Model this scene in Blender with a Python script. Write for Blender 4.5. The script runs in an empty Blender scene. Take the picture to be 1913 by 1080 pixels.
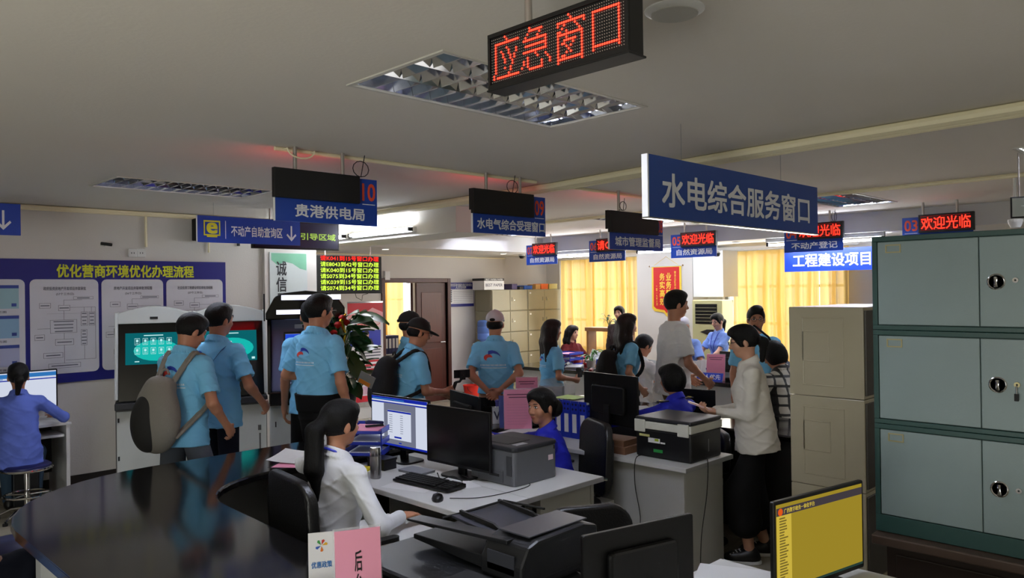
import bpy, bmesh, math, random
import numpy as np
from mathutils import Vector, Matrix, Euler
from mathutils.bvhtree import BVHTree
PI = math.pi
SC = bpy.context.scene
C = SC.collection
random.seed(7)

# ------------------------------------------------------------------ camera
# world X and Y are the two building directions, the camera looks along their diagonal
FPX = 1430.0
H = 1.85
Fv = Vector((math.sqrt(.5), math.sqrt(.5), 0))
Rv = Vector((math.sqrt(.5), -math.sqrt(.5), 0))
Uv = Vector((0, 0, 1))
ROLL = 0.0142
PITCH = 4.5 / FPX
_f = (Fv + Uv * PITCH).normalized()
_u = (Uv - _f * _f.dot(Uv)).normalized()
_x = (Rv * math.cos(ROLL) - _u * math.sin(ROLL)).normalized()
_y = _x.cross(_f).normalized()
cam_data = bpy.data.cameras.new('camera')
cam_data.sensor_width = 36
cam_data.lens = 36 * FPX / 1913
cam_data.clip_start = 0.05
cam = bpy.data.objects.new('camera', cam_data)
C.objects.link(cam)
m3 = Matrix((_x, _y, -_f)).transposed()
cam.matrix_world = Matrix.Translation((0, 0, H)) @ m3.to_4x4()
SC.camera = cam

def ray(px, py):
    return (_f + _x * ((px - 956.5) / FPX) - _y * ((py - 540) / FPX))
def PZ(px, py, z):                # the point at height z seen at that pixel
    r = ray(px, py); t = (z - H) / r.z
    return Vector((0, 0, H)) + r * t
def PD(px, py, d):                # the point at depth d
    r = ray(px, py); t = d / r.dot(Fv)
    return Vector((0, 0, H)) + r * t
def PX(px, py, X):
    r = ray(px, py); return Vector((0, 0, H)) + r * (X / r.x)
def PY(px, py, Y):
    r = ray(px, py); return Vector((0, 0, H)) + r * (Y / r.y)

# ------------------------------------------------------------------ world, exposure
w = bpy.data.worlds.new('world'); SC.world = w; w.use_nodes = True
wn = w.node_tree.nodes; wl = w.node_tree.links
bg = wn['Background']
sky = wn.new('ShaderNodeTexSky'); sky.sky_type = 'HOSEK_WILKIE' if 'HOSEK_WILKIE' in [e.identifier for e in sky.bl_rna.properties['sky_type'].enum_items] else 'NISHITA'
sky.turbidity = 6
sky.sun_direction = (0.3, -0.5, 0.8)
wl.new(sky.outputs[0], bg.inputs[0]); bg.inputs[1].default_value = 1.2
SC.view_settings.view_transform = 'Standard'
SC.view_settings.look = 'None'
SC.view_settings.gamma = 1
SC.view_settings.use_curve_mapping = False
SC.view_settings.exposure = 0.85

def area(name, loc, size, power, col, direction):
    l = bpy.data.lights.new(name, 'AREA'); l.shape = 'RECTANGLE'
    l.size, l.size_y = size; l.energy = power; l.color = col
    o = bpy.data.objects.new(name, l); C.objects.link(o); o.location = loc
    o.rotation_euler = Vector(direction).to_track_quat('-Z', 'Y').to_euler()
    o.visible_camera = False
    return o
# daylight entering by the curtained windows of the far wall and the back office
area('window_daylight', (10.3, 8.0, 1.75), (2.4, 1.5), 25, (1.0, .95, .86), (-1, -.1, -.25))
area('window_daylight', (10.4, 5.2, 1.75), (2.2, 1.5), 24, (1.0, .95, .86), (-1, 0, -.25))
area('back_office_daylight', (8.0, 13.0, 1.7), (1.6, 1.4), 55, (1.0, .97, .92), (0, -1, -.1))
# unseen fill lamps, added to brighten the near ceiling and room
area('added_fill', (-2.9, .6, 1.1), (2.6, 1.8), 84, (.98, 1.0, .93), (1, .45, .45))
area('added_fill', (4.5, -2.4, 1.6), (2.6, 1.6), 7, (1.0, .97, .9), (-.1, 1, .1))

# ------------------------------------------------------------------ materials
def lin(c):
    r = []
    for v in c[:3]:
        v = v / 255.0
        r.append(v / 12.92 if v <= 0.04045 else ((v + 0.055) / 1.055) ** 2.4)
    return (r[0], r[1], r[2], 1)
_M = {}
def M(name, rgb=(200, 200, 200), rough=.6, metal=0, emit=None, es=1, bump=0, bscale=40, noise=0, nscale=8, alpha=1, trans=0, spec=.5, coat=0, stretch=None):
    if name in _M: return _M[name]
    m = bpy.data.materials.new(name); m.use_nodes = True
    n = m.node_tree.nodes; l = m.node_tree.links; b = n['Principled BSDF']
    b.inputs['Base Color'].default_value = lin(rgb)
    b.inputs['Roughness'].default_value = rough
    b.inputs['Metallic'].default_value = metal
    b.inputs['Specular IOR Level'].default_value = spec
    if coat: b.inputs['Coat Weight'].default_value = coat
    if alpha < 1: b.inputs['Alpha'].default_value = alpha
    if trans: b.inputs['Transmission Weight'].default_value = trans
    if emit:
        b.inputs['Emission Color'].default_value = lin(emit); b.inputs['Emission Strength'].default_value = es
    if bump or noise:
        tc = n.new('ShaderNodeTexCoord'); mp = n.new('ShaderNodeMapping')
        l.new(tc.outputs['Object'], mp.inputs[0])
        if stretch: mp.inputs['Scale'].default_value = stretch
    if noise:
        t = n.new('ShaderNodeTexNoise'); t.inputs['Scale'].default_value = nscale; t.inputs['Detail'].default_value = 5
        l.new(mp.outputs[0], t.inputs['Vector'])
        mx = n.new('ShaderNodeMix'); mx.data_type = 'RGBA'
        c = lin(rgb)
        mx.inputs[6].default_value = tuple(max(0, v * (1 - noise)) for v in c[:3]) + (1,)
        mx.inputs[7].default_value = tuple(min(1, v * (1 + noise)) for v in c[:3]) + (1,)
        l.new(t.outputs[0], mx.inputs[0]); l.new(mx.outputs[2], b.inputs['Base Color'])
    if bump:
        t = n.new('ShaderNodeTexNoise'); t.inputs['Scale'].default_value = bscale; t.inputs['Detail'].default_value = 3
        l.new(mp.outputs[0], t.inputs['Vector'])
        bp = n.new('ShaderNodeBump'); bp.inputs['Strength'].default_value = bump; bp.inputs['Distance'].default_value = .01
        l.new(t.outputs[0], bp.inputs['Height']); l.new(bp.outputs[0], b.inputs['Normal'])
    _M[name] = m
    return m
def E(name, rgb, s, sample=False):      # something that gives off light
    if name in _M: return _M[name]
    if name not in ('bare_tube', 'tube_lit', 'tube_lit_dim', 'outdoor_daylight'): s *= .6
    m = bpy.data.materials.new(name); m.use_nodes = True
    n = m.node_tree.nodes; l = m.node_tree.links
    n.remove(n['Principled BSDF']); e = n.new('ShaderNodeEmission')
    e.inputs[0].default_value = lin(rgb); e.inputs[1].default_value = s
    l.new(e.outputs[0], n['Material Output'].inputs[0])
    if not sample: m.cycles.emission_sampling = 'NONE'
    _M[name] = m
    return m

wall_m = M('wall_paint', (206, 202, 196), .85, bump=.15, bscale=60, noise=.05, nscale=1.5)
ceil_m = M('ceiling_paint', (214, 208, 198), .9, bump=.1, bscale=50, noise=.03, nscale=1)
white_m = M('white_laminate', (205, 205, 203), .45, bump=.03, bscale=90)
whitep = M('white_plastic', (215, 215, 212), .4)
black_m = M('black_plastic', (9, 9, 10), .4, spec=.35, bump=.04, bscale=300)
blackm = M('matt_black', (10, 10, 11), .7)
blk_fab = M('black_fabric', (12, 12, 14), .9, bump=.35, bscale=220)
leather = M('black_leather', (12, 12, 14), .42, bump=.2, bscale=120)
grey_m = M('grey_plastic', (92, 94, 98), .45, bump=.05, bscale=300)
dgrey = M('dark_grey_plastic', (40, 41, 45), .45, spec=.35, bump=.08, bscale=260)
chrome = M('chrome', (200, 200, 200), .12, 1)
alu = M('bright_aluminium', (222, 224, 230), .08, 1)
steel = M('brushed_steel', (170, 170, 172), .28, 1, bump=.05, bscale=80, stretch=(40, 40, 1))
blue_s = M('sign_blue', (16, 62, 158), .4)
sign_white = M('sign_white', (225, 225, 228), .5)
sign_edge = M('sign_edge_white', (235, 235, 235), .4)
orange_n = M('sign_orange', (222, 74, 34), .5)
granite = M('black_granite', (17, 16, 18), .11, noise=.5, nscale=160, spec=.5, coat=.0)
paper = M('paper', (226, 226, 226), .8)
pink = M('pink_paper', (236, 150, 180), .7)
bluep = M('blue_plastic', (30, 52, 168), .4)
cream = M('cream_pipe', (238, 228, 192), .5)
brown = M('brown_wood', (72, 30, 20), .45, noise=.3, nscale=6, stretch=(12, 12, 1))
screen_lcd = M('dark_screen', (9, 9, 11), .22)
acrylic = M('clear_acrylic', (235, 240, 245), .08, alpha=.22)
wood = M('tan_wood', (150, 104, 62), .5, noise=.2, nscale=5, stretch=(1, 10, 1))

# ------------------------------------------------------------------ mesh building
class MB:
    def __init__(s): s.v = []; s.f = []; s.mi = []; s.m = 0
    def face(s, pts):
        k = len(s.v); s.v += [tuple(p) for p in pts]; s.f.append(tuple(range(k, k + len(pts)))); s.mi.append(s.m); return s
    def add(s, vs, fs):
        k = len(s.v); s.v += [tuple(p) for p in vs]
        for f in fs: s.f.append(tuple(k + i for i in f)); s.mi.append(s.m)
        return s
    def box(s, x0, x1, y0, y1, z0, z1, rz=0, mtx=None):
        vs = [Vector((x, y, z)) for z in (z0, z1) for x, y in ((x0, y0), (x1, y0), (x1, y1), (x0, y1))]
        if rz:
            c = Vector(((x0 + x1) / 2, (y0 + y1) / 2, 0)); R = Matrix.Rotation(rz, 3, 'Z')
            vs = [R @ (v - c) + c for v in vs]
        if mtx is not None: vs = [mtx @ v for v in vs]
        return s.add(vs, [(3, 2, 1, 0), (4, 5, 6, 7), (0, 1, 5, 4), (1, 2, 6, 5), (2, 3, 7, 6), (3, 0, 4, 7)])
    def cb(s, c, sz, mtx=None):
        return s.box(c[0] - sz[0] / 2, c[0] + sz[0] / 2, c[1] - sz[1] / 2, c[1] + sz[1] / 2, c[2] - sz[2] / 2, c[2] + sz[2] / 2, mtx=mtx)
    def prism(s, pts, z0, z1, axis='z', holes=None):
        n = len(pts)
        def mk(p, h):
            return (p[0], p[1], h) if axis == 'z' else ((p[0], h, p[1]) if axis == 'y' else (h, p[0], p[1]))
        vs = [mk(p, z0) for p in pts] + [mk(p, z1) for p in pts]
        fs = [tuple(range(n - 1, -1, -1)), tuple(range(n, 2 * n))] + [(i, (i + 1) % n, n + (i + 1) % n, n + i) for i in range(n)]
        if axis == 'y': fs = [tuple(reversed(f)) for f in fs]
        return s.add(vs, fs)
    def tube(s, path, r, n=8, cap=True, closed=False):
        path = [Vector(p) for p in path]; N = len(path); rings = []
        rr = r if isinstance(r, (list, tuple)) else [r] * N
        pn = None
        for i, p in enumerate(path):
            if closed: t = (path[(i + 1) % N] - path[i - 1])
            else: t = (path[min(i + 1, N - 1)] - path[max(i - 1, 0)])
            t.normalize()
            if pn is None:
                a = Vector((0, 0, 1)) if abs(t.z) < .9 else Vector((1, 0, 0)); pn = t.cross(a).normalized()
            else:
                pn = (pn - t * pn.dot(t)).normalized()
            b = t.cross(pn)
            rings.append([p + (pn * math.cos(2 * PI * k / n) + b * math.sin(2 * PI * k / n)) * rr[i] for k in range(n)])
        vs = [v for q in rings for v in q]; fs = []
        for i in range(N if closed else N - 1):
            j = (i + 1) % N
            for k in range(n):
                fs.append((i * n + k, i * n + (k + 1) % n, j * n + (k + 1) % n, j * n + k))
        if cap and not closed:
            fs.append(tuple(range(n - 1, -1, -1))); fs.append(tuple((N - 1) * n + k for k in range(n)))
        return s.add(vs, fs)
    def lathe(s, prof, n=24, c=(0, 0, 0)):
        vs = []; fs = []
        for r, z in prof:
            for k in range(n): vs.append((c[0] + r * math.cos(2 * PI * k / n), c[1] + r * math.sin(2 * PI * k / n), c[2] + z))
        for i in range(len(prof) - 1):
            for k in range(n): fs.append((i * n + k, i * n + (k + 1) % n, (i + 1) * n + (k + 1) % n, (i + 1) * n + k))
        if prof[0][0] > 1e-4: fs.append(tuple(range(n - 1, -1, -1)))
        if prof[-1][0] > 1e-4: fs.append(tuple((len(prof) - 1) * n + k for k in range(n)))
        return s.add(vs, fs)
    def build(s, name, mats, parent=None, bevel=0, smooth=False, seg=2, loc=None):
        me = bpy.data.meshes.new(name); me.from_pydata(s.v, [], s.f)
        mats = mats if isinstance(mats, (list, tuple)) else [mats]
        for m in mats: me.materials.append(m)
        if len(mats) > 1: me.polygons.foreach_set('material_index', s.mi)
        me.update()
        o = bpy.data.objects.new(name, me); C.objects.link(o)
        if loc is not None: o.location = loc
        if parent is not None: o.parent = parent
        if bevel:
            b = o.modifiers.new('bevel', 'BEVEL'); b.width = bevel; b.segments = seg; b.limit_method = 'ANGLE'
        if smooth:
            if bevel:
                me.shade_smooth()
                b.harden_normals = True
            else: me.shade_smooth(); me.set_sharp_from_angle(angle=.7)
        return o
def B(x0, x1, y0, y1, z0, z1): return MB().box(x0, x1, y0, y1, z0, z1)
def tag(o, label, cat, group=None, kind=None):
    o['label'] = label; o['category'] = cat
    if group: o['group'] = group
    if kind: o['kind'] = kind
    return o
def thing(name, label, cat, loc=(0, 0, 0), rz=0, group=None):
    o = bpy.data.objects.new(name, None); C.objects.link(o); o.empty_display_size = .1
    o.location = loc; o.rotation_euler = (0, 0, rz); return tag(o, label, cat, group)
def struct(o): o['kind'] = 'structure'; return o
def copy_tree(o, parent=None):
    c = o.copy(); C.objects.link(c); c.parent = parent
    for ch in list(o.children): copy_tree(ch, c)
    return c
def rrect(w_, h_, r, n=5, cx=0, cy=0):
    pts = []
    for sx, sy, a in ((1, 1, 0), (-1, 1, 90), (-1, -1, 180), (1, -1, 270)):
        for k in range(n + 1):
            t = math.radians(a + 90 * k / n)
            pts.append((cx + sx * (w_ / 2 - r) + r * math.cos(t), cy + sy * (h_ / 2 - r) + r * math.sin(t)))
    return pts
_dg = None
def text(parent, name, body, wd, ht, cx, cz, y, mat, bold=.012, flat=False, vertical=False, label=None, kind=None, res=1, rot=None):
    """lettering standing in the local xz plane, facing -y (flat: lying in xy, facing up)"""
    if vertical:
        objs = []
        n = len(body); ch = ht / n
        vs = []; fs = []
        for i, c_ in enumerate(body):
            a, b_ = _glyphs(c_, bold, res)
            k = len(vs)
            L4 = len(a) // 4 if bold else len(a) + 1
            vs += [(cx + (x - .5) * wd, y - .00025 * (j // L4), cz + ht / 2 - (i + .5) * ch + (z - .5) * ch * .88) for j, (x, z) in enumerate(a)]
            fs += [tuple(k + q for q in f) for f in b_]
    else:
        a, fs = _glyphs(body, bold, res)
        L4 = len(a) // 4 if bold else len(a) + 1
        vs = [(cx + (x - .5) * wd, y - .00025 * (i // L4), cz + (z - .5) * ht) for i, (x, z) in enumerate(a)]
    me = bpy.data.meshes.new(name); me.from_pydata(vs, [], fs); me.materials.append(mat); me.update()
    o = bpy.data.objects.new(name, me); C.objects.link(o); o.parent = parent
    if rot: o.rotation_euler = rot
    if label: o['label'] = label
    return o
_gc = {}
def _glyphs(body, bold, res):
    k = (body, bold, res)
    if k in _gc: return _gc[k]
    cu = bpy.data.curves.new('t', 'FONT'); cu.body = body; cu.size = 1; cu.resolution_u = max(res, 2)
    o = bpy.data.objects.new('t', cu); C.objects.link(o)
    dg = bpy.context.evaluated_depsgraph_get(); dg.update()
    me = bpy.data.meshes.new_from_object(o.evaluated_get(dg))
    n = len(me.vertices); a = np.zeros(n * 3); me.vertices.foreach_get('co', a); a = a.reshape(-1, 3)
    fs = [tuple(p.vertices) for p in me.polygons]
    bpy.data.objects.remove(o); bpy.data.curves.remove(cu); bpy.data.meshes.remove(me)
    lo = a.min(0); hi = a.max(0); sz = np.maximum(hi - lo, 1e-4)
    if body in ('一',): lo[1] = .0; sz[1] = .9
    pts = [((p[0] - lo[0]) / sz[0], (p[1] - lo[1]) / sz[1]) for p in a]
    if bold:      # heavier strokes: the same glyphs laid over themselves a little to each side
        P0, F0, n0 = pts, fs, len(pts); pts = []; fs = []
        bx, by = bold * .9 / sz[0], bold * .9 / sz[1]
        for j, (dx, dy) in enumerate(((-bx, -by), (bx, -by), (-bx, by), (bx, by))):
            pts += [(p[0] + dx, p[1] + dy) for p in P0]; fs += [tuple(i + j * n0 for i in f) for f in F0]
    _gc[k] = (pts, fs)
    return _gc[k]
# ================================================================== the room
CEIL = 2.74
XW, YW, YL, XC = 11.05, 10.1, 8.4, 4.15      # far wall, door wall, left wall, corner of the left wall
X0, Y0 = -3.2, -2.6
fixtures = [(1.83, 2.17), (1.95, 6.05), (7.35, 2.85), (7.4, 5.45), (7.4, 8.05), (5.87, .6)]
FW, FD = 1.25, .6
def cells(xs, ys, skip):
    mb = MB()
    for i in range(len(xs) - 1):
        for j in range(len(ys) - 1):
            cx, cy = (xs[i] + xs[i + 1]) / 2, (ys[j] + ys[j + 1]) / 2
            if any(a < cx < b and c < cy < d for a, b, c, d in skip): continue
            mb.face([(xs[i], ys[j], CEIL), (xs[i], ys[j + 1], CEIL), (xs[i + 1], ys[j + 1], CEIL), (xs[i + 1], ys[j], CEIL)])
    return mb
rects = [(x, x + FW, y, y + FD) for x, y in fixtures]
xs = sorted({X0, XW + .2} | {r[0] for r in rects} | {r[1] for r in rects}); ys = sorted({Y0, YW + 3.4} | {r[2] for r in rects} | {r[3] for r in rects})
struct(cells(xs, ys, rects).build('ceiling', ceil_m))

def floor_mat():
    m = bpy.data.materials.new('floor_tile'); m.use_nodes = True; n = m.node_tree.nodes; l = m.node_tree.links; b = n['Principled BSDF']
    tc = n.new('ShaderNodeTexCoord'); t = n.new('ShaderNodeTexNoise'); t.inputs['Scale'].default_value = 3; t.inputs['Detail'].default_value = 6
    l.new(tc.outputs['Object'], t.inputs[0]); r = n.new('ShaderNodeValToRGB')
    r.color_ramp.elements[0].color = lin((148, 140, 122)); r.color_ramp.elements[1].color = lin((186, 178, 158))
    r.color_ramp.elements[0].position = .3; r.color_ramp.elements[1].position = .7
    l.new(t.outputs[0], r.inputs[0]); l.new(r.outputs[0], b.inputs['Base Color']); b.inputs['Roughness'].default_value = .18
    return m
fl = MB().box(X0, XW + .2, Y0, YW + 3.4, -.06, -.008).build('floor', M('floor_grout', (92, 86, 74), .8)); struct(fl)
tile_me = None; ftm = floor_mat()
T = .6
def tile(x, y, k):
    global tile_me
    if tile_me is None:
        o = B(-T / 2 + .0025, T / 2 - .0025, -T / 2 + .0025, T / 2 - .0025, -.008, 0).build('floor_tile', ftm); tile_me = o.data
    else:
        o = bpy.data.objects.new('floor_tile', tile_me); C.objects.link(o)
    o.location = (x, y, random.uniform(-.0004, 0)); o.parent = fl
vis = []
rest = MB()
for i in range(int((XW - X0) / T) + 1):
    for j in range(int((YW - Y0) / T) + 1):
        x = X0 + T * (i + .5); y = Y0 + T * (j + .5)
        d = (x + y) * .7071; xr = (x - y) * .7071
        if d > 2.2 and abs(xr / d) < .72 and y < YW and x < XW: vis.append((d, x, y))
        else: rest.box(x - T / 2 + .0025, x + T / 2 - .0025, y - T / 2 + .0025, y + T / 2 - .0025, -.008, 0)
vis.sort()
for k, (d, x, y) in enumerate(vis):
    if k < 290: tile(x, y, k)
    else: rest.box(x - T / 2 + .0025, x + T / 2 - .0025, y - T / 2 + .0025, y + T / 2 - .0025, -.008, 0)
o = rest.build('floor_tiles', ftm, fl); o['kind'] = 'stuff'

def wallbox(name, x0, x1, y0, y1, z0=0, z1=CEIL, mat=wall_m): return struct(B(x0, x1, y0, y1, z0, z1).build(name, mat))
wallbox('wall_left', X0, XC, YL, YL + .15)
wallbox('wall_left_return', XC, XC + .12, YL + .002, YW)
wallbox('wall_back', X0 - .12, X0, Y0, YL)
wallbox('wall_right', X0, XW, Y0 - .12, Y0)
# door wall with its opening
DX0, DX1, DZ = 7.22, 8.52, 2.02
wl_ = MB(); wl_.box(XC + .12, DX0, YW, YW + .15, 0, CEIL); wl_.box(DX1, XW, YW, YW + .15, 0, CEIL); wl_.box(DX0, DX1, YW, YW + .15, DZ, CEIL)
struct(wl_.build('wall_door_side', wall_m))
# far wall with two windows
WA = (7.85, 9.75); WB = (4.35, 6.28); WZ = (.75, 2.42)
wf = MB()
yb = [Y0, WB[0], WB[1], WA[0], WA[1], YW + .15]
for a, b in zip(yb[:-1], yb[1:]):
    if (a, b) in (WA, WB):
        wf.box(XW, XW + .2, a, b, 0, WZ[0]); wf.box(XW, XW + .2, a, b, WZ[1], CEIL)
    else: wf.box(XW, XW + .2, a, b, 0, CEIL)
struct(wf.build('wall_far', wall_m))
# dropped boxes under the ceiling
soff = M('soffit_paint', (205, 203, 198), .9)
wallbox('ceiling_beam', 5.15, 5.75, 5.95, YW, 2.47, CEIL - .002, soff)
wallbox('ceiling_box_door_side', 5.75, XW, 8.75, YW, 2.49, CEIL - .002, soff)
wallbox('ceiling_box_window_side', 9.5, XW, Y0, 8.75, 2.5, CEIL - .002, soff)
# back office shell
bo = MB(); bo.box(5.9, 6.02, YW + .15, YW + 3.4, 0, CEIL); bo.box(10.9, 11.02, YW + .15, YW + 3.4, 0, CEIL)
bo.box(6.02, 7.6, YW + 3.2, YW + 3.35, 0, CEIL); bo.box(10.2, 10.9, YW + 3.2, YW + 3.35, 0, CEIL)
bo.box(7.6, 10.2, YW + 3.2, YW + 3.35, 0, .8); bo.box(7.6, 10.2, YW + 3.2, YW + 3.35, 2.5, CEIL)
struct(bo.build('wall_back_office', wall_m))
# bright outdoors beyond the windows: added glowing planes standing in for sunlit sky
outd = E('outdoor_daylight', (250, 247, 235), 2.3, True)
o = struct(B(XW + 1.2, XW + 1.3, 1, 11, -1, 4).build('outdoor_backdrop', outd))
o = struct(B(6, 12, YW + 4.6, YW + 4.7, -1, 4).build('outdoor_backdrop', outd))

def window(name, y0, y1, z0, z1, nx, zs):
    wdw = bpy.data.objects.new(name, None); C.objects.link(wdw); wdw.location = (XW + .08, y0, z0); wdw['kind'] = 'structure'
    fm = M('window_aluminium', (150, 155, 158), .4, .3)
    f = MB(); W_ = y1 - y0; Hh = z1 - z0
    f.box(0, .06, 0, W_, 0, .05).box(0, .06, 0, W_, Hh - .05, Hh)
    f.box(0, .06, 0, .05, .05, Hh - .05).box(0, .06, W_ - .05, W_, .05, Hh - .05)
    f.build('window_frame', fm, wdw)
    for i in range(1, nx): MB().box(.002, .058, W_ * i / nx - .025, W_ * i / nx + .025, .05, Hh - .05).build('mullion', fm, wdw)
    for z in zs: MB().box(.005, .055, .05, W_ - .05, z - .02, z + .02).build('transom', fm, wdw)
    gl = M('window_glass', (235, 245, 245), .03, alpha=.12)
    for i in range(nx): MB().box(.028, .032, W_ * i / nx + .025, W_ * (i + 1) / nx - .025, .05, Hh - .05).build('pane', gl, wdw)
    return wdw
window('window_1', WA[0], WA[1], *WZ, 3, (.55, 1.12))
window('window_2', WB[0], WB[1], *WZ, 4, (.55, 1.12))
o = MB()
def curtain_mat():
    m = bpy.data.materials.new('yellow_curtain'); m.use_nodes = True; n = m.node_tree.nodes; l = m.node_tree.links
    n.remove(n['Principled BSDF'])
    d = n.new('ShaderNodeBsdfDiffuse'); t = n.new('ShaderNodeBsdfTranslucent'); mx = n.new('ShaderNodeMixShader'); tr = n.new('ShaderNodeBsdfTransparent'); m2 = n.new('ShaderNodeMixShader')
    d.inputs[0].default_value = lin((222, 196, 128)); t.inputs[0].default_value = lin((246, 214, 138)); mx.inputs[0].default_value = .7
    m2.inputs[0].default_value = .05
    l.new(d.outputs[0], mx.inputs[1]); l.new(t.outputs[0], mx.inputs[2]); l.new(mx.outputs[0], m2.inputs[1]); l.new(tr.outputs[0], m2.inputs[2])
    l.new(m2.outputs[0], n['Material Output'].inputs[0]); return m
cur_m = curtain_mat()
def curtain(label, y0, y1, x=XW - .12, z0=.12, z1=2.42, seed=1, axis='y', gather=1.0):
    """a wavy sheet with pleats; spans y0..y1 along the far wall"""
    rnd = random.Random(seed); W_ = y1 - y0; nx = int(W_ * 90); nz = 14; ph = [rnd.uniform(0, 6) for _ in range(5)]
    vs = []; fs = []
    for j in range(nz + 1):
        z = z0 + (z1 - z0) * j / nz; tt = j / nz
        for i in range(nx + 1):
            q = W_ * i / nx
            a = math.sin(q * 36 / gather + ph[0] + .9 * math.sin(q * 7 + ph[1])) * .042 * (1.1 - .4 * tt) + math.sin(q * 13 + ph[2] + tt) * .028 * (1.2 - .6 * tt)
            b = .01 * math.sin(q * 30 + ph[3] + 2 * tt)
            vs.append((a, q + b, z - z0))
    for j in range(nz):
        for i in range(nx):
            k = j * (nx + 1) + i; fs.append((k, k + 1, k + nx + 2, k + nx + 1))
    for k in range(int(W_ * 4.5)):      # doubled cloth inside the deeper pleats
        q0 = rnd.uniform(.02, W_ - .12); ww = rnd.uniform(.03, .10); n0 = len(vs); m_ = 6
        for j in range(nz + 1):
            for i in range(m_ + 1):
                u = i / m_; vs.append((.07 + .02 * math.sin(PI * u), q0 + ww * u * (1.15 - .3 * j / nz) + .02 * math.sin(j * .35 + ph[k % 5]), (z1 - z0) * j / nz))
        for j in range(nz):
            for i in range(m_):
                p = n0 + j * (m_ + 1) + i; fs.append((p, p + 1, p + m_ + 2, p + m_ + 1))
    me = bpy.data.meshes.new('curtain'); me.from_pydata(vs, [], fs); me.materials.append(cur_m); me.shade_smooth()
    o = bpy.data.objects.new('curtain', me); C.objects.link(o); o.location = (x, y0, z0)
    if axis == 'x': o.rotation_euler = (0, 0, -PI / 2)
    return tag(o, label, 'curtain', 'pale yellow window curtains')
curtain('pale yellow curtain beside the row of beige lockers', 8.82, 9.6, seed=3)
curtain('pale yellow curtain left of the red pennant, behind long-haired woman', 7.8, 8.85, seed=4)
curtain('glowing yellow curtain to the right of the floor-standing air conditioner', 4.66, 6.02, seed=5)
curtain('gathered yellow curtain beside the white wall above the beige cabinet', 4.22, 4.64, seed=6, x=XW - .16, gather=.8)
curtain('yellow curtain at the back office window seen through doorway', 8.95, 9.9, x=0, seed=8, axis='x')
bpy.data.objects['curtain.004'].location = (8.95, YW + 3.08, .4)
o = MB().tube([(XW - .14, 4.1, 2.44), (XW - .14, 9.8, 2.44)], .012).build('curtain_rail', whitep); tag(o, 'long white curtain rail above the far windows', 'rail')

# back office window bars
wo = bpy.data.objects.new('window_3', None); C.objects.link(wo); wo.location = (7.6, YW + 3.25, .8); wo['kind'] = 'structure'
f = MB(); f.box(0, 2.6, 0, .05, 0, .05).box(0, 2.6, 0, .05, 1.65, 1.7).box(0, .05, 0, .05, .05, 1.65).box(2.55, 2.6, 0, .05, .05, 1.65)
f.build('window_frame', M('window_aluminium'), wo)
for k in (1, 2): B(.867 * k - .02, .867 * k + .02, .002, .048, .05, 1.65).build('mullion', M('window_aluminium'), wo)
B(.05, 2.55, .004, .046, .9, .93).build('transom', M('window_aluminium'), wo)
for k in range(18): MB().tube([(.14 * k + .1, .12, .0), (.14 * k + .1, .12, .45)], .008, 6).build('bar', M('window_aluminium'), wo)
MB().tube([(0, .12, .42), (2.6, .12, .42)], .01, 6).build('bar', M('window_aluminium'), wo)
for k in range(3): B(.867 * k + .04, .867 * k + .84, .02, .024, .05, 1.65).build('pane', M('window_glass'), wo)

# door frame and leaves
df = MB(); df.box(DX0 - .07, DX0, YW - .02, YW + .17, 0, DZ + .07); df.box(DX1, DX1 + .07, YW - .02, YW + .17, 0, DZ + .07); df.box(DX0, DX1, YW - .02, YW + .17, DZ, DZ + .07)
struct(df.build('door_1_frame', brown, bevel=.006))
def leaf(name, loc, rz, wd):
    t = bpy.data.objects.new(name, None); C.objects.link(t); t['kind'] = 'structure'; t.location = loc; t.rotation_euler = (0, 0, rz)
    B(0, wd, 0, .04, 0, DZ - .01).build('door_leaf', brown, t, bevel=.004)
    for z0, z1 in ((.15, .9), (1.0, 1.85)):
        B(.1, wd - .1, -.008, 0, z0, z1).build('panel', M('brown_wood_panel', (80, 33, 22), .4, noise=.3, nscale=5, stretch=(12, 12, 1)), t, bevel=.006)
    MB().tube([(wd - .06, -.01, 1.0), (wd - .06, -.05, 1.0), (wd - .16, -.05, 1.0)], .009).build('door_handle', steel, t)
leaf('door_1', (DX1 - .64, YW + .03, .005), 0, .63)
leaf('door_2', (DX1 - .66, YW + .1, .005), math.radians(64), .63)
# baseboards
bbm = M('baseboard_dark', (34, 28, 26), .5)
struct(B(X0, XC, YL - .012, YL, 0, .1).build('baseboard_left', bbm)); struct(B(XC + .12, DX0 - .08, YW - .012, YW, 0, .1).build('baseboard_door_side', bbm))
struct(B(DX1 + .08, XW, YW - .012, YW, 0, .1).build('baseboard_door_side', bbm))

# column boxed out between the windows, with its cover board
wallbox('wall_column', 10.6, XW - .001, 6.55, 7.62, 0, 2.499)
o = B(10.45, 10.9, 5.93, 6.45, 1.72, 2.43).build('wall_board', M('white_board_panel', (222, 224, 222), .5), bevel=.004); tag(o, 'white board panel boxed in above the floor-standing air conditioner', 'panel')

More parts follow.
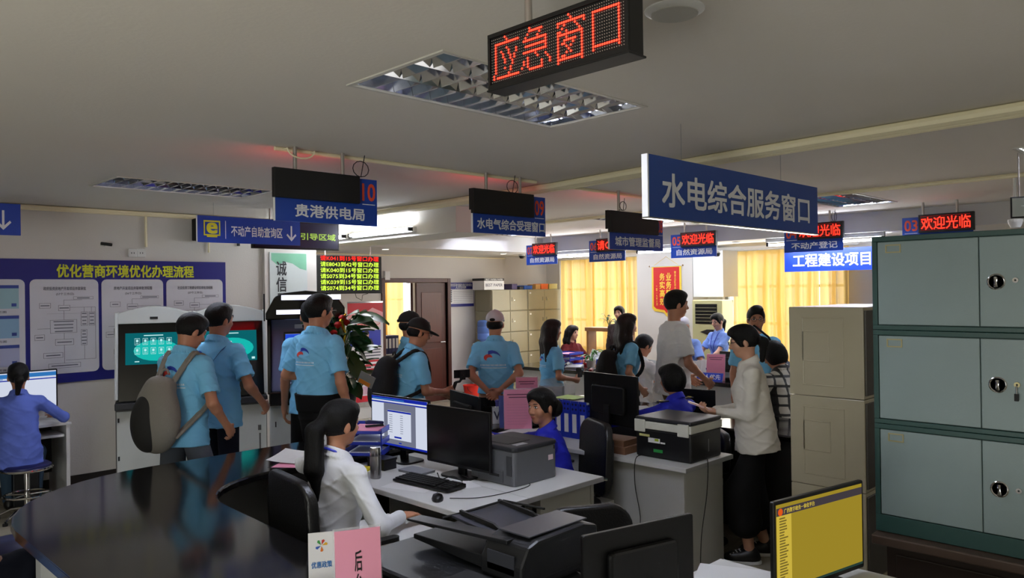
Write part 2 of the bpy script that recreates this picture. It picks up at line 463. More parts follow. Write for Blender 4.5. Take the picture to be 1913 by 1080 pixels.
# ------------------------------------------------------------------ ceiling lights
tube_m = E('tube_lit', (236, 240, 255), 34, True)
tube_dim = E('tube_lit_dim', (236, 240, 255), 5, True)
def grille_light(x, y, label, on):
    t = thing('ceiling_light', label, 'ceiling light', (x, y, CEIL), 0, 'recessed louvred ceiling lights')
    h = MB(); hh = .11
    h.box(0, FW, 0, FD, hh, hh + .01).box(-.0, .012, 0, FD, 0, hh).box(FW - .012, FW, 0, FD, 0, hh).box(.012, FW - .012, 0, .012, 0, hh).box(.012, FW - .012, FD - .012, FD, 0, hh)
    h.build('housing', alu, t)
    r = MB(); r.box(-.02, FW + .02, -.02, .0, -.006, .0).box(-.02, FW + .02, FD, FD + .02, -.006, .0).box(-.02, 0, 0, FD, -.006, 0).box(FW, FW + .02, 0, FD, -.006, 0)
    r.build('rim', M('light_rim', (190, 186, 176), .5), t)
    for k in range(3):
        yy = FD * (k + .5) / 3
        MB().tube([(.03, yy, .072), (FW - .03, yy, .072)], .013, 8).build('tube', tube_m if on else tube_dim, t)
        # curved reflector behind each tube
        rf = MB()
        for q in range(6):
            a0 = PI * (q / 6); a1 = PI * ((q + 1) / 6); R_ = .085
            rf.face([(.013, yy + R_ * math.cos(a0), .045 + .06 * math.sin(a0)), (FW - .013, yy + R_ * math.cos(a0), .045 + .06 * math.sin(a0)), (FW - .013, yy + R_ * math.cos(a1), .045 + .06 * math.sin(a1)), (.013, yy + R_ * math.cos(a1), .045 + .06 * math.sin(a1))])
        rf.build('reflector', alu, t)
    for k in (1, 2):
        yy = FD * k / 3
        MB().prism([(yy - .018, .05), (yy - .001, .002), (yy + .001, .002), (yy + .018, .05)], .012, FW - .012, 'x').build('louver_rail', alu, t)
    bl = None
    for k in range(1, 12):
        for q in range(3):
            if bl is None:
                bl = MB().prism([(-.011, .048), (-.001, .001), (.001, .001), (.011, .048)], .014 - .1, .186 - .1, 'x').build('louver_blade', alu, t)
                bl.rotation_euler = (0, 0, PI / 2); b = bl
            else:
                b = bl.copy(); C.objects.link(b)
            b.location = (FW * k / 12, FD * (q + .5) / 3, 0)
    return t
labs = ['large louvred ceiling light right behind the red LED display', 'louvred ceiling light above the left wall display board', 'louvred ceiling light beside the end of the large blue hanging sign', 'louvred ceiling light seen edge-on behind sign 08', 'small louvred ceiling light far back beside sign 09', 'louvred ceiling light cut off by the right edge above the cabinets']
for (x, y), lb, on in zip(fixtures, labs, (1, 1, 1, 1, 1, 1)): grille_light(x, y, lb, on)

def tube_light(loc, rz, label, L=1.2, under=False):
    t = thing('fluorescent_tube_light', label, 'tube light', loc, rz, 'bare fluorescent tube lights')
    if under: t.rotation_euler = (PI / 2, 0, rz)
    B(-L / 2, L / 2, .0, .05, -.03, .03).build('batten', whitep, t, bevel=.005)
    MB().tube([(-L / 2 + .03, -.035, 0), (L / 2 - .03, -.035, 0)], .014, 10).build('tube', E('bare_tube', (236, 242, 255), 62, True), t)
    for s in (-1, 1): B(s * (L / 2 - .02) - .015, s * (L / 2 - .02) + .015, -.05, 0, -.02, .02).build('end_cap', blackm, t)
tube_light((5.10, 7.2, 2.54), -PI / 2, 'glowing tube on the ceiling beam right beneath the sign numbered 10')
tube_light((5.10, 8.5, 2.54), -PI / 2, 'glowing tube on the ceiling beam behind the dark hanging screen')
tube_light((9.6, 8.05, 2.448), -PI / 2, 'glowing tube above left curtain beside hanging sign 07', 1.2, True)
tube_light((9.6, 6.3, 2.448), -PI / 2, 'glowing tube between signs 08 and 05', 1.2, True)
tube_light((9.6, 4.05, 2.448), -PI / 2, 'glowing tube above the far right curtain beside sign 04', 1.5, True)

def disc(px, py, z, r, label, mat=None, p=None):
    p = p or PZ(px, py, z); t = thing('ceiling_speaker' if r > .07 else 'downlight', label, 'ceiling speaker' if r > .07 else 'downlight', p)
    MB().lathe([(0, -.012), (r * .8, -.014), (r, -.004), (r, 0), (0, 0)], 28).build('rim', whitep, t, smooth=True)
    MB().lathe([(0, -.017), (r * .78, -.017), (r * .78, -.013)], 24).build('grille', mat or M('speaker_grille', (190, 188, 180), .8, bump=.5, bscale=300), t)
disc(1260, 18, CEIL, .095, 'round white ceiling speaker above the blue hanging sign')
q = PX(1375, 447, 9.8); disc(0, 0, 0, .06, 'round white downlight over the right yellow curtain', E('downlight_on', (255, 250, 235), 3), Vector((9.8, q.y, 2.499)))
q = PY(940, 466, 9.1); disc(0, 0, 0, .06, 'round downlight above the lockers left of sign 07', E('downlight_on', (255, 250, 235), 3), Vector((q.x, 9.1, 2.489)))
q = PY(720, 455, 9.0); disc(0, 0, 0, .06, 'round downlight above the back office door', E('downlight_on', (255, 250, 235), 3), Vector((q.x, 9.0, 2.489)))
disc(833, 427, CEIL, .09, 'flat round ceiling speaker left of sign 09')

# ------------------------------------------------------------------ cream conduits on the ceiling
def pipe(pts, r, label, cat='conduit', name='conduit', mat=cream, group='cream cable conduits on the ceiling'):
    o = MB().tube(pts, r, 8).build(name, mat, smooth=True); tag(o, label, cat, group); return o
z = CEIL - .022
for k, (dx, r, zz) in enumerate(((0, .028, -.008), (.12, .022, -.002), (.205, .02, .0), (.262, .014, .004))):
    pipe([(4.28 + dx, -.5, z + zz), (4.5 + dx, 2.6, z + zz), (4.68 + dx, 4.2, z + zz), (4.8 + dx, 8.3, z + zz)], r, ['thick cream conduit, nearest of the bundle crossing the ceiling', 'cream conduit second of the bundle crossing the ceiling', 'thin cream conduit third of the bundle crossing the ceiling', 'thin cream conduit farthest of the bundle crossing the ceiling'][k])
pipe([(7.17, -.5, CEIL - .021), (7.17, 4.0, CEIL - .021), (7.2, 8.7, CEIL - .021)], .018, 'single thin cream conduit crossing the ceiling beyond the large blue sign')
pipe([(2.24, 4.23, CEIL - .014), (4.5, 4.21, CEIL - .014)], .013, 'thin cream conduit along the ceiling above signs 10 and 09')
pipe([(5.0, 4.23, CEIL - .014), (6.4, 4.28, CEIL - .014)], .013, 'thin cream conduit along the ceiling above sign 08')
pipe([(-2, YL - .03, CEIL - .03), (XC, YL - .03, CEIL - .03)], .022, 'cream conduit along the top of the left wall')
pipe([(-2, YL - .08, CEIL - .02), (XC + .6, YL - .08, CEIL - .02)], .014, 'thin cream conduit on the ceiling beside the left wall')
pipe([(2.28, 4.2, CEIL - .02)] + [(2.28 + .09 * (1 - math.cos(t)) - .0, 4.2 - .05, CEIL - .02 - .05 * math.sin(t)) for t in [PI * k / 10 for k in range(11)]] + [(2.47, 4.2, CEIL - .02)], .005, 'loose cream cable loop at the poles of sign 10')
pipe([(5.3, YW - .02, 2.46), (7.1, YW - .02, 2.46), (9.9, YW - .02, 2.46)], .01, 'thin cream conduit along the top of the door wall')
pipe([(3.63, YL - .02, CEIL - .05), (3.63, YL - .02, 2.33)], .012, 'vertical cream conduit down the left wall behind the blue e sign')
o = PY(272, 405, YL - .01); pipe([(o.x, YL - .012, 2.70), (o.x, YL - .012, 2.37)], .014, 'vertical white trunking above the wall sockets')

# ------------------------------------------------------------------ hanging signs
led_red = E('led_red', (255, 40, 26), 3.8)
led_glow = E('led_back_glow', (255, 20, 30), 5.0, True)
led_box = M('led_box_black', (9, 9, 10), .5)
pole_m = M('sign_pole', (188, 182, 176), .3, .8)
def desk_sign(name_txt, num, x0, x1, ztop, zbot, label, facing, at, w_txt, ledw=.79, glow=True):
    """blue counter sign; back view (facing 'back': black LED box seen from behind) or front view with red letters"""
    Wd = x1 - x0; Hh = ztop - zbot
    if facing == 'back': t = thing('counter_sign', label, 'hanging sign', (x0, at, zbot), 0, 'numbered blue counter signs')
    else: t = thing('counter_sign', label, 'hanging sign', (at, x1, zbot), -PI / 2, 'numbered blue counter signs')
    B(0, Wd, 0, .012, 0, Hh).build('panel', blue_s, t)
    B(-.004, 0, -.002, .014, 0, Hh * .55).build('edge_strip', sign_edge, t)
    if facing == 'back':
        B(-.02, Wd * ledw, -.035, -.001, Hh * .45, Hh * 1.03).build('led_box', led_box, t, bevel=.003)
        nx, nw = Wd * (ledw + 1.03) / 2, Wd * (1 - ledw) * .64
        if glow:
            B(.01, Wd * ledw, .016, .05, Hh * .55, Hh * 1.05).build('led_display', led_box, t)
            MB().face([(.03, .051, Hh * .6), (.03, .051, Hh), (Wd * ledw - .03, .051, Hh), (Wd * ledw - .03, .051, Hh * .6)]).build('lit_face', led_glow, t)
    else:
        B(Wd * (1 - ledw), Wd + .02, -.05, -.001, Hh * .45, Hh * 1.06).build('led_box', led_box, t, bevel=.003)
        text(t, 'lit_letters', '欢迎光临' if num != '06' else '请G039', Wd * ledw * .93, Hh * .42, Wd * (1 - ledw) + Wd * ledw * .52, Hh * .755, -.052, led_red, .006)
        dots = MB()
        nx_ = 64 // 2; 
        for i in range(nx_):
            for j in range(8):
                cx = Wd * (1 - ledw) + .02 + (Wd * ledw - .03) * (i + .5) / nx_; cz = Hh * .5 + Hh * .52 * (j + .5) / 8
                dots.face([(cx - .003, -.0512, cz - .003), (cx + .003, -.0512, cz - .003), (cx + .003, -.0512, cz + .003), (cx - .003, -.0512, cz + .003)])
        dots.build('led_dots', E('led_dot_faint', (255, 20, 20), .55), t)['kind'] = 'stuff'
        nx, nw = Wd * (1 - ledw) / 2, Wd * (1 - ledw) * .72
    text(t, 'number', num, nw, Hh * .36, nx, Hh * .72, -.0015, orange_n, .02, res=3)
    B(nx - nw / 2, nx + nw / 2, -.002, 0, Hh * .45, Hh * .465).build('underline', sign_white, t)
    text(t, 'lettering', name_txt, Wd * w_txt, Hh * .25, Wd * .52, Hh * .23, -.0015, sign_white, .022)
    for q in (.2, .66) if facing == 'back' else (.3, .78):
        MB().tube([(Wd * q, .02, Hh * .9), (Wd * q, .02, CEIL - zbot)], .013, 10).build('pole', pole_m, t, smooth=True)
    return t
desk_sign('贵港供电局', '10', 2.195, 2.915, 2.587, 2.286, 'blue hanging sign numbered 10 with black LED box, beside man at kiosk', 'back', 4.15, .68)
desk_sign('水电气综合受理窗口', '09', 3.755, 4.54, 2.597, 2.285, 'blue hanging sign numbered 09 with nine white characters', 'back', 4.15, .93)
desk_sign('城市管理监督局', '08', 5.37, 6.2, 2.54, 2.21, 'blue hanging sign numbered 08 just left of the largest blue sign', 'back', 4.15, .84, .86)
for num, ya, yb_, nm, lb in (('07', 7.9, 8.56, '自然资源局', 'small blue sign 07 with red LED welcome, above the lockers end'), ('06', 6.6, 7.26, '自然资源局', 'blue sign 06 with red LED text partly hidden behind sign 08'),
                         ('05', 5.14, 5.83, '自然资源局', 'blue sign 05 with red LED welcome above the red pennant'), ('04', 3.52, 4.22, '不动产登记', 'blue sign 04 with red LED welcome under the largest sign'),
                         ('03', 2.2, 2.88, '不动产登记', 'blue sign 03 with red LED welcome above the green filing cabinets')):
    desk_sign(nm, num, ya, yb_, 2.585, 2.27, lb, 'front', 8.9, .78, .74)
def cable_loop(p, label, s=1.0):
    pts = [p + Vector((.06 * s * math.sin(t) , 0, .05 * s * (1 - math.cos(t)))) for t in [2 * PI * k / 12 for k in range(13)]]
    o = MB().tube([p + Vector((-.08 * s, 0, .0))] + pts + [p + Vector((.03 * s, 0, .14 * s))], .003, 5).build('cable', blackm); tag(o, label, 'cable', 'loose black sign cables')
cable_loop(Vector((2.78, 4.13, 2.595)), 'loose black cable loop on top of sign 10')
cable_loop(Vector((4.15, 4.13, 2.60)), 'short black cable on top of sign 09')
cable_loop(Vector((5.55, 4.13, 2.56)), 'thin black cable on top of sign 08', .8)
cable_loop(Vector((8.86, 3.6, 2.60)), 'black cable loop above sign 04', 1.2)

# largest sign
t = thing('hanging_sign', 'largest blue hanging sign with eight white characters and white edge', 'hanging sign', (3.24, 2.25, 2.22))
BW = 2.02
B(0, BW, 0, .03, 0, .32).build('panel', M('sign_blue_big', (34, 72, 150), .38), t)
B(-.012, -.001, -.003, .033, 0, .32).build('edge_strip', M('big_edge_white', (250, 250, 250), .3), t)  # whiter than the smaller signs' edge strips
B(-.012, BW, -.004, .034, -.008, -.001).build('bottom_trim', alu, t)
text(t, 'lettering', '水电综合服务窗口', 1.76, .175, 1.0, .15, -.002, sign_white, .02)
for q in (.33, 1.5): MB().tube([(q, .015, .32), (q, .015, CEIL - 2.22)], .0016, 4).build('wire', steel, t)

def plain_sign(label, x0, x1, y, z0, z1, txt, tw, arrow=None, logo=False, cx=.5):
    Wd, Hh = x1 - x0, z1 - z0
    t = thing('hanging_sign', label, 'hanging sign', (x0, y, z0), 0)
    B(0, Wd, 0, .015, 0, Hh).build('panel', blue_s, t); B(-.006, -.0005, -.002, .017, 0, Hh).build('edge_strip', sign_edge, t)
    if txt: text(t, 'lettering', txt, tw, Hh * .4, cx * Wd, Hh * .47, -.0015, sign_white, .02)
    if arrow is not None:
        a = MB(); a.box(arrow - .008, arrow + .008, -.002, 0, Hh * .2, Hh * .78)
        a.prism([(arrow, Hh * .16), (arrow + .055, Hh * .4), (arrow + .045, Hh * .46), (arrow, Hh * .27), (arrow - .045, Hh * .46), (arrow - .055, Hh * .4)], -.003, -.0005, 'y')
        a.build('arrow', sign_white, t)
    if logo:
        yl = M('sign_yellow', (214, 204, 40), .5)
        l_ = MB(); cx_ = .14; 
        for a_ in ((cx_ - .08, cx_ + .08, .195, .21), (cx_ - .08, cx_ + .08, .065, .078), (cx_ - .08, cx_ - .068, .078, .195), (cx_ + .068, cx_ + .08, .078, .195), (cx_ - .05, cx_ + .05, .05, .066)):
            l_.box(a_[0], a_[1], -.002, 0, a_[2], a_[3])
        l_.build('logo_frame', yl, t); text(t, 'logo_letter', 'e', .095, .095, cx_, .137, -.002, yl, .03, res=4)
        B(.27, .276, -.002, 0, .04, Hh - .04).build('divider', sign_white, t)
    for q in (.15, .85): MB().tube([(Wd * q, .008, Hh), (Wd * q, .008, CEIL - z0)], .0016, 4).build('wire', steel, t)
    return t
plain_sign('blue hanging sign with yellow e logo and white down arrow', 3.0, 4.07, 7.17, 2.357, 2.61, '不动产自助查询区', .54, .97, True, .56)
plain_sign('blue hanging sign with white down arrow cut off by the left edge', .5, 1.57, 7.17, 2.357, 2.61, '办理区', .4, .95, False, .4)
t = thing('hanging_sign', 'bright blue banner sign with white characters under sign 04', 'hanging sign', (9.95, 4.72, 2.06), -PI / 2)
B(0, 1.95, 0, .02, 0, .29).build('panel', M('sign_blue_bright', (22, 60, 178), .4), t)
text(t, 'lettering', '工程建设项目并联审批', 1.72, .17, .98, .145, -.002, sign_white, .022)
for q in (.3, 1.6): MB().tube([(q, .01, .29), (q, .01, CEIL - 2.06)], .0016, 4).build('wire', steel, t)
# dark hanging screen
t = thing('hanging_screen', 'dark navy hanging screen with green characters behind sign 10', 'screen', (3.62, 7.3, 2.325), 0)
B(0, 1.0, 0, .06, 0, .30).build('casing', black_m, t, bevel=.006)
B(.02, .98, -.003, -.0005, .02, .28).build('display', M('screen_navy', (14, 16, 52), .3), t)
text(t, 'lettering', '引导区域', .42, .07, .74, .14, -.004, M('screen_green', (150, 180, 70), .5, emit=(150, 190, 60), es=.3), .02)
for q in (.2, .8): MB().tube([(q, .03, .3), (q, .03, CEIL - 2.325)], .01, 8).build('pole', pole_m, t)

# red LED display near the camera
glyph = {
'应': "0000000100000000/0000000010000000/0011111111111110/0010000000000000/0010000010000000/0010010001000100/0010001001000100/0010001000101000/0010000100101000/0010000100010000/0010000000010000/0010000100100000/0010000000100000/0100000001000000/0101111111111110/0000000000000000",
'急': "0000100000000000/0000111111100000/0001000001000000/0010000010000000/0111111111111000/0000000000001000/0011111111111000/0000000000001000/0111111111111000/0000000100000000/0001000010001000/0101000000000100/0101000000100010/1001000000100010/0000111111100000/0000000000000000",
'窗': "0000000100000000/0000000010000000/0011111111111110/0010010000100010/0000100000010000/0011001000001000/0011111111111100/0010001000000100/0010011111100100/0010110001000100/0010001010000100/0010000100000100/0010001010000100/0010110000000100/0011111111111100/0010000000000100",
'口': "0000000000000000/0000000000000000/0011111111111100/0010000000000100/0010000000000100/0010000000000100/0010000000000100/0010000000000100/0010000000000100/0010000000000100/0010000000000100/0010000000000100/0010000000000100/0011111111111100/0010000000000100/0000000000000000"}
t = thing('led_display', 'red LED display reading four characters, hanging nearest the camera', 'LED sign', (1.52, 1.60, 2.43), -PI / 2)
LW, LH = .495, .158
B(0, LW, 0, .06, 0, LH).build('casing', led_box, t, bevel=.003)
fr = MB(); fr.box(0, LW, -.006, 0, 0, .012).box(0, LW, -.006, 0, LH - .012, LH).box(0, .009, -.006, 0, .012, LH - .012).box(LW - .009, LW, -.006, 0, .012, LH - .012)
fr.build('frame', led_box, t, bevel=.001)
B(-.004, LW + .004, -.008, .066, -.006, 0).build('bottom_rail', led_box, t, bevel=.002)
lit = MB(); off = MB()
pw, ph = (LW - .022) / 64, (LH - .03) / 16
for c_i, ch in enumerate('应急窗口'):
    rows = glyph[ch].split('/')
    for r_ in range(16):
        for c_ in range(16):
            cx = .011 + pw * (c_i * 16 + c_ + .5); cz = LH - .015 - ph * (r_ + .5); on = rows[r_][c_] == '1'
            R_ = .0033 if on else .0014
            (lit if on else off).face([(cx + R_ * math.cos(a), -.002, cz + R_ * math.sin(a)) for a in [PI * q / 4 for q in range(8)]])
o = lit.build('lit_dots', E('led_dot_lit', (255, 44, 28), 7), t); o['kind'] = 'stuff'
o = off.build('unlit_dots', M('led_dot_off', (190, 170, 160), .5), t); o['kind'] = 'stuff'
MB().tube([(.13, .03, LH), (.13, .03, CEIL - 2.43)], .011, 12).build('pole', pole_m, t, smooth=True)
MB().tube([(.40, .03, LH), (.40, .03, CEIL - 2.43)], .011, 12).build('pole', pole_m, t, smooth=True)

# exit lamp box by the right edge
p = PD(1888, 408, 5.2)
t = thing('exit_lamp_box', 'grey panel lamp in black frame hanging at the right edge', 'emergency sign', p, -PI / 2 + .25)
B(0, .36, 0, .03, 0, .145).build('frame', blackm, t, bevel=.004); B(.01, .35, -.003, -.0005, .01, .135).build('panel', M('exit_panel', (120, 122, 110), .4), t)
text(t, 'arrow_mark', '←', .2, .03, .16, .08, -.0045, M('exit_mark', (165, 168, 155), .5), .01)
for q in (.05, .3): MB().tube([(q, .015, .145), (q, .015, CEIL - p.z)], .006, 6).build('pole', pole_m, t)
# small security cameras
for (px, py, d, lb) in ((975, 478, 12.6, 'small black dome camera left of sign 07'), (1339, 473, 10.9, 'tiny black camera on the board right of sign 05'), (1897, 415, 6.2, 'white security camera beneath the lamp box at right edge')):
    p = PD(px, py, d) if d < 8 else (PY(px, py, 9.3) if px < 1000 else PX(px, py, 9.6)); t = thing('security_camera', lb, 'camera', p)
    MB().lathe([(.0, -.05), (.035, -.045), (.05, -.01), (.05, .0)], 16).build('dome', blackm if 'black' in lb else whitep, t, smooth=True)
    topz = ((2.49 if px < 1000 else 2.5) if d > 8 else CEIL) - p.z
    MB().lathe([(.05, 0), (.055, .0), (.055, .02), (.012, .03), (.012, max(topz, .04))], 16).build('mount', whitep, t)

# ------------------------------------------------------------------ left wall
zt = PY(0, 483, YL).z; zb_ = PY(150, 712, YL).z
xb1 = PY(421, 600, YL).x; xb0 = -1.6
t = thing('wall_board', 'large navy blue display board with yellow title on left wall', 'display board', (xb0, YL - .02, zb_))
BWd, BHt = xb1 - xb0, zt - zb_
navy = M('board_navy', (18, 22, 118), .45); B(0, BWd, 0, .02, 0, BHt).build('board', navy, t)
yel = M('board_yellow', (206, 212, 38), .5)
xa = PY(105, 505, YL).x - xb0; xz = PY(360, 508, YL).x - xb0; zc = PY(232, 507, YL).z - zb_
text(t, 'lettering', '优化营商环境优化办理流程', xz - xa, .125, (xa + xz) / 2, zc, -.002, yel, .03)
ink = M('ink_grey', (62, 64, 78), .7); inkr = M('ink_red', (150, 60, 60), .7); panel_m = M('board_panel', (206, 206, 214), .5)
def flow(parent, x0, x1, z0, z1, seed, title):
    rnd = random.Random(seed); W_ = x1 - x0; Hh = z1 - z0; cx = (x0 + x1) / 2
    p = MB().prism(rrect(W_, Hh, .05, 4, cx, (z0 + z1) / 2), -.004, 0, 'y').build('panel', panel_m, parent)
    text(p, 'title', title[0], W_ * .62, .035, cx, z1 - .09, -.0055, ink, .01)
    text(p, 'title', title[1], W_ * .26, .028, cx, z1 - .145, -.0055, ink, .01)
    m = MB(); t_ = MB()
    def rect(a, b, c, d, th=.0022):
        for q in ((a, b, c, c + th), (a, b, d - th, d), (a, a + th, c, d), (b - th, b, c, d)): m.box(q[0], q[1], -.0055, -.0045, q[2], q[3])
        n_ = max(1, int((d - c) / .03))
        for k in range(n_):
            zz = c + (k + .5) * (d - c) / n_; hw = (b - a) * rnd.uniform(.3, .42); t_.box((a + b) / 2 - hw, (a + b) / 2 + hw, -.0055, -.0045, zz - .005, zz + .005)
    def fx(u): return x0 + W_ * u
    def fz(v): return z1 - Hh * v
    rect(fx(.62), fx(.92), fz(.215), fz(.185)); rect(fx(.4), fx(.57), fz(.335), fz(.275)); rect(fx(.13), fx(.29), fz(.305), fz(.25))
    rect(fx(.28), fx(.67), fz(.57), fz(.43)); rect(fx(.35), fx(.62), fz(.7), fz(.635)); rect(fx(.73), fx(.83), fz(.5), fz(.35)); rect(fx(.85), fx(.94), fz(.5), fz(.35))
    rect(fx(.73), fx(.82), fz(.71), fz(.54)); rect(fx(.18), fx(.46), fz(.83), fz(.775)); rect(fx(.25), fx(.72), fz(.94), fz(.89)); rect(fx(.06), fx(.2), fz(.64), fz(.58))
    for k in range(24): m.box(fx(.24) + k * W_ * .02, fx(.24) + k * W_ * .02 + .006, -.0055, -.0045, fz(.365), fz(.363))
    for (u, a, b) in ((.48, .22, .275), (.48, .335, .43), (.48, .57, .635), (.48, .7, .89), (.78, .3, .35), (.89, .3, .35), (.95, .3, .86), (.78, .71, .86)): m.box(fx(u) - .0012, fx(u) + .0012, -.0055, -.0045, fz(b), fz(a))
    for (v, a, b) in ((.22, .48, .75), (.3, .57, .95), (.86, .5, .95), (.52, .1, .28)): m.box(fx(a), fx(b), -.0055, -.0045, fz(v) - .0012, fz(v) + .0012)
    m.build('chart_lines', ink, p); t_.build('print_lines', M('ink_pale', (112, 114, 126), .7), p)
ztp = PY(100, 522, YL).z - zb_; zbp = .09
e_ = [PY(px, 600, YL).x - xb0 for px in (55, 183, 189, 304, 310, 415)]
flow(t, e_[0], e_[1], zbp, ztp, 1, ('政府投资房地产开发项目并联审批', '(57个工作日)'))
flow(t, e_[2], e_[3], zbp, ztp, 2, ('房地产开发项目并联审批流程图', '(56个工作日)'))
flow(t, e_[4], e_[5], zbp, ztp, 3, ('社会投资工程建设项目审批流程图', '(27个工作日)'))
# screenshot panel at the left
p = MB().prism(rrect(1.1, ztp - zbp, .05, 4, e_[0] - .04 - .55, (ztp + zbp) / 2), -.004, 0, 'y').build('panel', panel_m, t)
for k, (a, b) in enumerate(((.06, .30), (.37, .60), (.67, .89))):
    cm = M('shot_blue_%d' % k, ((150, 186, 196), (138, 176, 206), (170, 174, 206))[k], .5)
    x1_ = e_[0] - .09; hh = ztp - zbp
    f_ = B(x1_ - .9, x1_, -.006, -.0045, ztp - hh * b, ztp - hh * a).build('screenshot', cm, p)
    l_ = MB(); rnd = random.Random(k)
    for q in range(8): zz = ztp - hh * (a + (b - a) * (q + 1) / 10); l_.box(x1_ - .5, x1_ - .5 + rnd.uniform(.1, .35), -.0068, -.0062, zz, zz + .008)
    l_.box(x1_ - .06, x1_ - .02, -.0068, -.0062, ztp - hh * b + .02, ztp - hh * b + .05).box(x1_ - .7, x1_ - .0, -.0068, -.0062, ztp - hh * a - .03, ztp - hh * a)
    l_.build('print_lines', M('shot_ink', (50, 70, 150), .6), f_)
    text(p, 'caption', '登录办理系统页面', .3, .022, x1_ - .25, ztp - hh * b - .03, -.0055, ink, .01)
for px, lb in ((247, 'left white wall socket above the navy display board'), (263, 'right white wall socket under the white trunking')):
    q = PY(px, 473, YL); t = thing('wall_socket', lb, 'socket', (q.x, YL - .02, q.z), 0, 'white wall sockets')
    B(-.043, .043, 0, .02, -.043, .043).build('plate', whitep, t, bevel=.006)
    for dx in (-.012, .012): B(dx - .003, dx + .003, -.001, 0, -.008, .008).build('slot', blackm, t)
q = PY(187, 458, YL); t = thing('wall_camera', 'small black bullet camera on bracket above display board', 'camera', (q.x, YL - .02, q.z), .3)
MB().tube([(0, 0, 0), (0, -.08, -.01)], .008).build('bracket', whitep, t); MB().tube([(-.05, -.08, .01), (.05, -.1, .0)], .016, 10).build('body', blackm, t, smooth=True)
q = PY(368, 430, YL); o = B(-.06, .06, -.12, 0, -.12, .12).build('wall_speaker', blackm, bevel=.008); o.location = (q.x, YL - .002, q.z); tag(o, 'black box loudspeaker high on left wall behind e sign', 'speaker')
q = PY(443, 455, YL); t = thing('hanging_plug', 'dangling grey plug on short cord high on left wall', 'plug', (q.x, YL - .03, q.z))
MB().tube([(0, 0, 0), (0, 0, .17), (.0, .02, .2)], .004).build('cord', dgrey, t); B(-.014, .014, -.014, .014, -.03, 0).build('plug_body', dgrey, t, bevel=.004)

# pillar carrying the calligraphy banner
wallbox('wall_pillar', XC + .121, 4.95, 8.34, YW - .002)
a, b = PY(504, 480, 8.32), PY(575, 560, 8.32)
wb = b.x - a.x
t = thing('calligraphy_banner', 'white and green calligraphy banner on the pillar behind tall black kiosk', 'banner', (a.x, 8.325, 1.1))
gm = M('banner_paper', (196, 204, 202), .7, noise=.12, nscale=2)
B(0, wb, 0, .01, 0, 1.25).build('sheet', gm, t)
MB().prism([(.02, 1.24), (wb - .01, 1.24), (wb - .01, 1.04), (wb * .8, 1.06), (wb * .6, 1.12), (wb * .4, 1.14), (wb * .2, 1.1), (.02, 1.16)], -.001, -.0002, 'y').build('green_wash', M('wash_green', (120, 180, 150), .8, noise=.3, nscale=4), t)
text(t, 'lettering', '诚信是做人', .13, .95, wb * .3, .68, -.002, M('ink_black', (20, 24, 24), .6), .02, vertical=True)
# LED queue board
pl, pr = PY(592, 510, 8.5), PY(713, 510, 8.5)
wq = (pr - pl).length; zq = 1.85; hq = .49
t = thing('queue_led_board', 'black LED queue board with one red and five green lines', 'LED board', (pl.x, pl.y, zq))
B(0, wq, 0, .08, 0, hq).build('casing', led_box, t, bevel=.004)
lg = E('led_green', (206, 255, 70), 1.6); lr = E('led_red_soft', (255, 40, 30), 2.2)
rows = ['请K041到15号窗口办理', '请E8043到42号窗口办理', '请K040到15号窗口办理', '请S075到34号窗口办理', '请K039到15号窗口办理', '请S074到34号窗口办理']
for k, r_ in enumerate(rows): text(t, 'lit_line', r_, wq * .9, hq * .128, wq * .5, hq * (.93 - .155 * k), -.002, lr if k == 0 else lg, .004)
for q in (.15, .85): MB().tube([(wq * q, .04, hq), (wq * q, .04, 2.47 - zq)], .008).build('pole', pole_m, t)
MB().tube([(wq * .6, .04, 0), (wq * .62, .05, -.05), (wq * .7, .04, -.09), (wq * .72, .05, -.02), (wq * .8, .04, 0)], .004, 5).build('cable', blackm, t)

# door wall notice board, switch
a, b = PY(836, 528, YW - .01), PY(885, 572, YW - .01)
t = thing('notice_board', 'blue and white notice board between the door and lockers', 'notice board', (a.x, YW - .015, b.z))
W_, Hh = b.x - a.x, a.z - b.z
B(0, W_, 0, .012, 0, Hh).build('board', navy, t); B(.01, W_ - .01, -.002, 0, Hh * .12, Hh * .72).build('sheet', paper, t)
text(t, 'title', '港北区政务服务局行政审批', W_ * .85, .05, W_ / 2, Hh * .9, -.002, sign_white, .01); text(t, 'title', '人员去向牌', W_ * .4, .05, W_ / 2, Hh * .8, -.002, sign_white, .01)
l_ = MB()
for k in range(7): l_.box(W_ * .2, W_ * .95, -.003, -.0022, Hh * (.18 + .075 * k), Hh * (.18 + .075 * k) + .004); l_.box(W_ * .05, W_ * .15, -.003, -.0022, Hh * (.19 + .075 * k), Hh * (.19 + .075 * k) + .02)
l_.build('print_lines', ink, t)
q = PY(722, 515, YW); o = B(-.05, .05, -.03, 0, -.07, .07).build('door_closer_box', whitep, bevel=.004); o.location = (q.x, YW - .001, q.z); tag(o, 'small white junction box above the brown door frame', 'box')
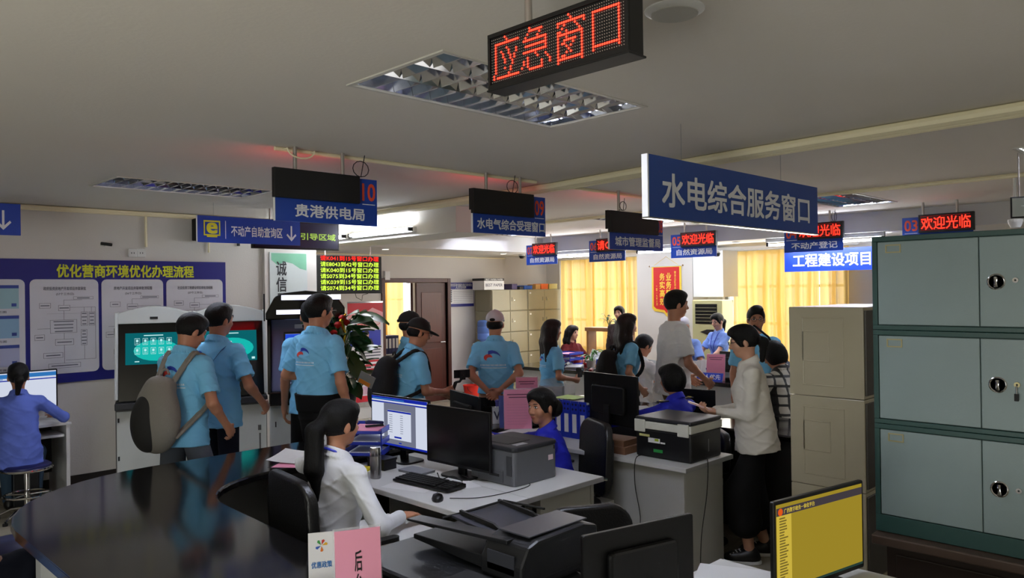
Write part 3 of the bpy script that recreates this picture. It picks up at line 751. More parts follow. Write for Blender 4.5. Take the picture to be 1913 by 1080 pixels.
# ================================================================== counters and desks
def arc(cx, cy, r, a0, a1, n=10): return [(cx + r * math.cos(math.radians(a0 + (a1 - a0) * k / n)), cy + r * math.sin(math.radians(a0 + (a1 - a0) * k / n))) for k in range(n + 1)]
ZC = .8
t = thing('service_counter', 'black granite service counter with rounded corner curving around the staff desks', 'counter', (0, 0, 0))
outer = [(.85, -.6), (.85, 4.05)] + arc(1.75, 4.05, .9, 180, 90) + [(5.92, 4.95), (5.92, .0)]
inner = [(5.2, .0), (5.2, 4.25)] + arc(2.2, 3.75, .5, 90, 180)[0:] + [(1.66, 2.6), (1.6, -.6)]
poly = outer + inner
def ngon_top(pts, z0, z1, name, mat, parent, bevel=.008):
    bm = bmesh.new(); vs = [bm.verts.new((x, y, z0)) for x, y in pts]; f = bm.faces.new(vs); bm.normal_update()
    if f.normal.z > 0: f.normal_flip()
    r = bmesh.ops.extrude_face_region(bm, geom=[f]); bmesh.ops.translate(bm, vec=(0, 0, z1 - z0), verts=[v for v in r['geom'] if isinstance(v, bmesh.types.BMVert)])
    bmesh.ops.recalc_face_normals(bm, faces=bm.faces[:])
    me = bpy.data.meshes.new(name); bm.to_mesh(me); bm.free(); me.materials.append(mat)
    o = bpy.data.objects.new(name, me); C.objects.link(o); o.parent = parent
    if bevel: b = o.modifiers.new('b', 'BEVEL'); b.width = bevel; b.segments = 2; b.limit_method = 'ANGLE'
    return o
ngon_top(poly, ZC - .045, ZC, 'worktop', granite, t, .012)
# front panels, one by one
front = M('counter_front', (188, 190, 190), .4)
inside = M('counter_inside_shade', (28, 27, 28), .6)  # dark grey paints in the shade below the worktop
path = [(.95, -.6), (.95, 4.05)] + arc(1.75, 4.05, .8, 180, 90, 6) + [(5.82, 4.85), (5.82, 0)]
def panels(path, zt, name, mat, parent, step=.9, th=.03, z0=.08):
    for a, b in zip(path[:-1], path[1:]):
        a, b = Vector((a[0], a[1], 0)), Vector((b[0], b[1], 0)); L = (b - a).length
        if L < 1e-4: continue
        n = max(1, round(L / step)); dirv = (b - a) / L; nrm = Vector((dirv.y, -dirv.x, 0))
        for k in range(n):
            p, q = a + dirv * (L * k / n + .002), a + dirv * (L * (k + 1) / n - .002)
            MB().prism([(p.x, p.y), (q.x, q.y), (q.x + nrm.x * th, q.y + nrm.y * th), (p.x + nrm.x * th, p.y + nrm.y * th)], z0, zt).build(name, mat, parent)
panels(path, ZC - .046, 'front_panel', front, t)
kick = MB()
for a, b in (((.99, -.6), (1.03, 4.1)), ((1.7, 4.78), (5.78, 4.82)), ((5.74, 0), (5.78, 4.8))): kick.box(a[0], b[0], a[1], b[1], 0, .08)
kick.build('kickboard', blackm, t)
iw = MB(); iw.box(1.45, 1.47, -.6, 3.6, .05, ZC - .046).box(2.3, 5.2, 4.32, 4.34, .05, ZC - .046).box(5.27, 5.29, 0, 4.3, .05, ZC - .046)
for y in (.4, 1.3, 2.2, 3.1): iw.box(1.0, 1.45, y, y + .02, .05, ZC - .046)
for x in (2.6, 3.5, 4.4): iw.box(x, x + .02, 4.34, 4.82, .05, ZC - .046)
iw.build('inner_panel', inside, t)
# far counter
t = thing('service_counter', 'long far service counter with dark granite top and pale front by the windows', 'counter', (0, 0, 0))
ngon_top([(7.65, 7.75), (7.65, 1.0), (8.4, 1.0), (8.4, 7.75)], ZC - .045, ZC, 'worktop', granite, t)
panels([(7.74, .98), (7.74, 7.7), (8.35, 7.7)], ZC - .046, 'front_panel', front, t)
kick = MB().box(7.76, 8.3, 1.0, 7.6, 0, .08).build('kickboard', blackm, t)
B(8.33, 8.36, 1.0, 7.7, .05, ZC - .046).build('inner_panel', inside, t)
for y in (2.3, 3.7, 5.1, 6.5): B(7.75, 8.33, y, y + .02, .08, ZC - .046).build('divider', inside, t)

def desk(label, x0, x1, y0, y1, z=.75, panels_=('w', 's', 'e'), th=.03, rz=0):
    t = thing('office_desk', label, 'desk', ((x0 + x1) / 2, (y0 + y1) / 2, 0), rz)
    a, b = (x1 - x0) / 2, (y1 - y0) / 2
    B(-a, a, -b, b, z - th, z).build('desktop', white_m, t, bevel=.004)
    B(-a - .002, a + .002, -b - .002, -b, z - th, z - .002).build('edge_band', M('edge_band', (150, 150, 150), .5), t)
    sd = M('desk_side', (176, 176, 172), .5, bump=.03, bscale=100)
    for q in panels_:
        if q == 'w': B(-a + .04, -a + .065, -b + .04, b - .02, 0, z - th).build('side_panel', sd, t, bevel=.002)
        if q == 'e': B(a - .065, a - .04, -b + .04, b - .02, 0, z - th).build('side_panel', sd, t, bevel=.002)
        if q == 's': B(-a + .065, a - .065, -b + .04, -b + .06, 0, z - th).build('modesty_panel', sd, t)
        if q == 'n': B(-a + .065, a - .065, b - .06, b - .04, 0.1, z - th).build('modesty_panel', sd, t)
    return t
desk('white desk under the two monitors and grey laser printer', 2.5, 2.93, 2.83, 4.22, panels_=('n',))
t = desk('white desk end under the grey laser printer', 2.935, 3.57, 2.83, 4.22, panels_=('e', 'n'))
B(-.18, .25, -.65, -.62, 0, .72).build('end_panel', M('desk_side'), t)
desk('pale grey desk carrying the black and white multifunction printer', 4.05, 4.62, 2.57, 4.22, panels_=('w', 's'))
desk('white desk in the bottom foreground behind black monitor', 1.75, 2.8, .5, 1.62, panels_=('n', 'e'))
desk('white desk below the monitor with the yellow screen', 2.82, 3.06, .3, 1.22, panels_=('w', 'n'))
# keyboard tray with keyboard of the woman in white
t = thing('keyboard_tray', 'white pull-out keyboard tray under the hand of the woman in white', 'tray', (2.36, 2.98, .62))
B(-.17, .13, -.12, .5, 0, .018).build('shelf', white_m, t, bevel=.003); B(-.17, .13, -.14, -.12, 0, .09).build('end_piece', white_m, t, bevel=.003)
# low white shelf cabinet between desks
p = PZ(1130, 880, .45)
t = thing('low_cabinet', 'low white open cabinet between the two staff desks', 'cabinet', (3.72, 3.1, 0))
B(0, .3, 0, .03, 0, .45).build('side_panel', white_m, t); B(0, .3, .42, .45, 0, .45).build('side_panel', white_m, t); B(0, .3, .03, .42, .2, .22).build('shelf', white_m, t); B(0, .3, 0, .45, .45, .47).build('top', white_m, t)
B(.28, .3, .03, .42, .0, .45).build('back_panel', white_m, t)

def facing_(deg):
    a = math.radians(deg); v = Fv * math.cos(a) + Rv * math.sin(a); return math.atan2(-v.x, v.y)
# ------------------------------------------------------------------ seats
def office_chair(label, x, y, rz, zb=(.55, 1.0), wb=.46, arms=True, group='black office chairs'):
    """faces local +y"""
    t = thing('office_chair', label, 'chair', (x, y, 0), rz, group)
    seat = MB().prism(rrect(.48, .46, .09), .42, .50).build('seat', leather, t, bevel=.02, smooth=True)
    n = 10; vs = []; fs = []
    bk = MB(); 
    pts = rrect(wb, zb[1] - zb[0], .11, 6)
    N = len(pts)
    for s, off in ((0, 0), (1, .055)):
        for (u, v) in pts: vs.append((u, -.21 - off - .06 * (v / .25) ** 2 * .5 - (.05 * (v + .2)), (zb[0] + zb[1]) / 2 + v))
    bk.add(vs, [tuple(range(N)), tuple(range(2 * N - 1, N - 1, -1))] + [((i + 1) % N, i, N + i, N + (i + 1) % N) for i in range(N)])
    bk.build('backrest', leather, t, bevel=.018, smooth=True)
    MB().tube([(0, -.12, .43), (0, -.27, .44), (0, -.31, .62)], .022, 8).build('back_support', blackm, t)
    if arms:
        for s in (-1, 1):
            a = MB().tube([(s * .2, .02, .43), (s * .27, .02, .44), (s * .28, .02, .6), (s * .28, .0, .66)], .012, 8).build('arm_frame', chrome, t, smooth=True)
            MB().tube([(s * .28, -.22, .655), (s * .28, .0, .67), (s * .28, .14, .665)], .011, 8).build('arm_rail', chrome, t, smooth=True)
            MB().prism(rrect(.05, .22, .024, 4, s * .28, 0.03), .672, .692).build('arm_pad', blackm, t)
    MB().tube([(0, 0, .1), (0, 0, .42)], .028, 10).build('gas_lift', chrome, t, smooth=True)
    for k in range(5):
        a = 2 * PI * k / 5 + .3; c, s = math.cos(a), math.sin(a)
        MB().tube([(0, 0, .11), (.28 * c, .28 * s, .075)], [.025, .015], 8).build('leg', chrome if not arms else blackm, t)
        MB().tube([(.28 * c - .02 * s, .28 * s + .02 * c, .028), (.28 * c + .02 * s, .28 * s - .02 * c, .028)], .028, 10).build('caster', blackm, t)
    return t
office_chair('black leather office chair with chrome arms behind the woman in white', 2.09, 3.28, facing_(52), (.48, 1.0), .5)
office_chair('black office chair behind the woman in blue uniform at the counter', 3.77, 3.36, math.radians(62), (.5, .98), .46)
office_chair('black office chair under the bobbed-hair woman beyond the multifunction printer', 4.92, 3.12, math.radians(45), (.5, .8), .44)
office_chair('low black chair back in the foreground beside the copier', 2.62, 2.05, math.radians(150), (.5, .85), .44, False)

def stool(label, x, y, zt=.5):
    t = thing('round_stool', label, 'stool', (x, y, 0), 0, 'round chrome stools with blue seats')
    MB().lathe([(0, zt - .05), (.165, zt - .05), (.18, zt - .035), (.18, zt - .015), (.16, zt), (0, zt + .005)], 28).build('seat', M('navy_vinyl', (24, 28, 84), .4), t, smooth=True)
    MB().tube([(.183 * math.cos(a), .183 * math.sin(a), zt - .04) for a in [2 * PI * k / 28 for k in range(28)]], .012, 8, closed=True).build('chrome_ring', chrome, t, smooth=True)
    MB().tube([(0, 0, .06), (0, 0, zt - .05)], .022, 12).build('column', chrome, t, smooth=True)
    MB().tube([(.17 * math.cos(a), .17 * math.sin(a), .2) for a in [2 * PI * k / 28 for k in range(28)]], .01, 8, closed=True).build('foot_ring', chrome, t, smooth=True)
    for k in range(5):
        a = 2 * PI * k / 5; c, s = math.cos(a), math.sin(a)
        MB().tube([(0, 0, .09), (.12 * c, .12 * s, .08), (.23 * c, .23 * s, .03)], [.016, .014, .01], 8).build('leg', chrome, t, smooth=True)
        MB().tube([(.0, .0, .2), (.17 * c, .17 * s, .2)], .006, 6).build('spoke', chrome, t)
        MB().lathe([(0, 0), (.02, 0), (.02, .02), (0, .025)], 10, (.23 * c, .23 * s, 0)).build('foot', blackm, t)
p = PZ(50, 868, .45); ST1 = p.copy()
stool('round blue-seated chrome stool under the woman at the left wall computer', p.x, p.y, .46)
p = PZ(22, 1012, .5); ST2 = p.copy()
stool('round blue stool with chrome rim at the bottom left corner', p.x, p.y, .5)

# ------------------------------------------------------------------ monitors
def monitor(label, x, y, z, rz, w_=.54, h_=.335, zb=.1, content=None, name='computer_monitor', tilt=0, group='computer monitors', dark_back=False, foot=True):
    """screen faces local -y"""
    t = thing(name, label, 'monitor', (x, y, z), rz, group)
    T_ = Matrix.Translation((0, 0, zb)) @ Matrix.Rotation(tilt, 4, 'X')
    cas = MB().prism(rrect(w_, h_, .008, 2, 0, h_ / 2), 0, .018, 'y').build('casing', black_m, t, bevel=.003); cas.matrix_local = T_
    bk = MB().prism(rrect(w_ * .62, h_ * .55, .02, 3, 0, h_ * .5), .018, .045, 'y').build('rear_housing', black_m, cas, bevel=.01)
    b = .012
    s = B(-w_ / 2 + b, w_ / 2 - b, -.0015, -.0003, b * 1.4, h_ - b).build('screen', content[0] if content else screen_lcd, cas)
    if content and len(content) > 1:
        content[1](s, w_ - 2 * b, h_ - 2.4 * b, -w_ / 2 + b, b * 1.4)
    if foot:
        MB().box(-.03, .03, .03, .055, 0.01, zb + h_ * .4).build('stand_neck', black_m, t, bevel=.004)
        MB().prism(rrect(.25, .18, .05, 5, 0, .04), 0, .012).build('stand_foot', black_m, t, bevel=.004)
    return t
def scr_mats():
    return (E('screen_white', (225, 232, 250), .75, True), E('screen_blue', (30, 50, 190), .6), E('screen_grey', (140, 145, 168), .55), E('screen_sky', (60, 140, 220), .6), E('screen_text', (120, 128, 150), .5))
SW, SB, SG, SS, ST = scr_mats()
def rect_(parent, name, mat, w_, h_, x0, z0, u0, u1, v0, v1, k):
    y = -.0016 - .0004 * k
    return MB().face([(x0 + w_ * u0, y, z0 + h_ * v0), (x0 + w_ * u1, y, z0 + h_ * v0), (x0 + w_ * u1, y, z0 + h_ * v1), (x0 + w_ * u0, y, z0 + h_ * v1)]).build(name, mat, parent)
def form_screen(s, w_, h_, x0, z0):
    r = lambda n, m, a, b, c, d, k: rect_(s, n, m, w_, h_, x0, z0, a, b, c, d, k)
    r('top_bar', SB, 0, 1, .93, 1, 1); r('menu_bar', SB, 0, 1, .87, .9, 1); r('address_bar', SS, .02, .6, .945, .965, 2)
    r('page', SG, .23, .8, .04, .88, 1); r('task_bar', SB, 0, 1, 0, .04, 1); r('task_icons', SS, .0, .18, .005, .035, 2)
    r('dialog', SW, .3, .72, .14, .74, 2); r('dialog_title', SB, .3, .72, .7, .735, 3); r('button', SB, .42, .55, .17, .205, 3); r('page_button', SB, .5, .55, .065, .09, 2)
    l_ = MB(); 
    for i in range(9):
        for (a, ww) in ((.33, .06), (.53, .05)):
            z = z0 + h_ * (.28 + .045 * i); x = x0 + w_ * a; l_.face([(x, -.0032, z), (x + w_ * ww, -.0032, z), (x + w_ * ww, -.0032, z + .003), (x, -.0032, z + .003)])
    l_.build('print_lines', ST, s)
form_c = (SW, form_screen)
monitor('lit monitor with blue and white form page facing the woman in white', 3.0, 4.06, .75, -PI / 2 + .03, .6, .345, .08, form_c)
monitor('black monitor with dark screen beside the lit one on the white desk', 2.98, 3.46, .75, -PI / 2 + .02, .56, .35, .06)
monitor('black monitor back edge showing behind the two desk monitors', 3.62, 4.1, .75, PI / 2 - .3, .5, .3, .08)
t = monitor('black monitor seen from behind with webcam, beside blue file boxes', 4.37, 3.38, .78, PI / 2 - .14, .54, .36, .11)
wc = thing('webcam', 'small black webcam clipped on the monitor beside blue file boxes', 'webcam', (4.31, 3.62, 1.255), .3)
B(-.03, .03, -.02, .02, 0, .03).build('body', blackm, wc, bevel=.005); MB().tube([(-.012, -.02, .018), (-.012, -.028, .018)], .009, 12).build('lens', chrome, wc)
B(-.02, .02, -.01, .01, -.04, 0).build('clip', blackm, wc)
text(t, 'maker_mark', 'lenovo', .07, .012, .2, .43, .0195, M('mark_grey', (150, 150, 152), .5), 0).rotation_euler = (0, 0, 0)
for ch in t.children:
    if ch.name.startswith('maker_mark'): ch.rotation_euler = (0, 0, PI); ch.location = (.0, .0005, 0)
# big foreground monitors
pr_ = PZ(1288, 957, 1.06); pl_ = PZ(1083, 1000, 1.06); cxm = (pr_ + pl_) / 2; a5 = math.atan2(pr_.y - pl_.y, pr_.x - pl_.x)
monitor('large black monitor seen from behind at the bottom centre foreground', cxm.x, cxm.y, .75, a5 + PI, (pr_ - pl_).length, .29, .02)
pr_ = PZ(1612, 899, 1.1); pl_ = PZ(1445, 942, 1.1); cxm = (pr_ + pl_) / 2; a6 = math.atan2(pr_.y - pl_.y, pr_.x - pl_.x)
SY = E('screen_yellow', (186, 160, 50), .6, True); SYG = E('screen_slate', (86, 78, 84), .5); SYD = E('screen_olive', (150, 130, 56), .5); SO = E('screen_orange', (232, 92, 30), .8); STL = E('screen_teal', (60, 90, 80), .4); SYP = E('screen_pale', (226, 198, 74), .7)
def yellow_screen(s, w_, h_, x0, z0):
    r = lambda n, m, a, b, c, d, k: rect_(s, n, m, w_, h_, x0, z0, a, b, c, d, k)
    r('header_bar', SYG, 0, 1, .87, .96, 1); r('side_panel', SYP, 0, .16, .04, .87, 1); r('task_bar', STL, .0, 1, 0, .03, 1)
    lg_ = MB(); lg_.face([(x0 + .022 + .013 * math.cos(a), -.0022, z0 + h_ * .912 + .013 * math.sin(a)) for a in [2 * PI * k / 16 for k in range(16)]]); lg_.build('round_mark', SO, s)
    text(s, 'title', '广西数字政务一体化平台', w_ * .34, h_ * .055, x0 + w_ * .25, z0 + h_ * .915, -.0024, SYP, .01)
    l_ = MB(); rnd = random.Random(3)
    for i in range(24):
        z = z0 + h_ * (.83 - .032 * i); x = x0 + w_ * .03; ww = rnd.uniform(.05, .1) * w_; l_.face([(x, -.0024, z), (x + ww, -.0024, z), (x + ww, -.0024, z + .005), (x, -.0024, z + .005)])
    l_.build('print_lines', SYD, s)
monitor('monitor with a yellow page on screen below the green filing cabinets', cxm.x, cxm.y, .75, a6, (pr_ - pl_).length, .335, .02, (SY, yellow_screen))

# ------------------------------------------------------------------ desktop machines
def cable(pts, label, r=.003, mat=None):
    # smooth the path a little
    P_ = [Vector(p) for p in pts]; Q = []
    for i in range(len(P_) - 1):
        p0, p1, p2, p3 = P_[max(i - 1, 0)], P_[i], P_[i + 1], P_[min(i + 2, len(P_) - 1)]
        for k in range(5):
            t = k / 5; Q.append(.5 * ((2 * p1) + (p2 - p0) * t + (2 * p0 - 5 * p1 + 4 * p2 - p3) * t * t + (3 * p1 - p0 - 3 * p2 + p3) * t ** 3))
    Q.append(P_[-1])
    return tag(MB().tube(Q, r, 6).build('cable', mat or blackm, smooth=True), label, 'cable')
# grey laser printer
t = thing('laser_printer', 'grey laser printer with top paper slot on the white desk', 'printer', (3.2, 3.03, .75), 0)
pb = MB(); pts = rrect(.36, .38, .03, 4, 0.01, .19); pb.prism(pts, .0, .195); pb.build('body', grey_m, t, bevel=.006)
MB().prism(rrect(.37, .39, .035, 4, .01, .19), .196, .222).build('top_cover', dgrey, t, bevel=.008)
B(-.12, .06, .1, .33, .2225, .2245).build('output_well', M('well_black', (18, 18, 20), .5), t)
B(-.12, -.03, .03, .07, .2225, .226).build('control_panel', M('panel_light', (150, 150, 154), .3), t)
B(-.1755, -.172, .09, .3, .015, .08).build('paper_drawer', M('drawer_grey', (80, 82, 86), .5), t)
B(-.176, -.172, .02, .06, .06, .17).build('side_recess', M('recess_grey', (58, 60, 64), .5), t)
B(-.178, -.175, .12, .2, .045, .06).build('handle_slot', blackm, t)
B(.11, .15, -.0015, .0005, .11, .14).build('sticker', M('sticker', (222, 200, 205), .6), t)
MB().tube([(.16, -.001, .17), (.16, -.001, .19)], .004, 6).build('vent_slot', blackm, t)
# black and white multifunction printer
t = thing('multifunction_printer', 'black multifunction printer with white scanner band on pale desk', 'printer', (4.36, 2.82, .75), 0)
B(-.185, .185, -.21, .21, 0, .185).build('body', M('printer_black', (20, 20, 23), .35), t, bevel=.012)
bd = MB(); bd.box(-.19, .19, -.215, -.20, .186, .235).box(-.19, .19, .2, .215, .186, .235).box(-.19, -.178, -.2, .2, .186, .235).box(.178, .19, -.2, .2, .186, .235); bd.box(-.178, .178, -.2, .2, .186, .22)
bd.build('scanner_band', M('printer_white', (206, 206, 196), .4), t, bevel=.003)
for yy in (-.2, .13): B(-.2, -.188, yy, yy + .08, .165, .245).build('hinge_block', M('printer_white'), t, bevel=.003)
B(-.188, .19, -.213, .213, .236, .262).build('lid', dgrey, t, bevel=.01)
for (a, b, c, d, m_) in ((.02, .11, .10, .13, paper), (.1, .18, .135, .15, M('label_yellow', (190, 186, 120), .6)), (-.02, .015, .1, .11, paper), (0, .07, .04, .06, M('label_green', (40, 150, 70), .6)), (.03, .06, .112, .128, M('label_lime', (170, 190, 40), .6))):
    B(-.1865 - (.0005 if m_.name == 'label_lime' else 0), -.185, a, b, c, d).build('label', m_, t)
B(.02, .03, -.2115, -.21, .05, .13).build('side_slot', M('slot_grey', (110, 110, 112), .5), t)
# cables down the desk
cable([(4.14, 2.95, .77), (4.03, 2.93, .76), (4.02, 2.93, .6), (4.03, 2.9, .35), (4.02, 3.0, .15), (4.0, 3.1, .012)], 'black cable hanging from the multifunction printer down the pale desk side')
cable([(4.3, 2.6, .77), (4.28, 2.555, .76), (4.27, 2.56, .55), (4.2, 2.56, .3), (4.16, 2.55, .012)], 'black cable hanging down the front of the pale desk')
# boxes under monitor
def carton(label, p, sz, rz=0, mat=None, band=None, name='box', cat='box', group=None, txt=None):
    t = thing(name, label, cat, p, rz, group)
    a, b, c = sz[0] / 2, sz[1] / 2, sz[2]
    B(-a, a, -b, b, 0, c * .78).build('body', mat or wood, t, bevel=.002)
    B(-a - .003, a + .003, -b - .003, b + .003, c * .78, c).build('lid', band or mat or wood, t, bevel=.002)
    if txt: text(t, 'print', txt[0], a * 1.7, c * .25, 0, c * .4, -b - .001, M('print_dark', (40, 40, 70), .6), .01)
    if txt and len(txt) > 1: text(t, 'print', txt[1], a * 1.7, c * .14, 0, c * .89, -b - .0045, paper, .01)
    return t
kraft = M('kraft_card', (120, 84, 60), .7)
carton('brown flat carton under the monitor beside blue file boxes', (4.22, 3.24, .75), (.2, .32, .05), 0, kraft)
carton('upper brown flat carton of two beneath the webcam monitor', (4.21, 3.24, .8005), (.18, .28, .04), .05, kraft)

# large copier in front
t = thing('photocopier', 'large dark grey photocopier with raised document feeder in the foreground', 'copier', (0, 0, 0))
cg = M('copier_grey', (30, 31, 34), .4, bump=.06, bscale=260, spec=.35); cgl = M('copier_light', (56, 58, 66), .35)
B(1.75, 2.33, 1.95, 2.62, .02, .74).build('body', cg, t, bevel=.02)
for k, (a, b) in enumerate(((.06, .2), (.22, .36), (.38, .52))): B(1.742, 1.749, 1.98, 2.58, a, b).build('paper_drawer', cgl, t, bevel=.004)
B(1.7, 2.35, 1.95, 2.66, .745, .80).build('scanner_bed', cg, t, bevel=.018)
fd = MB(); fd.prism([(1.93, .80), (1.93, .865), (1.97, .93), (2.02, .945), (2.28, .95), (2.36, .93), (2.36, .80)], 1.9, 2.12, 'y'); fd.build('feeder_head', cg, t, bevel=.012, smooth=False)
B(2.0, 2.33, 1.93, 2.09, .951, .957).build('feeder_cover', cgl, t, bevel=.003)
MB().prism([(2.12, .895), (2.42, .925), (2.42, .935), (2.12, .907)], 2.04, 2.34, 'x').build('document_tray', cgl, t, bevel=.002)
for xx in (2.08, 2.3): MB().prism([(2.14, .909), (2.4, .936), (2.4, .95), (2.2, .935)], xx - .006, xx + .006, 'x').build('paper_guide', blackm, t)
MB().prism([(2.12, .81), (2.55, .83), (2.55, .85), (2.12, .86)], 1.95, 2.36, 'x').build('feeder_lid', cg, t, bevel=.004)
MB().prism([(2.0, .925), (2.6, .892), (2.6, .902), (2.0, .94)], 1.955, 2.03, 'x').build('side_flap', cg, t, bevel=.003)
rb = MB()
for k in range(6): rb.box(1.99 + .022 * k, 2.0 + .022 * k, 2.125, 2.15, .87, .9)
rb.build('feed_ribs', blackm, t)
MB().tube([(2.31, 2.14, .955), (2.31, 2.38, .945), (2.12, 2.4, .935), (2.0, 2.42, .93)], .005, 6).build('tray_edge', blackm, t)
B(1.93, 1.935, 1.94, 2.08, .83, .9).build('front_plate', cgl, t)
B(1.70, 1.9, 1.96, 2.15, .8005, .815).build('control_panel', blackm, t, bevel=.004)

# keyboard, mouse
def keyboard(label, p, rz, group=None):
    t = thing('keyboard', label, 'keyboard', p, rz)
    MB().prism([(-.075, 0), (.075, 0), (.075, .022), (-.075, .012)], -.225, .225, 'x').build('base', black_m, t, bevel=.003)
    k = MB()
    for r_ in range(5):
        for c_ in range(20):
            if 15 <= c_ < 16: continue
            x = -.215 + .0215 * c_; y = -.062 + .026 * r_; z = .014 + (y + .075) * .065; k.box(x, x + .0185, y, y + .021, z, z + .006)
    o = k.build('keys', blackm, t); o['kind'] = 'stuff'
    return t
keyboard('black keyboard lying on white papers before the two monitors', (2.745, 3.44, .757), -PI / 2 + .08)
t = thing('computer_mouse', 'black corded mouse on the white desk edge', 'mouse', (2.58, 3.16, .75), -PI / 2 + .9)
ms = MB().lathe([(0, 0), (.03, 0), (.032, .01), (.026, .026), (.012, .034), (0, .036)], 18).build('shell', black_m, t, smooth=True); ms.scale = (1, 1.75, 1)
B(-.002, .002, .015, .035, .03, .0345).build('wheel', dgrey, t)
cable([(2.63, 3.12, .757), (2.75, 3.02, .754), (2.95, 2.98, .754), (3.12, 3.0, .754), (3.14, 3.1, .754), (3.0, 3.3, .756), (2.98, 3.42, .77)], 'thin black mouse cable looping across the white desk', .0022)
cable([(2.88, 3.3, .77), (2.84, 3.34, .80), (2.82, 3.42, .775), (2.86, 3.5, .79), (2.9, 3.55, .77)], 'black cable tangle between keyboard and dark monitor', .003)
def sheet(label, p, rz, w_=.21, h_=.297, mat=paper, curl=.0, z=.0006, cat='paper', group=None, name='paper_sheet'):
    mb = MB(); n = 6
    vs = [((i / n - .5) * w_, (j / n - .5) * h_, curl * ((i / n) ** 2 + (j / n) ** 3) * .5) for j in range(n + 1) for i in range(n + 1)]
    fs = [(j * (n + 1) + i, j * (n + 1) + i + 1, (j + 1) * (n + 1) + i + 1, (j + 1) * (n + 1) + i) for j in range(n) for i in range(n)]
    k = len(vs); vs2 = [(x, y, zz - z) for x, y, zz in vs]
    mb.add(vs, fs); mb.add(vs2, [tuple(reversed(f)) for f in fs])
    o = mb.build(name, mat); o.location = p; o.rotation_euler = (0, 0, rz); return tag(o, label, cat, group)
sheet('white sheet sticking out under the left part of the keyboard', (2.68, 3.5, .7515), .3, curl=0)
sheet('white sheet beside the keyboard under the cable tangle', (2.86, 3.36, .7525), -.25, curl=.0)
sheet('large white sheet flopping over the black counter at the woman\'s shoulder', PZ(562, 858, .806), .6, .26, .34, curl=.04)
sheet('pink sheet under the white paper on the black counter', PZ(572, 865, .8025), .65, .26, .34, mat=pink)
sheet('white sheet lying at the bottom right corner of foreground desk', PZ(1375, 1078, .752), .4)
sheet('blank sheet on the counter beside the acrylic brochure stands', PZ(968, 806, .802), .2, .3, .2)
# thermos
p = PZ(702, 893, .75)
t = thing('thermos_flask', 'brushed steel thermos flask at the edge of the white desk', 'flask', (p.x, p.y, .75))
MB().lathe([(0, 0), (.03, 0), (.0335, .004), (.0335, .125), (.0315, .13), (.0315, .134)], 28).build('body', steel, t, smooth=True)
MB().lathe([(.031, .135), (.0335, .137), (.0335, .175), (.03, .183), (0, .185)], 28).build('cap', M('steel_cap', (190, 190, 192), .2, 1), t, smooth=True)
p = PZ(682, 878, .75)
for k, (dx, mt, nm) in enumerate(((0, M('note_yellow', (226, 206, 40), .6), 'bright yellow'),)):
    t = thing('sticky_note_pad', 'yellow sticky note pad beside the thermos flask', 'notepad', (p.x, p.y, .75), .5)
    B(-.05, .05, -.035, .035, 0, .012).build('pad', mt, t); B(-.045, .02, -.03, .03, .0125, .02).build('pad', mt, t)
sheet('white note card under the yellow notes', (p.x - .02, p.y + .03, .7512), .5, .16, .12)
# small black box and stuff behind lit monitor
p = PZ(745, 852, .75); carton('small black box under the lit monitor', (2.82, 4.0, .75), (.1, .16, .07), .1, black_m)
carton('flat grey stand box under the dark monitor foot', (2.9, 3.75, .75), (.12, .2, .015), .1, M('flat_grey', (130, 132, 138), .4))

# blue tray stack left of lit monitor
def tray_stack(label, p, rz, n=3, w_=.25, d_=.33, mat=bluep, gap=.07, extra=True):
    t = thing('letter_tray_stack', label, 'letter trays', p, rz)
    for k in range(n):
        z = .01 + gap * k; m_ = MB(); m_.box(-w_ / 2, w_ / 2, -d_ / 2, d_ / 2, z, z + .004).box(-w_ / 2, -w_ / 2 + .004, -d_ / 2, d_ / 2, z, z + .035).box(w_ / 2 - .004, w_ / 2, -d_ / 2, d_ / 2, z, z + .035).box(-w_ / 2, w_ / 2, d_ / 2 - .004, d_ / 2, z, z + .035)
        m_.box(-w_ / 2, w_ / 2, -d_ / 2, -d_ / 2 + .003, z, z + .02)
        tr = m_.build('tray', mat, t)
        if extra: B(-.1, .1, -d_ / 2 + .01, d_ / 2 - .03, z + .005, z + .02).build('papers', paper if k != n - 1 else pink, tr)
    for sx in (-1, 1):
        for sy in (-1, 1): MB().tube([(sx * (w_ / 2 - .01), sy * (d_ / 2 - .02), 0), (sx * (w_ / 2 - .01), sy * (d_ / 2 - .02), gap * (n - 1) + .02)], .005, 6).build('post', mat, t)
    return t
p = PZ(690, 846, ZC); tray_stack('blue three-tier letter tray with pink papers between two women\'s desks', (p.x, p.y, ZC), -.9, 3, .26, .3)
t = thing('stapler', 'dark blue stapler lying on top of the blue letter tray', 'stapler', (p.x + .03, p.y - .02, ZC + .172), -.4)
B(-.06, .06, -.012, .012, 0, .012).build('base', blackm, t, bevel=.002); MB().prism([(-.06, .02), (.06, .014), (.06, .03), (-.04, .045), (-.06, .04)], -.012, .012, 'y').build('arm', M('navy_plastic', (20, 26, 70), .4), t, bevel=.003)
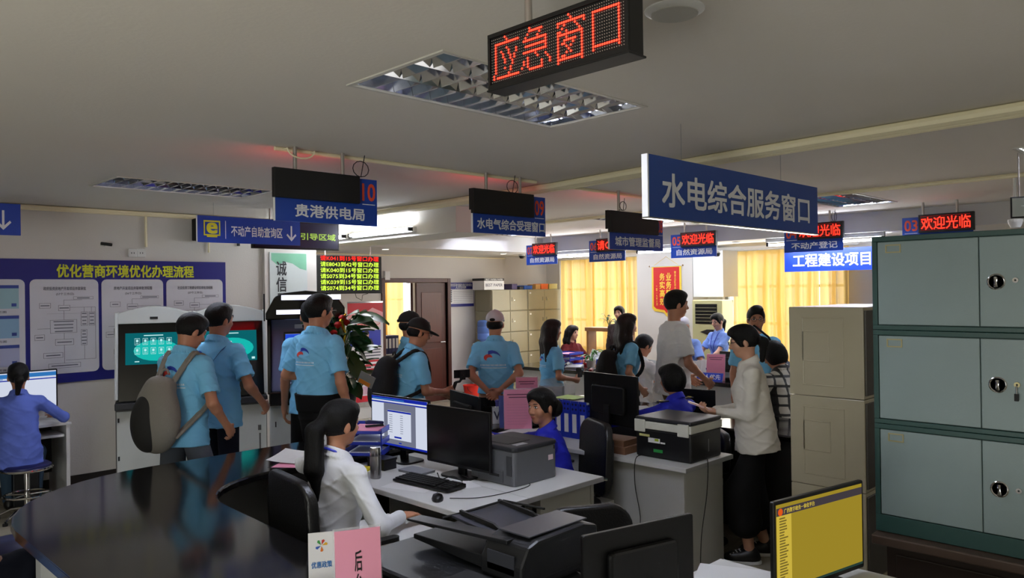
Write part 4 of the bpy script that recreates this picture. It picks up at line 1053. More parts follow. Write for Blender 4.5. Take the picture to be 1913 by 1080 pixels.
# little stand cards
def stand_card(label, p, rz, w_, h_, mat=pink, lines=2, cat='sign card', lean=.12, txt=None, group=None, name='stand_card', thick=.004, vtxt=None):
    t = thing(name, label, cat, p, rz, group)
    c = MB().prism([(0, 0), (thick, 0), (thick, h_), (0, h_)], -w_ / 2, w_ / 2, 'x').build('card', mat, t)
    c.rotation_euler = (-lean, 0, 0)
    if lines:
        l_ = MB()
        for k in range(lines): l_.box(-w_ * (.38 - .06 * k), w_ * (.38 - .06 * k), -.0012, -.0002, h_ * (.86 - .07 * k), h_ * (.885 - .07 * k))
        for k in range(8): l_.box(-w_ * .4, w_ * .35, -.0012, -.0002, h_ * (.62 - .07 * k), h_ * (.622 - .07 * k))
        l_.build('print_lines', M('pink_ink', (120, 60, 90), .6), c)
    if txt: text(c, 'lettering', txt, w_ * .7, h_ * .5, 0, h_ * .5, -.001, M('print_dark', (40, 40, 70), .6), .02)
    if vtxt: text(c, 'lettering', vtxt, w_ * .16, h_ * .62, 0, h_ * .42, -.001, M('ink_black', (20, 24, 24), .6), .015, vertical=True)
    a = MB(); a.box(-w_ / 2 - .004, w_ / 2 + .004, thick + .001, thick + .004, 0, h_ + .008)
    q = a.build('acrylic_back', acrylic, t); q.rotation_euler = (-lean, 0, 0)
    B(-w_ / 2 - .004, w_ / 2 + .004, 0, .06, 0, .004).build('acrylic_foot', acrylic, t)
    return t
stand_card('pink notice card in acrylic stand behind the woman in blue uniform', PZ(968, 802, ZC), -.75, .21, .30)
stand_card('pink notice card standing beside long-haired woman, half behind blue box', (4.85, 4.68, ZC), -.75, .19, .29)
stand_card('small white and black window card behind the ponytailed woman', PZ(596, 838, ZC), -.7, .1, .13, M('card_white', (196, 196, 200), .5), 0, txt='15')
stand_card('small white emblem card beside leaning blue folders', PZ(929, 792, ZC), -.6, .07, .13, M('card_white'), 0, txt='V')
t = stand_card('pink handwritten card in acrylic holder at the bottom left foreground', PZ(672, 1128, ZC), -.42, .155, .245, M('pink_bright', (240, 160, 186), .6), 0, vtxt='后台')
t = thing('leaflet_bundle', 'bundle of white leaflets with blue print beside the pink foreground card', 'leaflets', PZ(602, 1110, ZC), -.5)
for k in range(5):
    o = B(-.045 + .007 * k, .045 + .007 * k, .006 * k, .006 * k + .003, .0, .21 - .006 * k).build('leaflet', paper, t); o.rotation_euler = (-.12, .02 * k, 0)
    if k == 0:
        text(o, 'lettering', '优惠政策', .07, .022, 0, .1, -.001, M('print_blue', (30, 110, 180), .5), .02)
        for q_, (c_, a_) in enumerate((((220, 170, 30), .3), ((200, 60, 50), 1.2), ((60, 150, 70), 2.2), ((50, 90, 180), 3.6), ((220, 120, 40), 4.8))):
            MB().face([(.0 + .02 * math.cos(a_ + d_) * r_, -.001, .165 + .02 * math.sin(a_ + d_) * r_) for d_, r_ in ((0, .1), (-.3, 1), (.0, 1.1), (.3, .9))]).build('emblem_ray', M('ray%d_ink' % q_, c_, .5), o)
t = thing('purple_tray', 'purple plastic tray at the very bottom of the picture', 'tray', PZ(585, 1150, ZC), -.4)
m_ = MB(); m_.box(-.15, .15, -.11, .11, 0, .005).box(-.15, .15, -.11, -.105, .005, .045).box(-.15, .15, .105, .11, .005, .045).box(-.15, -.145, -.105, .105, .005, .045).box(.145, .15, -.105, .105, .005, .045)
m_.build('tray_body', M('purple_plastic', (92, 74, 160), .4), t)

# blue magazine files
def mag_file(label, x, y, rz=PI / 2, wd=.074, dp=.25, h_=.30):
    """spine faces local -y"""
    t = thing('magazine_file', label, 'file box', (x, y, .75), rz, 'blue perforated file boxes')
    blk = M('file_blue', (22, 48, 176), .4)
    m_ = MB()
    m_.box(-wd / 2, wd / 2, 0, .003, 0, h_ * .93); m_.box(-wd / 2, wd / 2, dp - .003, dp, 0, h_ * .8); m_.box(-wd / 2, wd / 2, .003, dp - .003, 0, .003)
    for s in (-1, 1): m_.box(s * wd / 2 - (.003 if s > 0 else 0), s * wd / 2 + (.003 if s < 0 else 0), .003, dp - .003, .003, h_ * .86)
    m_.build('shell', blk, t)
    hl = MB()
    for r_ in range(2):
        for c_ in range(2):
            cx, cz = (-.016 + .032 * c_), h_ * (.72 + .12 * r_)
            hl.face([(cx + .009 * math.cos(a), -.0008, cz + .009 * math.sin(a)) for a in [2 * PI * q / 12 for q in range(12)]])
    for r_ in range(6):
        for c_ in range(5):
            cy, cz = .03 + .045 * c_, .05 + .04 * r_
            hl.face([(-wd / 2 - .0006, cy + .008 * math.cos(a), cz + .008 * math.sin(a)) for a in [-2 * PI * q / 10 for q in range(10)]])
            hl.face([(wd / 2 + .0006, cy + .008 * math.cos(a), cz + .008 * math.sin(a)) for a in [2 * PI * q / 10 for q in range(10)]])
    o = hl.build('holes', M('hole_dark', (8, 12, 60), .6), t); o['kind'] = 'stuff'
    B(-.02, .02, -.0015, -.0002, h_ * .14, h_ * .6).build('spine_label', paper, t)
    B(-wd / 2 + .008, wd / 2 - .008, .02, dp - .02, .01, h_ * .9).build('papers', paper, t)
    return t
for k, lb in enumerate(('blue file box with white label, farthest left of the row', 'second blue file box in the row beside the webcam monitor', 'third blue file box in the row beside the webcam monitor', 'nearest blue file box of the row, against the webcam monitor')):
    mag_file(lb, 4.34, 3.86 - .078 * k, -PI / 2)
sheet('lime green folder lying on top of the blue file boxes', (4.47, 3.85, 1.032), .1, .2, .2, M('lime_card', (160, 200, 60), .6))
# blue box and brochure holders on the counter
t = carton('blue cardboard file box with pink sheet on top behind seated woman', (4.72, 4.5, ZC), (.18, .24, .2), .1, M('box_blue', (50, 72, 160), .5)); sheet('pink sheet on the blue cardboard file box', (4.72, 4.5, ZC + .2012), .2, .18, .22, pink)
for k, lb in enumerate(('leaning dark blue folder left of the pink notice card', 'clear acrylic brochure holder leaning beside blue folder')):
    q = PZ(938 + 12 * k, 800, ZC); t = thing('leaning_folder', lb, 'folder', q, -.7 + .1 * k)
    o = B(-.02, .16, 0, .006, 0, .25).build('cover', (M('folder_blue', (36, 56, 140), .4), acrylic)[k], t); o.rotation_euler = (-.25, 0, 0)
    o = B(-.015, .15, .008, .014, 0, .24).build('sheets', paper, t); o.rotation_euler = (-.25, 0, 0)
q = PZ(908, 700, 1.05); t = carton('small purple tissue box at the counter edge behind gimbal man', PZ(940, 765, ZC + .0), (.14, .1, .09), .5, M('tissue_purple', (80, 80, 160), .5))
q = PZ(975, 800, ZC)
t = thing('telephone_handset', 'white telephone handset by the seated uniformed woman', 'telephone', (q.x + .0, q.y - .25, ZC), .6)
MB().tube([(-.09, 0, .02), (-.07, 0, .035), (.07, 0, .035), (.09, 0, .02)], [.022, .014, .014, .022], 10).build('handset', whitep, t, smooth=True)
B(-.08, .08, -.07, .07, 0, .018).build('base', whitep, t, bevel=.004)
t = thing('acrylic_box', 'clear acrylic rack standing on the counter behind blue file boxes', 'rack', (5.1, 4.6, ZC), .1)
for k in range(3): B(-.2 + .2 * k, -.197 + .2 * k, -.1, .1, 0, .2).build('divider', acrylic, t)
B(-.2, .2, .1, .103, 0, .25).build('back_plate', acrylic, t); B(-.2, .2, -.103, -.1, 0, .12).build('front_plate', acrylic, t)
t = thing('white_card_sheet', 'white sheet of paper standing up behind the lit monitor', 'paper', PZ(765, 795, ZC), -.75)
o = B(-.13, .13, 0, .002, .0, .21).build('sheet', paper, t); o.rotation_euler = (-.1, 0, 0)
sheet('paper lying on top of webcam monitor back box', (5.4, 3.75, ZC + .002), .3, .3, .22)
sheet('white printed sheets on the counter beyond the bob-haired woman', (5.5, 3.95, ZC + .003), .9, .3, .22, curl=.02)
t = thing('laptop', 'dark laptop open behind the bob-haired woman', 'laptop', (5.35, 3.35, ZC), -PI / 2 + .2)
B(-.17, .17, -.12, .12, 0, .018).build('base', black_m, t, bevel=.003)
o = B(-.17, .17, .12, .128, .01, .23).build('lid', black_m, t, bevel=.003)

# ------------------------------------------------------------------ cabinets on the right
teal = M('cabinet_teal', (30, 66, 62), .45, noise=.1, nscale=3, bump=.05, bscale=120)
gdoor = M('cabinet_door_grey', (122, 138, 138), .42, noise=.06, nscale=5, bump=.04, bscale=160)
def green_cab(label, z0, z1, base):
    t = thing('filing_cabinet', label, 'cabinet', (3.62, 1.302, z0), -PI / 2, 'grey-green filing cabinets in a stack')
    Hh = z1 - z0; Wd = .92
    m_ = MB(); m_.box(0, Wd, .012, .42, 0, Hh)
    m_.build('carcass', teal, t, bevel=.004)
    fr = MB(); fr.box(0, Wd, -.004, .0115, Hh - .022, Hh).box(0, Wd, -.004, .0115, 0, base).box(0, .022, -.004, .0115, base, Hh - .022).box(Wd - .022, Wd, -.004, .0115, base, Hh - .022)
    fr.build('front_frame', teal, t, bevel=.002)
    for k in range(2):
        x0_, x1_ = (.024, .425) if k == 0 else (.428, .894)
        d = B(x0_, x1_, -.002, .011, base + .003, Hh - .025).build('door', gdoor, t, bevel=.003)
        hx = x1_ - .03 if k == 0 else x0_ + .07; hz = base + (Hh - base) * .47
        if k == 0:
            lh = MB(); lx, lz = x0_ + .035, Hh - .075
            for q in ((lx, lx + .065, lz, lz + .005), (lx, lx + .065, lz + .032, lz + .037), (lx, lx + .005, lz + .005, lz + .032), (lx + .06, lx + .065, lz + .005, lz + .032)): lh.box(q[0], q[1], -.005, -.002, q[2], q[3])
            lh.build('label_holder', M('brass_dull', (160, 150, 110), .4, .6), d)
        else:
            hx = x0_ + .06
            MB().tube([(hx + .03 * math.cos(a), -.003, hz + .03 * math.sin(a)) for a in [2 * PI * q / 24 for q in range(24)]], .004, 6, closed=True).build('handle_ring', chrome, d, smooth=True)
            g = MB().lathe([(0, 0), (.02, .003), (.03, .001)], 20); g.v = [(hx + v[0], -.0025 - .0 * v[2], hz + v[1]) for v in g.v]; g.build('handle_dish', M('dish_steel', (128, 132, 132), .45, .2), d)
            MB().tube([(hx, -.012, hz + .018), (hx, -.018, hz), (hx, -.012, hz - .02)], [.008, .006, .008], 8).build('handle', chrome, d, smooth=True)
            MB().tube([(hx + .068, -.01, hz + .005), (hx + .068, 0, hz + .005)], .011, 14).build('lock', chrome if z0 > 1.6 or z0 < 1 else M('brass_dull'), d, smooth=True)
            MB().tube([(hx + .068, -.0105, hz + .005), (hx + .068, -.009, hz + .005)], .004, 8).build('keyhole', blackm, d)
    return t
green_cab('top grey-green filing cabinet of the stack of three at right', 1.654, 2.073, .02)
green_cab('middle grey-green filing cabinet with a key hanging in its lock', 1.232, 1.652, .02)
green_cab('bottom grey-green filing cabinet of the stack on the brown table', .745, 1.23, .075)
t = thing('key', 'small black-headed key hanging in the middle cabinet lock', 'key', (3.60, 1.302 - .428 - .06 - .068, 1.42), -PI / 2)
MB().tube([(0, 0, .02), (0, -.002, -.01)], .003, 6).build('blade', chrome, t); B(-.008, .008, -.003, .003, -.04, -.01).build('head', blackm, t, bevel=.002)
t = thing('wooden_table', 'dark brown wooden cupboard carrying the grey-green filing cabinets', 'table', (3.55, .1, 0))
B(0, .62, 0, 1.2, .70, .742).build('tabletop', M('dark_wood', (70, 54, 44), .4, noise=.25, nscale=5, stretch=(10, 1, 1)), t, bevel=.006)
B(.05, .58, .05, 1.15, 0, .70).build('cupboard', M('dark_wood2', (44, 32, 27), .45, noise=.25, nscale=5, stretch=(1, 1, 8)), t)
for y in (.08, .61): B(.042, .05, y, y + .5, .05, .66).build('door', M('dark_wood2'), t, bevel=.004)
# beige steel cabinets stack
beige = M('cabinet_beige', (172, 164, 140), .22, noise=.04, nscale=2)
beige_shade = M('cabinet_beige_shade', (66, 62, 54), .5)  # beige darkened in the colour, for the doors on the shadowed side
for k, (z0, z1, lb) in enumerate(((.005, .17, 'plinth beige steel cabinet at the bottom of the glossy stack'), (.172, .692, 'lower glossy beige steel cabinet of the stack beside green cabinets'), (.694, 1.214, 'middle glossy beige steel cabinet of the stack beside green cabinets'), (1.216, 1.735, 'top glossy beige steel cabinet of the stack beside green cabinets'))):
    t = thing('steel_cabinet', lb, 'cabinet', (4.4, 1.636, z0), 0, 'glossy beige steel cabinets in a stack')
    Hh = z1 - z0
    B(0, .85, 0, .43, 0, Hh - .001).build('carcass', beige, t, bevel=.004)
    if Hh > .3:
        e_ = MB()
        for (a, b, c, d) in ((.06, .3, .06, Hh - .06), (.14, .3, .2, Hh - .14)):
            for q in ((a, b, c, c + .007), (a, b, d - .007, d), (a, a + .007, c, d), (b - .007, b, c, d)): e_.box(-.004, .0005, q[0] + .05, q[1] + .05, q[2], q[3])
        e_.build('embossed_rim', beige, t, bevel=.002)
        for s in (0, 1): B(.01 + .418 * s, .42 + .418 * s, -.012, -.0005, .02, Hh - .02).build('door', beige_shade, t, bevel=.003)

# ------------------------------------------------------------------ rear lockers
lk = M('locker_beige', (142, 136, 112), .45, noise=.04, nscale=2)
lkh = M('locker_handle', (120, 116, 106), .3, .8)
a = PY(918, 560, 9.65); LX0 = a.x
labels_l = ['left', 'right']
zs_ = [0.005, .38, .755, 1.13, 1.505, 1.885]
ords = ['bottom', 'second from bottom', 'third from bottom', 'fourth from bottom', 'top']
for c_ in range(2):
    for k in range(5):
        t = thing('locker', '%s beige steel locker of the %s stack by the door wall' % (ords[k], labels_l[c_]), 'locker', (LX0 + .9 * c_, 9.65, zs_[k]), 0, 'beige steel lockers')
        Hh = zs_[k + 1] - zs_[k] - .004
        B(0, .895, 0, .42, 0, Hh).build('carcass', lk, t, bevel=.004)
        for s in range(2):
            d = B(.012 + .44 * s, .443 + .44 * s, -.012, -.0005, .012, Hh - .012).build('door', lk, t, bevel=.003)
            hx = .40 if s == 0 else .5
            if c_ == 0 and s == 1 or c_ == 1:
                B(hx - .01, hx + .01, -.02, -.0125, Hh * .45, Hh * .45 + .07).build('handle', lkh, d, bevel=.002)
                MB().tube([(hx + .05, -.018, Hh * .5), (hx + .05, -.012, Hh * .5)], .01, 8).build('lock', chrome, d)
            if c_ == 1 and s == 0: B(.05, .09, -.0135, -.0125, Hh - .08, Hh - .05).build('card', paper, d)
# boxes on the lockers
zt_ = 1.885
t = carton('black and white copy paper carton on top of the left lockers', (LX0 + .12, 9.85, zt_), (.48, .3, .2), .0, paper, M('carton_black', (24, 24, 26), .5), txt=('BEST PAPER', 'BEST PAPERS PAPER'))
for (dx, w_, h_, col, lb) in ((.62, .14, .1, (70, 60, 100), 'small purple box beside the copy paper carton'), (.80, .1, .05, (60, 60, 62), 'small dark box between purple and blue boxes on lockers'), (.98, .22, .07, (36, 96, 190), 'low blue and white box on top of right lockers'),
                              (1.24, .13, .09, (196, 150, 90), 'tan box beside the orange box on the lockers'), (1.42, .2, .1, (214, 96, 36), 'orange box on top of the right lockers'), (1.66, .24, .1, (176, 160, 90), 'olive carton at the right end of locker tops')):
    carton(lb, (LX0 + dx, 9.8, zt_), (w_, .2, h_), .05, M('box_%d_%d_%d' % col, col, .6))
# water dispenser
q = PZ(884, 741, 0); X_, Y_ = q.x + .0, q.y
t = thing('water_dispenser', 'white water dispenser with blue bottle against the door wall', 'water dispenser', (q.x, min(q.y, 9.75), 0), 0)
B(-.16, .16, -.16, .16, .02, .96).build('cabinet', whitep, t, bevel=.015); B(-.14, .14, -.166, -.1605, .05, .55).build('door', M('disp_door', (200, 202, 204), .4), t, bevel=.004)
B(-.12, .12, -.168, -.1605, .62, .86).build('tap_recess', M('disp_recess', (150, 155, 160), .4), t)
for s in (-1, 1): MB().tube([(s * .05, -.168, .8), (s * .05, -.2, .8), (s * .05, -.2, .77)], .01, 8).build('tap', (M('tap_red', (190, 40, 30)), M('tap_blue', (40, 60, 190)))[s > 0], t)
MB().lathe([(.05, .962), (.09, 1.0), (.135, 1.03), (.135, 1.12), (.128, 1.13), (.135, 1.14), (.135, 1.24), (.128, 1.25), (.135, 1.26), (.13, 1.33), (.1, 1.36), (0, 1.36)], 24).build('water_bottle', M('bottle_blue', (96, 130, 200), .15, alpha=.85), t, smooth=True)
q = PZ(852, 745, 0)
t = thing('bucket', 'red plastic bucket on the floor beside the water dispenser', 'bucket', (q.x, min(q.y, 9.7), 0))
MB().lathe([(0, .005), (.11, .0), (.145, .26), (.152, .262), (.152, .272), (.138, .27), (.105, .02), (0, .02)], 24).build('body', M('bucket_red', (214, 40, 26), .4), t, smooth=True)
MB().tube([(.15 * math.cos(a), -.05 - .1 * math.sin(a) * .6, .25 - .12 * math.sin(a)) for a in [PI * k / 12 for k in range(13)]], .004, 5).build('handle', blackm, t)

# floor-standing air conditioner
q = PX(1322, 700, 10.15)
t = thing('air_conditioner', 'cream floor-standing air conditioner with black louvred outlet', 'air conditioner', (10.15, q.y, 0), -PI / 2 - .05)
acm = M('ac_cream', (184, 178, 128), .4)
B(-.26, .26, 0, .32, 0, 1.68).build('body', acm, t, bevel=.015); B(-.20, .18, -.004, -.0005, 1.32, 1.62).build('outlet', M('ac_black', (10, 10, 10), .4), t)
for k in range(5): MB().box(-.19, .17, -.016, -.005, 1.36 + .05 * k, 1.366 + .05 * k).build('louver', M('ac_louver', (150, 146, 110), .4), t)
MB().prism([(-.12, 1.2), (.0, 1.24), (.12, 1.24), (.12, 1.16), (.0, 1.16)], -.004, -.0005, 'y').build('display_panel', M('ac_display', (40, 36, 34), .3), t)
B(-.22, .22, -.004, -.0005, .1, .6).build('intake_grille', acm, t, bevel=.003)
MB().tube([(0, .15, 1.685)] + [(.04 * math.sin(a), .15, 1.72 - .035 * math.cos(a)) for a in [2 * PI * k / 10 for k in range(11)]], .003, 5).build('cable', whitep, t)

# red pennant on column
a, b = PX(1217, 495, 10.58), PX(1272, 495, 10.58)
PWd = a.y - b.y; zt2 = PX(1244, 498, 10.58).z; zb2 = PX(1244, 592, 10.58).z; Hh = zt2 - zb2
t = thing('award_pennant', 'red velvet pennant with gold characters and yellow fringe', 'pennant', (10.585, a.y, zb2), -PI / 2)
redv = M('pennant_red', (196, 18, 20), .6); gold = M('pennant_gold', (232, 196, 60), .5)
MB().prism([(.0, Hh), (PWd, Hh), (PWd, .14), (PWd * .92, .09), (PWd * .6, .07), (PWd * .5, .0), (PWd * .4, .07), (PWd * .08, .09), (0, .14)], 0, .006, 'y').build('fringe', gold, t)
MB().prism([(.035, Hh - .01), (PWd - .035, Hh - .01), (PWd - .035, .17), (PWd * .85, .13), (PWd * .58, .11), (PWd * .5, .06), (PWd * .42, .11), (PWd * .15, .13), (.035, .17)], -.003, -.0005, 'y').build('velvet', redv, t)
text(t, 'lettering', '业务精通', .095, Hh * .66, PWd * .58, Hh * .55, -.004, gold, .025, vertical=True)
text(t, 'lettering', '务实高效', .095, Hh * .66, PWd * .36, Hh * .55, -.004, gold, .025, vertical=True)
text(t, 'lettering', '赠港北区政务服务中心', .035, Hh * .62, PWd * .8, Hh * .6, -.004, gold, .01, vertical=True)
text(t, 'lettering', '二零一九年六月', .03, Hh * .4, PWd * .17, Hh * .42, -.004, gold, .01, vertical=True)
MB().tube([(-.03, -.008, Hh + .01), (PWd + .03, -.008, Hh + .01)], .01, 8).build('rod', whitep, t)
for s in (-.035, PWd + .035): MB().lathe([(0, -.015), (.018, 0), (0, .015)], 10, (s, -.008, Hh + .01)).build('rod_knob', M('knob_gold', (150, 110, 50), .4, .6), t)
MB().tube([(.05, -.008, Hh + .02), (PWd / 2, -.004, Hh + .16), (PWd - .05, -.008, Hh + .02)], .003, 5).build('hanging_cord', gold, t)

# items on the far counter
q = PX(1062, 670, 8.0)
tray_stack('blue letter tray stack on the far counter before the seated clerk', (8.1, PX(1062, 670, 8.1).y, ZC), -PI / 2, 3, .3, .3, bluep, .075)
def pos(px, X): return PX(px, 670, X).y
t = thing('telephone', 'grey desk telephone with curled cord on far counter', 'telephone', (7.9, pos(1073, 7.9), ZC), -1.2)
MB().prism([(-.08, 0), (.08, 0), (.08, .05), (-.08, .025)], -.11, .11, 'x').build('base', M('phone_grey', (150, 150, 152), .4), t, bevel=.006); MB().tube([(-.1, -.04, .05), (-.09, 0, .07), (-.1, .05, .06)], .018, 8).build('handset', M('phone_grey'), t, smooth=True)
t = thing('telephone', 'red telephone on the far counter by the curtain', 'telephone', (8.28, pos(1085, 8.28), ZC + .0), -1.0)
MB().prism([(-.09, 0), (.09, 0), (.09, .09), (-.09, .04)], -.1, .1, 'x').build('base', M('phone_red', (176, 24, 30), .3), t, bevel=.01); MB().tube([(-.1, .03, .09), (0, .03, .11), (.1, .03, .09)], .022, 8).build('handset', M('phone_red'), t, smooth=True)
cable([(7.8, pos(1085, 7.8), ZC + .006), (7.85, pos(1095, 7.85), ZC + .01), (7.78, pos(1103, 7.78), ZC + .006), (7.9, pos(1112, 7.9), ZC + .006)], 'dark curly cable lying on the far counter', .007)
t = thing('red_tape_dispenser', 'small dark red tool lying at the far counter edge', 'tool', (7.76, pos(1104, 7.76), ZC), .5)
B(-.07, .07, -.02, .02, 0, .03).build('body', M('tool_red', (110, 24, 26), .4), t, bevel=.006); MB().tube([(.05, -.015, .015), (.05, .015, .015)], .024, 12).build('reel', M('tool_dark', (40, 16, 16), .5), t)
t = thing('framed_notice', 'slanted white sheet and blue box behind the potted leaves on far counter', 'notice', (8.3, pos(1115, 8.3), ZC), -1.2)
o = B(-.16, .16, 0, .006, .02, .22).build('sheet', paper, t); o.rotation_euler = (-.5, .3, 0); B(.0, .22, -.05, 0, 0, .1).build('box', bluep, t, bevel=.004)
def plant(label, x, y, z, n, hgt, spread, leaf=.07, seed=1, pot=True, col=(46, 92, 40), name='potted_plant', width=.5):
    rnd = random.Random(seed); t = thing(name, label, 'plant', (x, y, z))
    if pot:
        MB().lathe([(0, 0), (.05, 0), (.07, .09), (.074, .1), (.06, .1), (.055, .08), (0, .08)], 16).build('pot', M('pot_white', (200, 196, 188), .5), t, smooth=True)
    lm = M('leaf_green_%d' % col[1], col, .35, noise=.25, nscale=8)
    me = None
    for k in range(n):
        a = rnd.uniform(0, 2 * PI); f_ = rnd.random(); hz = .08 + hgt * (f_ ** .8); rr = spread * rnd.uniform(.4, 1)
        p0 = Vector((0, 0, .07 if pot else max(0, hz - .3))); p1 = Vector((rr * math.cos(a), rr * math.sin(a), hz))
        MB().tube([p0, p0.lerp(p1, .5) + Vector((0, 0, .04)), p1], .0035, 5).build('stem', lm, t)
        if me is None:
            L = leaf; g = MB(); ns = 6; vs = []
            for i in range(ns + 1):
                s_ = i / ns; w_ = L * width * math.sin(PI * min(1, s_ * .93 + .05)) ** .8 * (1 - .25 * s_)
                vs += [(-w_, L * 2 * s_, -.25 * L * s_ * s_ * 2 + .12 * L), (0, L * 2 * s_, -.25 * L * s_ * s_ * 2), (w_, L * 2 * s_, -.25 * L * s_ * s_ * 2 + .12 * L)]
            fs = []
            for i in range(ns): fs += [(3 * i, 3 * i + 1, 3 * i + 4, 3 * i + 3), (3 * i + 1, 3 * i + 2, 3 * i + 5, 3 * i + 4)]
            g.add(vs, fs); o = g.build('leaf', lm, t, smooth=True); me = o.data
        else:
            o = bpy.data.objects.new('leaf', me); C.objects.link(o); o.parent = t
        o.location = p1; o.rotation_euler = (rnd.uniform(-.9, .5), rnd.uniform(-.5, .5), a - PI / 2 + rnd.uniform(-.5, .5)); sc = rnd.uniform(.7, 1.25); o.scale = (sc, sc, sc)
    return t
plant('small green potted plant on the far counter beside the blue trays', 8.15, pos(1104, 8.15), ZC, 16, .16, .1, .045, 3, col=(60, 116, 44))
plant('sprig of leaves on the wooden rack by the left curtain', 9.6, PX(1138, 600, 9.6).y, 1.27, 10, .12, .12, .04, 5, pot=False, col=(48, 80, 30))
t = thing('wooden_rack', 'brown wooden rack top below the left curtain', 'rack', (9.6, PX(1140, 620, 9.6).y, 0), 0)
B(-.12, .12, -.42, .42, 1.2, 1.26).build('top', wood, t, bevel=.005)
for sy in (-1, 1): B(-.1, .1, sy * .38 - .02, sy * .38 + .02, 0, 1.2).build('side', wood, t)
B(-.1, .1, -.36, .36, .7, .73).build('shelf', wood, t)
t = thing('desktop_panel', 'slanted dark tablet terminal beside the seated man in white', 'terminal', (8.0, pos(1212, 8.0), ZC), -1.9)
MB().prism([(-.1, 0), (.1, 0), (.1, .16), (-.1, .04)], -.15, .15, 'x').build('body', dgrey, t, bevel=.006); B(-.1, .1, -.02, .06, .0, .005).build('base', dgrey, t)
# right part of far counter
stand_card('pink notice card on the far counter before the clerk with lanyard', (7.8, pos(1336, 7.8), ZC), -PI / 2 + .25, .21, .30)
t = stand_card('blue priority service nameplate with white characters on far counter', (7.72, pos(1324, 7.72), ZC), -PI / 2 + .2, .3, .1, M('plate_blue', (30, 60, 180), .4), 0, lean=.5)
text(t, 'lettering', '军人优先', .25, .06, 0, .05, -.004, sign_white, .02, rot=(-.5, 0, 0))
t = thing('brochure_stack', 'stack of white and blue brochures standing by the clerk', 'brochures', (7.85, pos(1300, 7.85), ZC), -1.2)
for k in range(4):
    o = B(-.1 + .05 * k, -.0 + .05 * k, .03 * k, .03 * k + .01, 0, .2 + .01 * k).build('brochure', paper, t); o.rotation_euler = (-.15, 0, 0)
    B(-.09 + .05 * k, -.01 + .05 * k, .03 * k - .002, .03 * k - .0005, .02, .12).build('cover_print', M('cover_print', (90, 110, 190), .5), o) if 0 else None
tray_stack('blue letter trays behind the pink card on the far counter', (8.1, pos(1322, 8.1), ZC), -PI / 2, 2, .3, .28, bluep, .09)
t = thing('card_reader', 'black curved card reader on the far counter right of nameplate', 'card reader', (7.95, pos(1350, 7.95), ZC), -1.4)
MB().prism([(-.1, 0), (.1, 0), (.08, .07), (-.04, .09), (-.1, .03)], -.12, .12, 'x').build('body', black_m, t, bevel=.01); B(-.05, .05, -.12, -.1, 0, .02).build('slot', blackm, t)
monitor('black monitor back between the pink card and the woman in blouse', 8.0, pos(1362, 8.0) - .1, ZC, PI / 2 - .2, .48, .28, .04)

